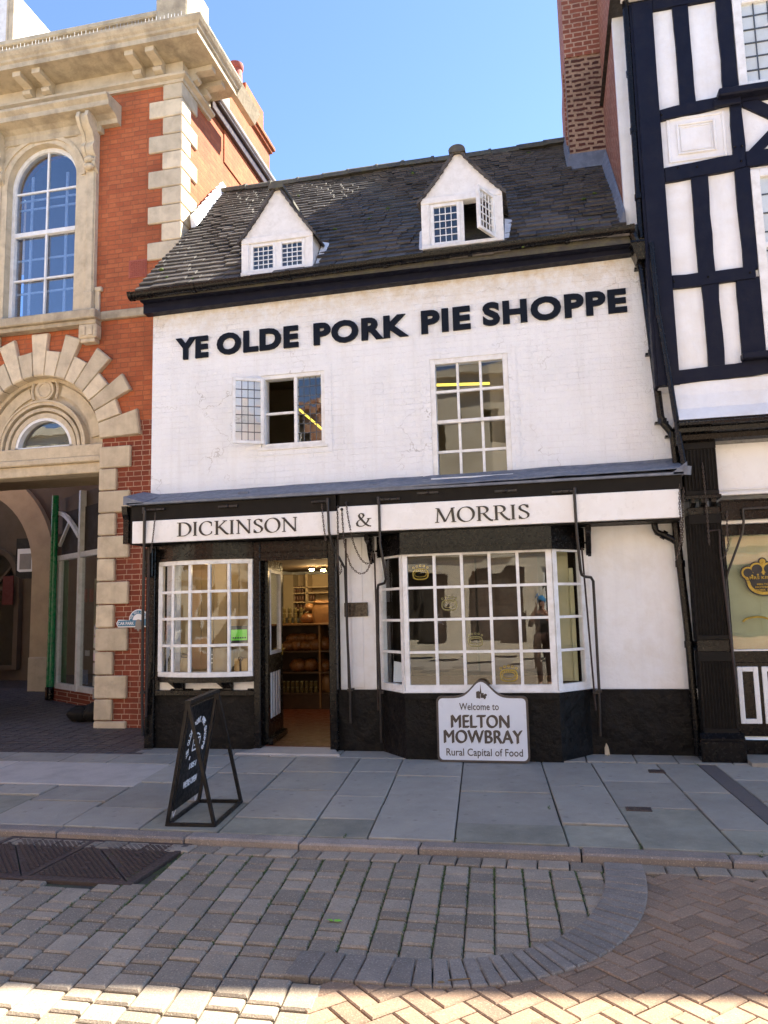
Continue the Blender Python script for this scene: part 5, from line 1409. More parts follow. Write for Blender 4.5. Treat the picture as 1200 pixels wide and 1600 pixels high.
for a0, a1 in ((8, 72), (108, 172)):
    t.prism(arcpts(AC, AZ, .96, 1.0, a0, a1, 14) + arcpts(AC, AZ, .80, .84, a1, a0, 14), T + .12, T + .16, 'y')
t.prism(arcpts(AC, AZ + .90, .16, .16, 0, 340, 20), T + .08, T + .16, 'y'); t.tube([(AC + .11 * math.cos(q_), T + .08, AZ + .90 + .11 * math.sin(q_)) for q_ in [2 * math.pi * i / 18 for i in range(18)]], .018, 6, False, True)
for sx in (-1, 1): t.tube([(AC + sx * (.19 + .03 * math.sin(i * .5)), T + .1, AZ + .76 + i * .045) for i in range(7)], .022, 6)
t.box(AC - 1.05, AC + 1.05, T + .02, T + .34, 3.95, 4.13, .01); t.box(AC - 1.05, AC + 1.05, T - .01, T + .34, 3.86, 3.95, .015); t.box(AC - 1.05, AC + 1.05, T + .05, T + .38, 3.70, 3.86, .012)
obj('tympanum', t, MT['carved'], hall)
f = MB(); half(f, FR - .045, FR, T + .10, T + .20); f.box(AC - FR, AC + FR, T + .10, T + .20, 4.13, 4.165)
fan = obj('fanlight', f, MT['white_paint'], hall)
f = MB(); f.prism(arcpts(AC, AZ - .02, FR - .04, FR - .04, 0, 180, 24), T + .19, T + .195, 'y'); f2 = f
obj('pane', f, MT['glass'], fan)
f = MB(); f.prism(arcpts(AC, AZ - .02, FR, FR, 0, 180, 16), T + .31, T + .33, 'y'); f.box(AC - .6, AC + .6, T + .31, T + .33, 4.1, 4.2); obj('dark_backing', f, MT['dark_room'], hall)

# ---- arched sash window
s = MB()
s.holed([(-8.38, 6.12), (-6.52, 6.12), (-6.52, 9.10), (-8.38, 9.10)], [[(WX - WR, 6.125), (WX + WR, 6.125)] + arcpts(WX, WZ, WR, .63, 0, 180, 28)], T - .08, T + .1)
s.prism(arcpts(WX, WZ, WR + .16, .76, 0, 180, 26) + arcpts(WX, WZ, WR + .10, .70, 180, 0, 26), T - .105, T - .08, 'y')
for x in (-6.60, -8.24):
    s.box(x - .06, x + .06, T - .10, T - .08, 6.2, 8.6, .008); s.box(x - .075, x + .075, T - .12, T - .08, 6.12, 6.45, .01)
for sx in (1, -1):                                                   # sunk spandrel panels
    s.prism([(WX + sx * .80, 9.06), (WX + sx * .58, 9.06), (WX + sx * .80, 8.84)], T - .095, T - .08, 'y')
s.box(-6.52, -6.44, T - .05, T, 6.12, 6.5, .01); s.box(-6.52, -6.40, T - .06, T, 6.46, 6.53, .01)
objs('window_surround', s, MT['carved'], hall)
s = MB(); s.box(-8.45, -6.40, T - .22, T + .1, 5.99, 6.13, .015); s.box(-8.45, -6.42, T - .16, T, 5.92, 5.99, .01)
s.box(-6.40, HXC, T - .06, T + .05, 6.0, 6.13, .01); s.box(-13, -8.45, T - .06, T + .05, 6.0, 6.13, .01); s.box(HXC - .05, HXC + .05, T - .06, 3.0, 6.0, 6.13, .01)
objs('string_course', s, MT['stone_dirty'], hall)
s = MB()
for x in (-6.56, -8.28):
    s.box(x - .15, x + .15, T - .16, T, 5.70, 5.92, .02); s.box(x - .12, x + .12, T - .14, T, 5.64, 5.70, .01)
    for dx in (-.06, .06): s.box(x + dx - .04, x + dx + .04, T - .175, T - .16, 5.74, 5.88, .006)
objs('sill_bracket', s, MT['carved'], hall)
s = MB()                                                             # hood on consoles
def sweepx(mb, prof, x0, x1, y0): mb.prism([(y0 - d, z_) for d, z_ in prof], x0, x1, 'x')
hoodp = [(0, 9.12), (.10, 9.12), (.12, 9.18), (.20, 9.22), (.36, 9.25), (.36, 9.33), (.42, 9.38), (.42, 9.42), (0, 9.46)]
sweepx(s, hoodp, -8.75, -6.16, T); s.box(-8.4, -6.44, T - .11, T, 9.02, 9.12, .01)
obj('window_hood', s, MT['stone_dirty'], hall)
s = MB()
for x in (-6.60, -8.24):
    prof = [(0, 9.38), (.30, 9.38), (.33, 9.28), (.28, 9.18), (.18, 9.10), (.13, 8.98), (.17, 8.90), (.15, 8.82), (.08, 8.76), (.11, 8.66), (.07, 8.58), (0, 8.52)]
    for x0_, x1_, k in ((-.10, -.045, 1), (-.045, .045, .86), (.045, .10, 1)): s.prism([(T - .05 - d * k, z_ - .16 - (9.38 - z_) * .0) for d, z_ in prof], x + x0_, x + x1_, 'x')
    for z_ in (8.55, 8.43): s.sphere((x, T - .15, z_), (.09, .06, .055), 8, 6)
objs('console', s, MT['carved'], hall, 40)
f = MB()
f.prism([(WX + WR, 6.13)] + arcpts(WX, WZ, WR, .63, 0, 180, 26) + [(WX - WR, 6.13), (WX - WR + .06, 6.19)] + arcpts(WX, WZ, WR - .06, .57, 180, 0, 26) + [(WX + WR - .06, 6.19)], T + .05, T + .16, 'y')
f.box(WX - WR, WX + WR, T + .05, T + .16, 6.13, 6.19)
f.box(WX - .014, WX + .014, T + .07, T + .11, 6.19, 8.93); 
f.box(WX - WR + .06, WX + WR - .06, T + .055, T + .13, 7.56, 7.63, .004)
for z_ in (8.29,): f.box(WX - WR + .06, WX + WR - .06, T + .072, T + .108, z_ - .014, z_ + .014)
f.box(WX - WR + .06, WX + WR - .06, T + .072, T + .108, 6.84 - .014, 6.84 + .014)
hw = obj('arched_window', f, MT['white_paint'], hall)
g = MB()
g.prism(arcpts(WX, WZ, WR - .05, .58, 0, 180, 26) + [(WX - WR + .05, 7.53), (WX + WR - .05, 7.60)], T + .09, T + .094, 'y')
g.box(WX - WR + .05, WX + WR - .05, T + .118, T + .122, 6.18, 7.60)
obj('pane', g, MT['sky_glass'], hw)
g = MB()                                                             # secondary glazing bars inside
for x in (WX - .32, WX + .30): g.box(x - .022, x + .022, T + .135, T + .155, 6.2, 8.6)
for z_ in (6.65, 7.2, 7.62, 8.05, 8.2): g.box(WX - WR, WX + WR, T + .1365, T + .1535, z_ - .016, z_ + .016)
objs('inner_glazing', g, MT['white_paint'], hall)
g = MB(); g.box(-9.5, -5.7, T + 2.2, T + 2.25, 5.5, 9.6); g.box(-9.5, -5.7, T + .5, T + 2.2, 5.45, 5.5); g.box(-9.5, -5.7, T + .5, T + 2.2, 9.55, 9.6)
obj('upstairs_room', g, mat('blue_room', (.10, .14, .20), .9), hall)

# ---- cornice, sweeping round the corner
def corner_sweep(mb, prof, L_):                                      # prof: (projection, z)
    st_ = []
    for d, z_ in prof: st_.append([(HX0, T - d, z_), (HXC + d, T - d, z_), (HXC + d, T + L_, z_)])
    n = len(prof); vs = [p for k in range(3) for p in [s_[k] for s_ in st_]]
    fs = []
    for k in range(2):
        for i in range(n): fs.append((k * n + i, k * n + (i + 1) % n, (k + 1) * n + (i + 1) % n, (k + 1) * n + i))
    fs += [list(range(n)), list(range(3 * n - 1, 2 * n - 1, -1))]
    mb.add(vs, fs)
c = MB(); corner_sweep(c, [(-.1, 9.66), (.05, 9.66), (.06, 9.70), (.12, 9.73), (.12, 9.77), (.05, 9.79), (.03, 10.1), (-.1, 10.1)], .95)
obj('frieze', c, MT['stone'], hall)
c = MB(); corner_sweep(c, [(-.1, 10.0), (.08, 10.0), (.50, 10.02), (.50, 10.10), (.53, 10.12), (.54, 10.15), (.57, 10.18), (.60, 10.23), (.60, 10.26), (-.1, 10.30)], .95)
cor = obj('cornice', c, MT['stone_dirty'], hall)
c = MB(); c.prism([(HXC + .40, 10.03), (HXC + .50, 10.03), (HXC + .60, 10.23), (HXC + .40, 10.27)], T + .95, T + 1.75, 'y'); obj('stone_gutter', c, MT['stone'], hall)
m_ = MB()
def modillion(x, y, ax):
    prof = [(0, 9.79), (.10, 9.79), (.15, 9.81), (.17, 9.85), (.14, 9.89), (.12, 9.91), (.16, 9.93), (.38, 9.93), (.40, 9.94), (.40, 10.02), (0, 10.02)]
    if ax == 'y':
        m_.prism([(T - .03 - d, z_) for d, z_ in prof], x - .07, x + .07, 'x')
    else:
        m_.prism([(HXC + .03 + d, z_) for d, z_ in prof], y - .07, y + .07, 'y')
for px in (-8.63, -8.28, -6.98 + .0, ): pass
for x in (-11.1, -10.75, -9.65, -9.3, -7.72, -7.38, -5.80, -5.46): modillion(x, 0, 'y')
for y in (T + .22, T + .58): modillion(0, y, 'x')
objs('cornice_bracket', m_, MT['stone'], hall, 40)
p = MB(); p.box(HX0, HXC - .35, T - .12, T + .3, 10.28, 10.56, .02); p.box(HX0, HXC - .35, T - .08, T + .3, 10.56, 10.78, .02); p.box(HX0, HXC - .35, T - .13, T + .3, 10.78, 10.88, .02)
p.box(HXC - .35, HXC + .16, T - .18, T + .62, 10.28, 11.4, .02); p.box(HXC - .3, HXC + .1, T + .62, T + 1.6, 10.28, 10.5, .02)
objs('parapet', p, MT['stone_dirty'], hall)
sp = MB(); x = HX0 + 2.5
while x < HXC + .3:
    h = U(.09, .13); sp.box(x - .0025, x + .0025, T - .54, T - .535, 10.26, 10.26 + h); x += U(.05, .075)
sp.box(HX0 + 2.5, HXC + .3, T - .56, T - .52, 10.262, 10.28)
obj('bird_spikes', sp, MT['spike'], hall)
gtr = MB(); gtr.box(HXC - .02, HXC + .13, T + 1.1, 8.6, 10.06, 10.16, .02); gtr.box(HXC - .01, HXC + .08, T + .95, 8.6, 9.90, 10.05, .01)
obj('side_gutter', gtr, MT['brown_gutter'], hall)
gtr = MB(); gtr.tube([(HXC + .13, T + 1.1, 10.17), (HXC + .13, 8.6, 10.17)], .035, 8); obj('gutter_rim', gtr, MT['spike'], hall)
a = MB(); a.box(-5.98, -5.68, T - .012, T, 6.62, 6.90, .003)
for i in range(9):
    for k in range(9): a.box(-5.955 + .03 * i, -5.937 + .03 * i, T - .02, T - .012, 6.645 + .027 * k, 6.660 + .027 * k)
obj('air_brick', a, MT['terracotta'], hall)
# ---- chimney at the back of the hall
def PX(px, py, X):
    d = ray(px, py); k = (X - CAM.x) / d.x; return CAM + d * k
ch = MB()
ch.box(-6.0, HXC + .02, 2.75, 4.95, 9.3, 10.85); ch.box(-6.05, HXC + .07, 2.70, 5.0, 10.80, 10.87, .01); ch.box(-6.1, HXC + .11, 2.66, 5.05, 10.87, 10.95, .01)
ch.box(-5.9, HXC - .05, 2.80, 3.75, 10.95, 11.25); ch.box(-5.95, HXC + .0, 2.76, 3.8, 11.2, 11.28, .01); ch.box(-5.85, HXC - .02, 3.80, 4.72, 10.95, 11.55)
chm = obj('chimney', ch, MT['brick'], hall)
pt = MB(); pt.lathe((-5.35, 3.75, 11.15), [(.15, 0), (.15, .1), (.13, .12), (.12, .62), (.145, .65), (.145, .74), (.10, .75)], 16); obj('chimney_pot', pt, MT['terracotta'], chm, 40)

# ---- the arcade behind the arch
fl = MB()
x = -15.0
pat = 0
while x < -4.92:
    y = -.39
    while y < 6.5:
        z_ = PS * min(y, 1.3)
        slab_block(fl, [(x, y), (x + .22, y), (x + .22, y + .105), (x, y + .105)], z_ + .0, gap=.004, bev=.004, jz=.002)
        y += .108
    x += .223
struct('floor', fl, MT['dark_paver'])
g = MB(); g.box(-20, -4.9, -.39, 14, -.2, -.03); g.box(-20, -4.9, 1.3, 14, -.1, .018); struct('ground', g, MT['dark_paver'])
r_ = MB(); r_.box(-16, -5.6, 1.6, 3.3, 3.90, 3.95); r_.box(-16, HXC - .4, 12.9, 13, 0, 4); r_.box(-16, -15.9, 1.6, 13, 0, 4)
obj('arcade_ceiling', r_, MT['cream'], hall)
wl = MB()                                                            # cream arch across the arcade
AY = 5.9
def wx(px, Y): return W(px, 1000, Y).x
xi0, xo0 = -11.0, -10.45
apx = -12.05
wl.prism([(-10.98, 0), (-10.50, 0), (-10.45, 2.6)] + arcpts(-12.6, 2.6, 2.15, 2.35, 0, 180, 26)[1:] + [(-14.7, 0), (-14.22, 0), (-14.22, 2.6)] + arcpts(-12.6, 2.6, 1.62, 1.80, 180, 0, 26)[1:], AY, AY + .35, 'y')
obj('arcade_arch', wl, MT['cream'], hall)
wl = MB(); wl.box(-10.98, -10.40, AY - .05, AY + .32, 0, .75, .02); obj('pier_base', wl, MT['stone'], hall)
wl = MB(); wl.holed([(-16, 0), (-14.3, 0), (-14.3, 2.6)] + arcpts(-12.6, 2.6, 1.7, 1.9, 180, 0, 26)[1:] + [(-10.9, 0), (-5.6, 0), (-5.6, 7.5), (-16, 7.5)], [], AY + .15, AY + .25); wl.box(-5.8, -5.6, 1.6, 6, 0, 3.9); wl.box(-16, -12.0, 8.62, 8.7, 0, 7.5)
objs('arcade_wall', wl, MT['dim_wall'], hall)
# inner arched shop window at the far left
f = MB(); f.prism(arcpts(-14.0, 2.4, .75, 1.0, 0, 180, 16) + [(-14.75, .3), (-14.62, .3)] + arcpts(-14.0, 2.4, .62, .87, 180, 0, 16) + [(-13.38, .3), (-13.25, .3)], 8.45, 8.6, 'y')
f.box(-14.62, -13.38, 8.5, 8.58, 2.3, 2.4); f.box(-14.62, -13.38, 8.5, 8.58, .3, .4)
f.bar((-14.0, 8.54, 2.4), (-13.55, 8.54, 2.9), .06)
iw = obj('inner_window', f, MT['dim_wall'], hall)
f = MB(); f.box(-14.62, -13.38, 8.55, 8.56, .3, 3.2); obj('pane', f, MT['glass'], iw)
t = thing('poster_board', 'white framed notice board on a dark mount beyond the arcade arch', 'notice board', W(41, 880, 7.2))
p0, p1 = W(29, 858, 7.2), W(53, 893, 7.2); cx_ = (p0.x + p1.x) / 2
b = MB(); b.holed([(p0.x - .06, p1.z - .08), (cx_ - .1, p1.z - .16), (cx_ + .1, p1.z - .16), (p1.x + .06, p1.z - .08), (p1.x + .06, p0.z + .25), (p0.x - .06, p0.z + .25)], [], 7.2, 7.26); obj('mount', b, MT['frame_black'], t)
b = MB(); b.prism([(p0.x, p1.z + .04), (p0.x + .06, p1.z), (p1.x - .06, p1.z), (p1.x, p1.z + .04), (p1.x, p0.z), (p0.x, p0.z)], 7.17, 7.2, 'y'); obj('board', b, MT['white_print'], t)
b = MB(); b.box(p0.x + .07, p1.x - .06, 7.16, 7.17, p1.z + .06, p0.z - .12); obj('picture', b, MT['bell_grey'], t)
t = thing('green_post', 'slender bright green iron post on a black foot inside the arcade', 'post', (-9.32, 4.3, 0))
b = MB(); b.lathe((-9.32, 4.3, .05), [(.085, 0), (.085, .22), (.075, .24)], 14); obj('foot', b, MT['black_paint'], t, 40)
b = MB(); b.lathe((-9.32, 4.3, .28), [(.075, 0), (.068, 1.2), (.062, 3.65)], 14); obj('shaft', b, MT['green_paint'], t, 40)
# angled shop window beside the post
t = thing('arcade_shopfront', 'white framed arcade shop window on a low red brick base beside the green post', 'shop window', (-8.6, 4.0, 0))
PA, PB = Vector((-9.24, 4.38, 0)), Vector((-6.9, 2.75, 0)); dA = (PB - PA).normalized(); nA = Vector((dA.y, -dA.x, 0))
def ab(mb, s0, s1, z0, z1, o0, o1):
    p = [PA + dA * s + nA * o for s, o in ((s0, o0), (s1, o0), (s1, o1), (s0, o1))]
    mb.hexa([(q_.x, q_.y, z0) for q_ in p] + [(q_.x, q_.y, z1) for q_ in p])
b = MB(); ab(b, 0, 2.8, .02, .26, -.1, .06); obj('brick_base', b, MT['brick_low'], t)
b = MB(); ab(b, 0, .09, .26, 2.75, -.05, .04); ab(b, 1.02, 1.10, .26, 3.9, -.05, .06); ab(b, .09, 2.8, .26, .36, -.05, .04); ab(b, .0, 2.8, 2.66, 2.76, -.05, .05); ab(b, 2.0, 2.08, .26, 2.7, -.05, .04)
obj('frame', b, MT['white_paint'], t)
b = MB()
for k in range(10):
    a0, a1 = k * 9, (k + 1) * 9
    def pa(a, r_): s = 1.02 - r_ * math.cos(rad(90 - a * .62)) * 1.0; return s
    s0, s1 = 1.02 - .115 * k, 1.02 - .115 * (k + 1); zz0, zz1 = 3.05 + .55 * math.sin(rad(a0)), 3.05 + .55 * math.sin(rad(a1))
    p = [PA + dA * s + nA * .03 for s in (s0, s1)]
    b.bar((p[0].x, p[0].y, zz0), (p[1].x, p[1].y, zz1), .07)
p = [PA + dA * .55 + nA * .03, PA + dA * .05 + nA * .03]; b.bar((p[0].x, p[0].y, 3.4), (p[1].x, p[1].y, 2.95), .05)
obj('fanlight_bar', b, MT['white_paint'], t)
b = MB(); ab(b, .09, 2.8, .36, 2.66, -.004, .0); obj('pane', b, MT['glass'], t)
b = MB(); ab(b, .0, 2.8, 2.76, 3.6, -.06, -.03); obj('dark_fanlight', b, MT['dark_room'], t)
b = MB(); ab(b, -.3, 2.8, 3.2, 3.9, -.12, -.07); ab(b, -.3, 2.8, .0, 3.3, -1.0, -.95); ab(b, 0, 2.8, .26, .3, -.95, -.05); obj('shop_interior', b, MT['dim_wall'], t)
b = MB(); ab(b, .55, .85, 1.0, 2.3, -.5, -.46); tag(obj('shop_screen', b, MT['etched']), 'pale screen standing inside the arcade shop window', 'screen')
b = MB(); ab(b, .68, .98, .36, .62, -.20, -.18); tag(obj('window_card', b, MT['blue_card']), 'pale blue card propped at the foot of the arcade shop window', 'card')
b = MB(); ab(b, .62, .8, .86, .96, -.3, -.28); tag(obj('price_card', b, MT['white_print']), 'small white card hanging in the arcade shop window', 'card')
b = MB(); ab(b, .45, .62, 1.85, 2.1, -.3, -.28); ab(b, .72, .85, 1.85, 2.1, -.32, -.3); tag(obj('orange_cards', b, MT['terracotta']), 'two orange cards hanging in the arcade shop window', 'cards')
t = thing('postcard_rack', 'tall dark card rack half hidden by the right jamb of the archway', 'rack', (-6.45, 1.9, .03))
b = MB(); b.tube([(-6.63, 1.95, .03), (-6.63, 1.95, 1.75)], .02, 6); b.lathe((-6.63, 1.95, 1.55), [(.22, 0), (.22, .12), (.16, .2)], 14); obj('stand', b, MT['black_paint'], t)
b = MB()
for k in range(6):
    for a in range(4): b.rnd(); q_ = a * math.pi / 2 + .5; b.box(-6.63 + .16 * math.cos(q_) - .06, -6.63 + .16 * math.cos(q_) + .06, 1.95 + .16 * math.sin(q_) - .05, 1.95 + .16 * math.sin(q_) + .05, .35 + .19 * k, .51 + .19 * k)
obj('cards', b, MT['pink_card'], t)
b = MB(); b.sphere((-6.95, 1.75, .14), (.24, .16, .13), 14, 8, .1); b.sphere((-6.68, 1.7, .17), (.2, .15, .16), 14, 8, .1); b.v = [(x, y, max(z_, .04)) for x, y, z_ in b.v]; tag(obj('black_bag', b, MT['dull_black'], None, 60), 'slumped black bag on the dark floor behind the archway jamb', 'bag')
b = MB(); b.box(W(4, 920, 8.3).x, W(20, 920, 8.3).x, 8.3, 8.33, W(10, 945, 8.3).z, W(10, 900, 8.3).z); tag(obj('red_banner', b, MT['red_dim']), 'dim red banner deep in the arcade', 'banner')

# ---- car park sign
t = thing('car_park_sign', 'small blue bell shaped car park sign on the brick beside the archway', 'sign', (-5.83, T - .04, 1.5))
y = T - .035
a0, a1 = W(182, 980, y), W(233, 968, y); cz = W(210, 966, y); cx_ = W(217, 970, y).x; zb_ = W(200, 980, y).z; zt_ = W(200, 968, y).z
b = MB()
R1 = .15
b.prism([(a0.x + .03, zb_), (cx_ + R1, zb_), (cx_ + R1, zt_)] + arcpts(cx_, zt_ - .01, R1, R1, 0, 180, 20) + [(a0.x + .03, zt_), (a0.x, (zb_ + zt_) / 2)], y - .008, y + .01, 'y'); obj('edge', b, MT['white_print'], t)
b = MB(); k = .014
b.prism([(a0.x + .035, zb_ + k), (cx_ + R1 - k, zb_ + k), (cx_ + R1 - k, zt_)] + arcpts(cx_, zt_ - .01, R1 - k, R1 - k, 0, 180, 20) + [(a0.x + .035, zt_ - k), (a0.x + .018, (zb_ + zt_) / 2)], y - .011, y - .008, 'y'); obj('panel', b, MT['blue_sign'], t)
b = MB(); b.prism(arcpts(cx_, zt_ - .01, .088, .088, 0, 180, 18), y - .014, y - .011, 'y'); obj('half_round', b, MT['white_print'], t)
b = MB(); bz = zb_ - .03
b.prism([(cx_ - .06, bz), (cx_ + .06, bz), (cx_ + .044, bz + .04), (cx_ + .04, bz + .10), (cx_ + .016, bz + .135), (cx_ - .016, bz + .135), (cx_ - .04, bz + .10), (cx_ - .044, bz + .04)], y - .018, y - .014, 'y'); b.sphere((cx_, y - .015, bz - .01), (.02, .004, .02), 8, 5); obj('bell', b, MT['bell_grey'], t)
b = MB(); put_text(b, 'CAR PARK', (0, y - .0112, 0), (1, 0, 0), (0, 0, 1), (0, -1, 0), (a0.x + .03, cx_ - .07, zb_ + .032, zt_ - .032), .01, 1.0, .003)
for i, ch_ in enumerate('THE BELL CENTRE'):
    if ch_ == ' ': continue
    a = rad(168 - 156 * i / 14); rx, ry = Vector((math.sin(a), 0, -math.cos(a))), Vector((math.cos(a), 0, math.sin(a)))
    put_text(b, ch_, Vector((cx_, y - .0112, zt_ - .01)) + ry * .099, rx, ry, (0, -1, 0), (-.0085, .0085, 0, .030), .0, 1, .003)
obj('lettering', b, MT['white_print'], t)
# ---- white building beyond the hall
t = thing('white_tower', 'corner of a white painted building with cream trim above the hall parapet', 'building', (-11.5, 4.0, 11))
p = W(18, 20, 4.2)
b = MB(); b.box(-16, p.x, 4.2, 8, 10.5, 15); obj('wall', b, MT['white_paint'], t)
b = MB(); b.box(p.x, p.x + .13, 4.1, 4.3, 10.5, 15, .01); b.box(p.x - .03, p.x + .02, 4.08, 4.2, 10.5, 15, .01); obj('corner_trim', b, MT['stone'], t)
# ================================================================ the timber framed building on the right
tb = thing('timber_framed_building', 'black and white timber framed building with a fluted black pier and glazed shop front', 'building', (3, -.3, 0))
F = -.28; FXL = 1.25; FXR = 7.5
b = MB(); b.box(FXL, FXR, F, -.0, 3.9, 8.42); b.box(FXL + .35, FXR, .02, .3, 2.55, 8.42); b.box(FXL, FXR, .0, .02, 4.1, 8.42)
b.prism([(F, 8.42), (9, 8.42), (9, 8.5), (4.0, 13.4), (F, 8.7)], FXL + .26, FXR, 'x')
obj('wall', b, MT['white_render'], tb)
b = MB(); b.prism([(.04, 5.3), (9, 2.5), (9, 8.4), (4.0, 13.3), (.04, 8.9)], 1.05, FXL + .25, 'x')
obj('gable_brick', b, MT['brick_old'], tb)
b = MB(); b.box(1.045, FXL + .1, -.05, .04, 5.72, 8.75)
obj('gable_white_strip', b, MT['white_render'], tb)
b = MB(); b.hexa([(FXL - .08, F - .16, 8.52), (FXR, F - .16, 8.52), (FXR, 4, 13.3), (FXL - .08, 4, 13.3), (FXL - .08, F - .16, 8.68), (FXR, F - .16, 8.68), (FXR, 4, 13.5), (FXL - .08, 4, 13.5)])
b.hexa([(FXL - .08, 4, 13.3), (FXR, 4, 13.3), (FXR, 9.3, 8.3), (FXL - .08, 9.3, 8.3), (FXL - .08, 4, 13.5), (FXR, 4, 13.5), (FXR, 9.3, 8.5), (FXL - .08, 9.3, 8.5)])
b.prism([(1.0, 8.5), (3.2, 9.9), (7.5, 8.5)], F - .20, 1.6, 'y')  # unseen front gable, added to slant the shadow edge on the road
obj('roof', b, MT['tile'], tb)
b = MB(); b.box(1.10, FXR, F - .15, F, 8.56, 8.66, .01); b.box(1.12, FXR, F - .14, F - .0, 8.47, 8.56, .01)
obj('eaves_moulding', b, MT['sign_white'], tb)
# timbers
def beam(pts, y0=F - .035, y1=F + .02, label=None):
    t = MB(); cx = sum(p[0] for p in pts) / len(pts); cz = sum(p[1] for p in pts) / len(pts)
    inn = [(p[0] + (cx - p[0]) / max(.2, math.hypot(cx - p[0], cz - p[1])) * .010, p[1] + (cz - p[1]) / max(.2, math.hypot(cx - p[0], cz - p[1])) * .010) for p in pts]
    n = len(pts)
    vs = [(x, y1, z) for x, z in pts] + [(x, y0 + .01, z) for x, z in pts] + [(x, y0, z) for x, z in inn]
    fs = [(a, (a + 1) % n, n + (a + 1) % n, n + a) for a in range(n)] + [(n + a, n + (a + 1) % n, 2*n + (a + 1) % n, 2*n + a) for a in range(n)] + [list(range(2*n, 3*n))]
    t.add(vs, fs); return obj('beam', t, MT['navy_timber'], tb)
def vb(x0, x1, z0, z1, w=.012, y0=F - .035):
    n = 5; l = [(x0 + U(-w, w) * .6, z0 + (z1 - z0) * i / n) for i in range(n + 1)]; r = [(x1 + U(-w, w) * .6, z0 + (z1 - z0) * i / n) for i in range(n, -1, -1)]
    return beam(l + r, y0)
def hb2(x0, x1, z0a, z1a, z0b, z1b, w=.012, y0=F - .05):
    n = 6; lo = [(x0 + (x1 - x0) * i / n, z0a + (z0b - z0a) * i / n + U(-w, w) * .5) for i in range(n + 1)]; hi = [(x0 + (x1 - x0) * i / n, z1a + (z1b - z1a) * i / n + U(-w, w) * .5) for i in range(n, -1, -1)]
    return beam(lo + hi, y0)
vb(1.235, 1.455, 3.90, 8.42, .008, F - .06)
t_ = MB(); t_.box(1.205, 1.25, F - .04, F + .12, 3.9, 8.42, .005); obj('corner_board', t_, MT['navy_timber'], tb)
hb2(1.455, 7.4, 8.30, 8.44, 8.32, 8.46, .006); hb2(1.455, 2.30, 6.94, 7.07, 7.02, 7.14); hb2(1.455, 2.30, 6.20, 6.37, 6.26, 6.43); hb2(1.455, 2.30, 4.97, 5.12, 5.00, 5.13); hb2(1.40, 2.34, 3.90, 4.06, 3.95, 4.10)
hb2(2.34, 7.4, 3.95, 4.10, 3.98, 4.13); hb2(2.30, 7.4, 6.26, 6.43, 6.30, 6.46); hb2(2.30, 7.4, 7.02, 7.12, 7.05, 7.14)
vb(1.675, 1.845, 7.05, 8.32); vb(2.135, 2.295, 7.08, 8.32); vb(1.735, 1.905, 5.10, 6.24); vb(2.185, 2.335, 5.1, 6.30); vb(1.755, 1.925, 4.04, 5.0); vb(2.10, 2.335, 4.06, 5.02)
vb(2.185, 2.31, 6.38, 7.06)
beam([(2.31, 6.42), (2.46, 6.42), (2.95, 6.85), (2.95, 7.03)][0:4]); beam([(2.31, 7.05), (2.31, 6.98), (2.9, 6.55), (2.95, 6.66), (2.45, 7.05)])
for x in (3.5, 4.4, 5.3, 6.2, 7.2): vb(x, x + .16, 4.08, 8.32)
t_ = MB(); t_.box(2.06, 3.6, F - .16, F - .02, 7.06, 7.15, .015); t_.box(2.02, 2.3, F - .08, F - .02, 6.99, 7.07, .01); t_.box(2.08, 3.6, F - .14, F - .02, 4.10, 4.17, .01)
objs('window_sill', t_, MT['navy_timber'], tb)
t_ = MB()
for x, z in ((1.47, 7.0), (1.60, 6.35), (1.47, 5.05), (2.2, 7.0), (1.8, 6.33), (1.82, 5.06), (2.24, 5.06), (2.25, 6.33), (1.35, 4.0), (2.2, 6.5), (2.27, 6.5)): t_.sphere((x, F - .055, z), .013, 6, 4)
objs('timber_peg', t_, MT['black_paint'], tb)
p = MB()                                                             # moulded plaster panel
frame(p, 1.52, 2.13, 6.44, 6.97, F - .014, F, .03, .006); frame(p, 1.62, 2.03, 6.52, 6.89, F - .022, F, .025, .008); frame(p, 1.66, 1.99, 6.56, 6.85, F - .01, F, .012, .003)
obj('plaster_panel', p, MT['white_render'], tb)
def leadwin(x0, x1, z0, z1, nx, nz, split=None):
    f = MB(); frame(f, x0, x1, z0, z1, F - .045, F + .03, .09, .006)
    if split: f.box(x0 + .07, x1 - .07, F - .03, F + .025, split - .03, split + .03, .004)
    f.box(x0 + (x1 - x0) * .48, x0 + (x1 - x0) * .52, F - .03, F + .02, z0 + .07, z1 - .07, .003)
    wi = obj('leaded_window', f, MT['white_paint'], tb)
    g = MB(); grid_glass(g, x0 + .07, x1 - .07, z0 + .07, z1 - .07, F - .006, nx, nz, .006); obj('pane', g, MT['lead_glass'], wi)
    c = MB(); bars(c, x0 + .07, x1 - .07, z0 + .07, z1 - .07, F - .008, nx, nz, .012, .012); obj('lead_came', c, MT['came'], wi)
leadwin(2.30, 3.48, 7.16, 8.28, 7, 6); leadwin(2.335, 3.48, 4.17, 6.22, 7, 9, 5.36)
b = MB(); b.box(2.34, 3.46, -.02, -.0 + .01, 4.1, 8.3); obj('dark_room_backing', b, mat('dim_blind', (.30, .32, .32), .8), tb)
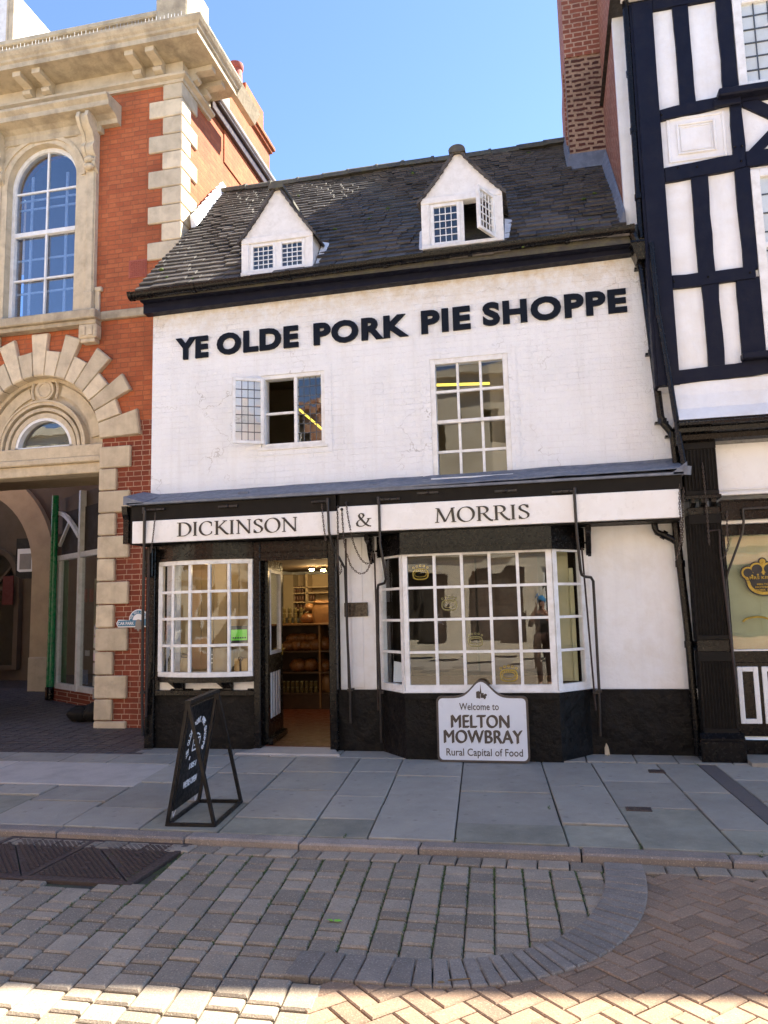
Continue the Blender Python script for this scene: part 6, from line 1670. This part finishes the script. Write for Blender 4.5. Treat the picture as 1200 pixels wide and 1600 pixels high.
# jetty cove and cornice
c = MB(); c.prism([(F - .03, 3.92), (F - .05, 3.78), (F - .10, 3.62), (F - .19, 3.50), (F - .20, 3.465), (0, 3.465), (0, 3.92)], 1.40, FXR, 'x'); obj('jetty_cove', c, MT['white_render'], tb)
c = MB(); c.prism([(-.50, 3.46), (-.53, 3.44), (-.53, 3.41), (-.47, 3.39), (-.46, 3.35), (-.40, 3.33), (-.38, 3.28), (-.32, 3.26), (0, 3.26), (0, 3.47), (-.50, 3.475)], 1.385, FXR, 'x'); obj('shop_cornice', c, MT['black_paint'], tb)
# fluted pier
def fluted(x0, x1, z0, z1, y, n, m='dull_black'):
    p = MB(); p.box(x0, x1, y, y + .2, z0, z1, .004)
    p.box(x0, x1, y - .02, y, z1 - .10, z1, .004); p.box(x0, x1, y - .02, y, z0, z0 + .05, .004); wd = (x1 - x0) / (n + .6)
    for i in range(n + 1): cx = x0 + wd * .3 + wd * i; p.box(cx - wd * .24, cx + wd * .24, y - .018, y, z0 + .05, z1 - .10, .006)
    return obj('fluted_pier', p, MT[m], tb)
fluted(1.43, 1.765, 2.70, 3.29, -.30, 9); fluted(1.45, 1.775, 1.20, 2.50, -.25, 10); fluted(1.45, 1.78, .26, 1.08, -.25, 10)
p = MB(); p.box(1.45, 1.777, -.255, -.05, 1.08, 1.20, .004); p.box(1.45, 1.775, -.26, -.05, 2.50, 2.58, .004); p.box(1.40, 1.83, -.33, 0, -.02, .20, .01); p.prism([(-.33, .20), (-.33, .22), (-.27, .27), (0, .27), (0, .20)], 1.405, 1.825, 'x')
p.box(1.42, 1.78, -.34, -.1, 2.66, 2.70, .004)
for i in range(3): p.prism([(-.32, 2.66), (-.32, 2.62), (-.26, 2.58), (-.2, 2.58), (-.2, 2.66)], 1.48 + .1 * i, 1.53 + .1 * i, 'x')
objs('pier_base', p, MT['black_paint'], tb)
p = MB(); p.box(1.765, FXR, -.12, .0, 2.715, 3.27); p.box(1.765, FXR, -.14, -.12, 2.76, 2.775, .003); p.box(1.765, FXR, -.18, -.10, 2.70, 2.735, .006); p.box(1.775, FXR, -.2, 0, 2.395, 2.43, .003)
obj('shop_sign_board', p, MT['sign_white'], tb)
p = MB(); p.box(1.775, FXR, -.27, 0, 2.43, 2.625, .006); p.box(1.775, FXR, -.29, 0, 2.62, 2.64, .004); p.box(1.78, FXR, -.12, .02, 2.28, 2.395, .006); p.box(1.775, 1.83, -.10, .05, .22, 2.3, .004); p.box(1.83, FXR, -.04, .06, .95, 1.07, .006); p.box(1.83, FXR, -.03, .06, .2, .95); p.box(1.83, FXR, -.06, .06, .02, .17, .006)
sf = obj('shopfront_frame', p, MT['black_paint'], tb)
p = MB(); x = 1.855
for i in range(8):
    frame(p, x, x + .205, .33, .91, -.05, -.03, .05, .004); x += .24
p.box(1.85, FXR, -.065, -.03, .175, .195); p.box(1.835, FXR, -.05, .03, 1.07, 1.085, .002)
objs('shopfront_panel', p, MT['sign_white'], sf)
p = MB(); p.box(1.83, 4.2, .0, .006, 1.085, 2.28); obj('pane', p, MT['glass'], sf)
p = MB(); p.box(1.83, 4.2, .05, .07, 1.07, 2.29); obj('window_blind', p, MT['etched'], sf)
p = MB(); p.box(1.83, 5, -.5, 0, -.02, .025); struct('pavement', p, MT['slab'])
# crown transfer with its lettering
t = thing('crown_logo', 'large black and gold crown logo on the cream shop window beside the fluted pier', 'window sticker', (2.2, -.005, 1.9))
cx, cz = 2.20, 1.74
def crownshape(k, dz=0):
    pts = [(-.24, .0), (-.16, -.17), (0, -.20), (.16, -.17), (.24, .0), (.29, .14), (.25, .21), (.15, .23), (.10, .27), (.03, .285), (0, .33), (-.03, .285), (-.10, .27), (-.15, .23), (-.25, .21), (-.29, .14)]
    return [(cx + x * k, cz + dz + (z - .03) * k) for x, z in pts]
def disc(mb, x, z, r, y0, y1, n=18): mb.prism([(cx + x + r * math.cos(q_), cz + z + r * math.sin(q_)) for q_ in [2 * math.pi * i / n for i in range(n)]], y0, y1, 'y')
LOBES = [(-.215, .135, .092), (-.085, .185, .10), (.085, .185, .10), (.215, .135, .092), (0, .30, .042), (0, .215, .05)]
def bowl(mb, g_, y0, y1): mb.prism([(cx - .285 - g_, cz + .13)] + [(cx + (.235 + g_) * math.cos(q_), cz - .02 + (.18 + g_) * math.sin(q_)) for q_ in [math.pi + math.pi * i / 18 for i in range(19)]] + [(cx + .285 + g_, cz + .13)], y0, y1, 'y')
b = MB(); bowl(b, .02, -.006, -.001)
for i, (x_, z_, r_) in enumerate(LOBES): disc(b, x_, z_, r_ + .02, -.0064 - .0003 * i, -.001)
obj('black_outline', b, MT['black_card'], t)
b = MB(); bowl(b, 0, -.0095, -.006)
for i, (x_, z_, r_) in enumerate(LOBES): disc(b, x_, z_, r_, -.0098 - .0002 * i, -.006)
obj('gold_field', b, MT['gold'], t)
b = MB(); bowl(b, -.045, -.0118, -.009)
for i, (x_, z_, r_) in enumerate(LOBES[:4]): disc(b, x_, z_, r_ - .026, -.0121 - .0002 * i, -.009)
obj('black_field', b, MT['black_card'], t)
b = MB()
b.box(cx - .275, cx + .275, -.0145, -.012, cz + .02, cz + .03)
obj('black_marks', b, MT['black_card'], t)
b = MB()
for s, z, hw_ in (('MELTON', -.055, .105), ('MOWBRAY', -.098, .13), ('PORK PIES', -.141, .125)): put_text(b, s, (0, -.0142, 0), (1, 0, 0), (0, 0, 1), (0, -1, 0), (cx - hw_, cx + hw_, cz + z, cz + z + .028), .012, 1.05, .004)
for i in range(5): b.sphere((cx - .16 + .08 * i, -.012, cz + .115 - .012 * abs(i - 2)), (.016, .004, .016), 8, 5)
put_text(b, 'MRS KING\'S', (0, -.0142, 0), (1, 0, 0), (0, 0, 1), (0, -1, 0), (cx - .20, cx + .20, cz + .035, cz + .082), .012, 1.05, .004)
obj('gold_lettering', b, MT['gold'], t)
b = MB(); put_text(b, '1853', (0, -.008, 0), (1, 0, 0), (0, 0, 1), (0, -1, 0), (2.13, 2.30, 1.36, 1.42), .01, 1, .004)
b = MB(); b.tube([(2.10 + .14 * math.cos(q_), -.006, 1.36 + .06 * math.sin(q_)) for q_ in [math.pi * (.15 + .8 * i / 10) for i in range(11)]], .012, 5); obj('gold_flourish', b, MT['gold'], t)
for ch_ in t.children:
    if ch_.name.startswith('gold_flourish'): continue
    for v_ in ch_.data.vertices: v_.co.x = cx + (v_.co.x - cx) * .70; v_.co.z = 1.79 + (v_.co.z - cz) * .70
# irons of the right hand shop
def rodsT(pix, ys, r, m='iron'):
    q_ = MB(); q_.tube([W(p[0], p[1], ys[i]) for i, p in enumerate(pix)], r, 8); return obj('awning_arm', q_, MT[m], tb, 50)
rodsT([(1160, 795), (1162, 815), (1160, 832), (1137, 895), (1134, 910), (1140, 980), (1152, 1080)], [-.31, -.28, -.25, -.2, -.18, -.16, -.14], .013)
rodsT([(1105, 830), (1124, 828), (1125, 860), (1137, 960), (1152, 1085)], [-.28, -.28, -.28, -.28, -.26], .012, 'rust')
q_ = MB(); p0 = W(1160, 795, -.30); q_.box(p0.x, p0.x + .3, -.31, -.27, p0.z - .012, p0.z + .012, .003); obj('awning_bracket', q_, MT['iron'], tb)
def chainT(pix, Y):
    global shop
    keep = shop; shop = tb; o = chain(pix, Y); shop = keep; return o
chainT([(1136, 797), (1136, 830), (1138, 850), (1133, 868), (1128, 872)], -.30); chainT([(1097, 722), (1101, 760), (1106, 820), (1108, 850)], -.33)
# long downpipes on the gable
q_ = MB(); q_.tube([(1.17, -.34, 8.75), (1.175, -.30, 8.40), (1.18, -.25, 5.62)], .038, 10)
for z in (7.6, 6.9, 6.1): q_.tube([(1.178, -.27, z - .03), (1.178, -.27, z + .03)], .047, 10); q_.box(1.178, 1.25, -.28, -.24, z - .01, z + .01)
q_.tube([(1.26, -.37, 5.5), (1.28, -.37, 4.7), (1.30, -.36, 4.55), (1.39, -.44, 3.3), (1.42, -.46, 2.98)], .030, 10)
objs('downpipe', q_, MT['black_paint'], tb, 40)
q_ = MB(); q_.tube([(1.44, -.48, 2.99), (1.43, -.47, 2.9)], .045, 8); obj('pipe_shoe', q_, MT['lead'], tb)
# chimney stack standing on the gable
k = MB(); k.box(.56, 1.05, 1.58, 2.75, 9.30, 13.2); obj('chimney_stack', k, MT['brick_old'], tb)
k2 = MB(); k2.box(.565, 1.05, 1.60, 2.75, 7.2, 9.30); k2o = obj('worn_stack', k2, MT['brick_worn'], tb)
k = MB(); k.box(.54, 1.05, 1.9, 2.8, 7.2, 9.3); obj('stack_side', k, MT['brick_old'], tb)
k = MB(); k.box(.50, 1.05, 1.50, 2.8, 13.2, 13.4, .01); k.box(.45, 1.05, 1.46, 2.84, 13.4, 13.55, .01); obj('chimney_cap', k, MT['brick_old'], tb)
k = MB(); z0 = rz(1.58)
k.hexa([(.50, 1.50, rz(1.50) + .02), (1.04, 1.50, rz(1.50) + .02), (1.04, 1.60, rz(1.6)), (.50, 1.60, rz(1.6)), (.545, 1.57, z0 + .20), (1.04, 1.57, z0 + .20), (1.04, 1.60, z0 + .2), (.545, 1.60, z0 + .2)])
k.hexa([(.50, 1.55, rz(1.55)), (.56, 1.55, rz(1.55)), (.56, 2.45, rz(2.40)), (.50, 2.45, rz(2.40)), (.54, 1.55, rz(1.55) + .22), (.562, 1.55, rz(1.55) + .22), (.562, 2.45, rz(2.40) + .22), (.54, 2.45, rz(2.40) + .22)])
obj('chimney_flashing', k, MT['lead'], tb)
# ================================================================ pavement boards
t = thing('a_board', 'black metal frame pavement board with a hanging panel of white lettering', 'A-board', (-2.94, -2.55, -.08))
A0, B0, C0, D0 = Vector((-3.10, -2.90, -.087)), Vector((-2.70, -2.88, -.086)), Vector((-2.76, -2.20, -.066)), Vector((-3.15, -2.23, -.067))
ap = W(296, 1097, -2.89); n1 = Vector(((A0.x + B0.x) / 2 - .03, -2.89, ap.z)); n2 = Vector(((C0.x + D0.x) / 2 - .03, -2.215, W(343, 1087, -2.215).z)); n2.z = n1.z + .02
up = Vector((0, 0, .0))
s = .026
f = MB()
o_ = Vector((0, 0, s / 2))
for a, c in ((A0, B0), (B0, C0), (C0, D0), (D0, A0)): f.bar(a + o_, c + o_, s)
obj('base_rail', f, MT['frame_black'], t)
for a, c in ((A0, n1), (B0, n1), (C0, n2), (D0, n2)):
    f = MB(); f.bar(a, c, s); obj('leg', f, MT['frame_black'], t)
f = MB(); f.bar(n1 + (n1 - n2).normalized() * .015, n2 + (n2 - n1).normalized() * .015, .05, s); obj('top_rail', f, MT['frame_black'], t)
ex = (n2 - n1).normalized(); ey = ((n1 + n2) / 2 - (A0 + D0) / 2).normalized(); en = ex.cross(ey).normalized()
if en.x < 0: en = -en
lw = (n2 - n1).length; lh = ((n1 + n2) / 2 - (A0 + D0) / 2).length
o0 = (A0 + D0) / 2 - ex * lw / 2
pn = MB(); u0, u1, v0, v1 = .06, lw - .06, .10, lh - .05
def PP(u, v, d): return o0 + ex * u + ey * v + en * d
pn.hexa([PP(u0, v0, -.006), PP(u1, v0, -.006), PP(u1, v0, .006), PP(u0, v0, .006), PP(u0, v1, -.006), PP(u1, v1, -.006), PP(u1, v1, .006), PP(u0, v1, .006)])
obj('panel', pn, MT['board_black'], t)
ch = MB()
for u in (.10, lw - .10): ch.tube([PP(u + .02 * math.cos(q), .075 + .035 * math.sin(q), .004 * math.sin(2 * q)) for q in [2 * math.pi * i / 12 for i in range(12)]], .003, 5, False, True)
obj('hanging_ring', ch, MT['spike'], t)
tx = MB(); cu, cv, rr_ = lw / 2, .60, .165
txt = 'YE OLDE PORK PIE SHOPPE'
for i, c_ in enumerate(txt):
    if c_ == ' ': continue
    a = rad(205 - 230 * i / (len(txt) - 1)); rx = Vector((math.sin(a), -math.cos(a))); ry = Vector((math.cos(a), math.sin(a)))
    ex2 = ex * rx.x + ey * rx.y; ey2 = ex * ry.x + ey * ry.y
    put_text(tx, c_, PP(cu + ry.x * rr_, cv + ry.y * rr_, .0062), ex2, ey2, en, (-.016, .016, 0, .05), .02, 1, .002)
put_text(tx, '1851', PP(0, 0, .0062), ex, ey, en, (cu - .075, cu + .075, .385, .435), .02, 1, .002)
put_text(tx, 'WE\'RE OPEN', PP(0, 0, .0062), ex, ey, en, (cu - .15, cu + .15, .24, .30), .03, 1, .002)
def ML(u, v, d): return PP(cu + u, cv + v, .0062 + d)
for path, w_ in (([(-.075, -.06), (-.08, .03), (.08, .03), (.075, -.06), (-.075, -.06)], .014), ([(-.06, .05), (0, .075), (.06, .05)], .012), ([(-.05, -.02), (.05, -.02)], .012), ([(-.11, -.13), (-.10, -.10)], .014), ([(.11, -.13), (.10, -.10)], .014)): pen(tx, path, .02, ML, fixed=w_, dep=(0, .002))
obj('lettering', tx, MT['white_print'], t)

t = thing('welcome_sign', 'white town welcome sign with a dark edge and rounded hump leaning against the bay plinth', 'sign', (-.78, -.48, 0))
y0 = -.492; lean = .045
def S(u, v, d):                                                     # u from the left corner, v up the board
    return Vector((-1.255 + u, y0 + lean * v - d, -.012 + v - d * lean))
wS, hB = .962, .672
def outline(k):
    pts = []
    r = .05
    def crn(cx, cz, a0): return [(cx + (r - k * .3) * math.cos(rad(a0 + 22.5 * i)), cz + (r - k * .3) * math.sin(rad(a0 + 22.5 * i))) for i in range(5)]
    pts += crn(k + r - k * .3, k + r - k * .3, 180) + crn(wS - k - r + k * .3, k + r - k * .3, 270) + crn(wS - k - r + k * .3, hB - k - r + k * .3, 0)
    def hump(u): return math.exp(-((u - wS / 2) / .135) ** 2) * .170
    for i in range(25):
        u = wS / 2 + .30 - .60 * i / 24; pts.append((u, hB - k + hump(u)))
    pts += crn(k + r - k * .3, hB - k - r + k * .3, 90)
    return pts
def plate(mb, pts, d0, d1):
    n = len(pts); tri = tessellate_polygon([[Vector((p[0], p[1], 0)) for p in pts]])
    vs = [S(u, v, d0) for u, v in pts] + [S(u, v, d1) for u, v in pts]
    mb.add(vs, [tuple(t_) for t_ in tri] + [tuple(i + n for i in reversed(t_)) for t_ in tri] + [(i, (i + 1) % n, n + (i + 1) % n, n + i) for i in range(n)])
b = MB(); plate(b, outline(0), 0, .028); obj('edging', b, MT['brown_letter'], t)
b = MB(); plate(b, outline(.022), .028, .031); obj('face', b, MT['board_white'], t)
b = MB()
exs, eys, ens = S(1, 0, 0) - S(0, 0, 0), S(0, 1, 0) - S(0, 0, 0), (S(0, 0, 1) - S(0, 0, 0)).normalized()
def st_(s, u0, u1, v0, v1, bold, k=0):
    if k: put_text(b, s, S(0, 0, .0318), exs, eys, ens, (u0 + k, u1 + k, v0 + k * .6, v1 + k * .6), 0, 1.02, .002)
    put_text(b, s, S(0, 0, .0312), exs, eys, ens, (u0, u1, v0, v1), bold, 1.02, .002)
st_('Welcome to', .245, .660, .530, .602, .010); st_('MELTON', .150, .755, .346, .476, .0, .012); st_('MOWBRAY', .070, .885, .190, .322, .0, .012); st_('Rural Capital of Food', .095, .890, .042, .140, .010)
def MS(u, v, d): return S(u, v, .0312 + d)
def poly(pts): plate(b, [(.478 + x, .655 + z * .85) for x, z in pts], .0312, .033)
poly([(-.05, .0), (-.05, .075), (-.02, .085), (-.008, .07), (-.008, -.01)]); poly([(-.012, .05), (-.003, .175), (.008, .05)]); poly([(-.004, .0), (-.004, .06), (.03, .06), (.03, .0)])
for cx_, cz_ in ((.022, .025), (.048, .035), (.038, .008)): poly([(cx_ + .016 * math.cos(q), cz_ + .016 * math.sin(q)) for q in [2 * math.pi * i / 12 for i in range(12)]])
poly([(.028, -.015), (.048, -.015), (.036, .01)])
objs('lettering', b, MT['brown_letter'], t, None, .016)

# ================================================================ the sunlit side of the street, mirrored in the windows
MT['opp_stone'] = mat('opp_stone', (.80, .72, .56), .85, (.70, .62, .47), 2, .5, 20, .3, .006, dirt=(.25, .2, .14), dscale=1.5, damt=.4)
MT['opp_render'] = mat('opp_render', (.82, .75, .60), .85, (.74, .67, .52), 2, dirt=(.3, .25, .18), dscale=1.5, damt=.4)
MT['opp_brick'] = brickmat('opp_brick', (.50, .24, .14), (.45, .20, .12), (.6, .48, .36))
def opposite(x0, x1, h, m, label, nw, shopcol):
    t = thing('facing_building', label, 'building', ((x0 + x1) / 2, -16.5, 0))
    b = MB(); Y = -16.2; holes = []
    wd = (x1 - x0) / nw
    for i in range(nw):
        cx = x0 + wd * (i + .5); holes.append([(cx - wd * .36, .5), (cx + wd * .36, .5), (cx + wd * .36, 2.7), (cx - wd * .36, 2.7)])
        for z in (4.2, 7.0):
            if z + 1.7 < h: holes.append([(cx - .5, z), (cx + .5, z), (cx + .5, z + 1.6), (cx - .5, z + 1.6)])
    b.holed([(x0, 0), (x1, 0), (x1, h), (x0, h)], holes, Y - .3, Y, lambda x, y, z: (x, y, z)); b.box(x0, x1, Y - 9, Y - .3, h - .1, h); b.box(x0, x0 + .2, Y - 9, Y - .3, 0, h); b.box(x1 - .2, x1, Y - 9, Y - .3, 0, h)
    b.box(x0, x1, Y, Y + .12, 3.2, 3.5); b.box(x0, x1, Y, Y + .2, h - .3, h)
    obj('wall', b, MT[m], t)
    g = MB(); fr_ = MB()
    for hl in holes:
        g.box(hl[0][0], hl[1][0], Y - .2, Y - .19, hl[0][1], hl[2][1]); frame(fr_, hl[0][0], hl[1][0], hl[0][1], hl[2][1], Y - .19, Y - .1, .07, 0); xm_ = (hl[0][0] + hl[1][0]) / 2; fr_.box(xm_ - .03, xm_ + .03, Y - .18, Y - .12, hl[0][1], hl[2][1])
    wi = obj('window', fr_, MT['sign_white'] if shopcol else MT['dull_black'], t); obj('pane', g, MT['dark_room'], wi)
opposite(-34, -16, 9.4, 'opp_render', 'long cream building far along the street, mirrored in the bow window', 5, 1)
opposite(-16, -7.2, 8.8, 'opp_brick', 'red brick building across the street beside the long cream one, mirrored in the shop', 3, 1)
opposite(-7.2, 0, 9.5, 'opp_stone', 'pale stone building with dark framed windows across the street, mirrored in the bay window', 3, 0)
opposite(0, 4.6, 8.2, 'opp_render', 'sunlit cream building across the street mirrored behind the photographer', 3, 1)
opposite(4.6, 14, 9.2, 'opp_brick', 'brown brick building with dark window frames across the street beside the sunlit cream one', 3, 0)
t = thing('facing_building', 'tall brown brick building closing the far end of the street, mirrored in the bow', 'building', (-40, -7, 0))
b = MB(); hl_ = [[(y_, z_), (y_ + 1.2, z_), (y_ + 1.2, z_ + 1.9), (y_, z_ + 1.9)] for y_ in (-20, -16, -12, -8, -4, 0) for z_ in (1.0, 4.4, 7.6)]
b.holed([(-24, 0), (6, 0), (6, 11), (-24, 11)], hl_, -.4, 0, lambda x, y, z: (-40 + y, x, z)); b.box(-50, -40.4, -24, 6, 10.9, 11)
obj('wall', b, MT['opp_brick'], t)
b = MB()
for h_ in hl_: b.box(-40.3, -40.28, h_[0][0], h_[1][0], h_[0][1], h_[2][1])
obj('window', b, MT['dark_room'], t)
b = MB(); b.box(-40, 40, -16.2, -13, -.3, -.06); struct('pavement', b, MT['granite'])
b = MB(); put_text(b, 'ANDER', (0, -16.385, 0), (-1, 0, 0), (0, 0, 1), (0, 1, 0), (2.82, 4.0, 1.08, 1.28), .01, 1, .02)
tag(obj('bank_lettering', b, MT['white_print']), 'white bank lettering mirrored back to front in a bay window pane', 'lettering')
# ================================================================ the photographer, seen mirrored in the bay window
def skin(name, nodes_, edges, m, parent=None, lv=2):
    me = bpy.data.meshes.new(name); me.from_pydata([n[:3] for n in nodes_], edges, [])
    me.materials.append(m)
    o = bpy.data.objects.new(name, me); COL.objects.link(o)
    md = o.modifiers.new('skin', 'SKIN'); sv = me.skin_vertices[0].data if me.skin_vertices else None
    if sv is None:
        bm = bmesh.new(); bm.from_mesh(me); bm.verts.layers.skin.verify(); bm.to_mesh(me); bm.free(); sv = me.skin_vertices[0].data
    for i, n in enumerate(nodes_):
        r = n[3]; sv[i].radius = r if isinstance(r, tuple) else (r, r); sv[i].use_root = (i == 0)
    s = o.modifiers.new('sub', 'SUBSURF'); s.levels = lv; s.render_levels = lv
    dg = bpy.context.evaluated_depsgraph_get(); me2 = bpy.data.meshes.new_from_object(o.evaluated_get(dg))
    bpy.data.objects.remove(o)
    me2.polygons.foreach_set('use_smooth', [True] * len(me2.polygons))
    return obj(name, me2, None, parent)
MT['skin_tone'] = mat('skin_tone', (.48, .27, .19), .5, (.44, .23, .16), 12)
MT['dark_cloth'] = mat('dark_cloth', (.035, .033, .034), .85, (.05, .047, .045), 12, bs=60)
MT['leg_cloth'] = mat('leg_cloth', (.07, .035, .025), .85, (.05, .026, .02), 12)
MT['blue_hair'] = mat('blue_hair', (.03, .22, .50), .6, (.05, .32, .62), 30)
BX, BY = .03, -9.32; g0 = RZ
hd = thing('photographer', 'person with blue hair in a dark top holding a phone, mirrored in the bay', 'person', (BX, BY, g0))
hd.name = 'person'
P_ = [(BX, BY, .90, (.15, .11)), (BX, BY, 1.05, (.135, .10)), (BX, BY, 1.22, (.16, .11)), (BX, BY, 1.36, (.15, .10)), (BX, BY + .02, 1.44, (.06, .06)), (BX, BY + .04, 1.53, (.065, .07)), (BX, BY + .05, 1.62, (.085, .10)), (BX, BY + .04, 1.70, (.06, .075)),
      (BX + .17, BY, 1.36, .062), (BX + .24, BY + .08, 1.15, .048), (BX + .06, BY + .33, 1.40, .036), (BX - .02, BY + .40, 1.50, .03),
      (BX - .17, BY, 1.36, .062), (BX - .26, BY + .06, 1.15, .048), (BX - .16, BY + .33, 1.42, .036), (BX - .12, BY + .40, 1.52, .03),
      (BX + .09, BY, .86, .10), (BX + .10, BY + .02, .48, .062), (BX + .10, BY - .02, .20, .05), (BX + .10, BY - .01, g0 + .07, .042), (BX + .11, BY + .13, g0 + .045, .035),
      (BX - .09, BY, .86, .10), (BX - .10, BY + .02, .48, .062), (BX - .10, BY - .02, .20, .05), (BX - .10, BY - .01, g0 + .07, .042), (BX - .11, BY + .13, g0 + .045, .035)]
E_ = [(0, 1), (1, 2), (2, 3), (3, 4), (4, 5), (5, 6), (6, 7), (3, 8), (8, 9), (9, 10), (10, 11), (3, 12), (12, 13), (13, 14), (14, 15), (0, 16), (16, 17), (17, 18), (18, 19), (19, 20), (0, 21), (21, 22), (22, 23), (23, 24), (24, 25)]
body = skin('body', P_, E_, MT['skin_tone'], hd)
tp = [(p[0], p[1], p[2], (p[3][0] + .012, p[3][1] + .012) if isinstance(p[3], tuple) else p[3] + .012) for p in P_]
idx = [0, 1, 2, 3, 8, 9, 12, 13]; tp[0] = (BX, BY, .84, (.175, .135)); ren = {v: i for i, v in enumerate(idx)}
top_n = [tp[i] for i in idx] + [tuple(Vector(tp[9][:3]).lerp(Vector(tp[10][:3]), .55)) + (.05,), tuple(Vector(tp[13][:3]).lerp(Vector(tp[14][:3]), .55)) + (.05,)]
skin('jumper', top_n, [(0, 1), (1, 2), (2, 3), (3, 4), (4, 5), (5, 8), (3, 6), (6, 7), (7, 9)], MT['dark_cloth'], hd)
idx = [0, 16, 17, 18, 19, 21, 22, 23, 24]
skin('trousers', [tp[i] for i in idx], [(0, 1), (1, 2), (2, 3), (3, 4), (0, 5), (5, 6), (6, 7), (7, 8)], MT['leg_cloth'], hd)
m = MB(); m.sphere((BX, BY + .02, 1.665), (.098, .112, .105), 16, 10, .04); obj('hair', m, MT['blue_hair'], hd, 60)
m = MB(); m.sphere((BX, BY + .155, 1.60), (.015, .022, .024), 8, 6)
for sx in (-.034, .034): m.sphere((BX + sx, BY + .138, 1.632), (.016, .010, .010), 8, 6)
obj('face', m, MT['skin_tone'], hd, 60)
m = MB()
for sx in (-.10, .11): m.box(BX + sx - .045, BX + sx + .045, BY - .07, BY + .19, g0 + .002, g0 + .07, .025)
obj('shoe', m, MT['white_print'], hd)
for sx, wx_, wz_ in ((-1, BX - .12, 1.52), (1, BX - .02, 1.50)):     # palms, four fingers and a thumb round the phone
    n_ = [(wx_, BY + .40, wz_, .026), (wx_ + .0, BY + .425, wz_ + .05, .026)]; e_ = [(0, 1)]
    skin('hand', n_, e_, MT['skin_tone'], hd, 1)
    for k in range(4):
        z_ = wz_ + .035 + .021 * k; l_ = (.9, 1, .95, .75)[k]
        skin('finger', [(wx_ + sx * .012, BY + .425, z_, .009), (wx_ + sx * .028, BY + .455 , z_ + .004, .0085), (wx_ - sx * .0, BY + .475, z_ + .006, .008), (wx_ - sx * .03 * l_, BY + .478, z_ + .006, .007)], [(0, 1), (1, 2), (2, 3)], MT['skin_tone'], hd, 1)
    skin('thumb', [(wx_, BY + .41, wz_ + .03, .011), (wx_ - sx * .02, BY + .42, wz_ + .06, .010), (wx_ - sx * .035, BY + .432, wz_ + .085, .008)], [(0, 1), (1, 2)], MT['skin_tone'], hd, 1)
m = MB(); m.box(-.036, .036, -8.868, -8.860, 1.50, 1.655, .004)
ph = obj('phone', m, MT['dull_black']); tag(ph, 'dark phone held up by the photographer, mirrored in the bay window', 'phone')
m = MB(); m.tube([(.018, -8.858, 1.625), (.018, -8.8575, 1.625)], .007, 10); obj('camera_lens', m, MT['plaque'], ph)
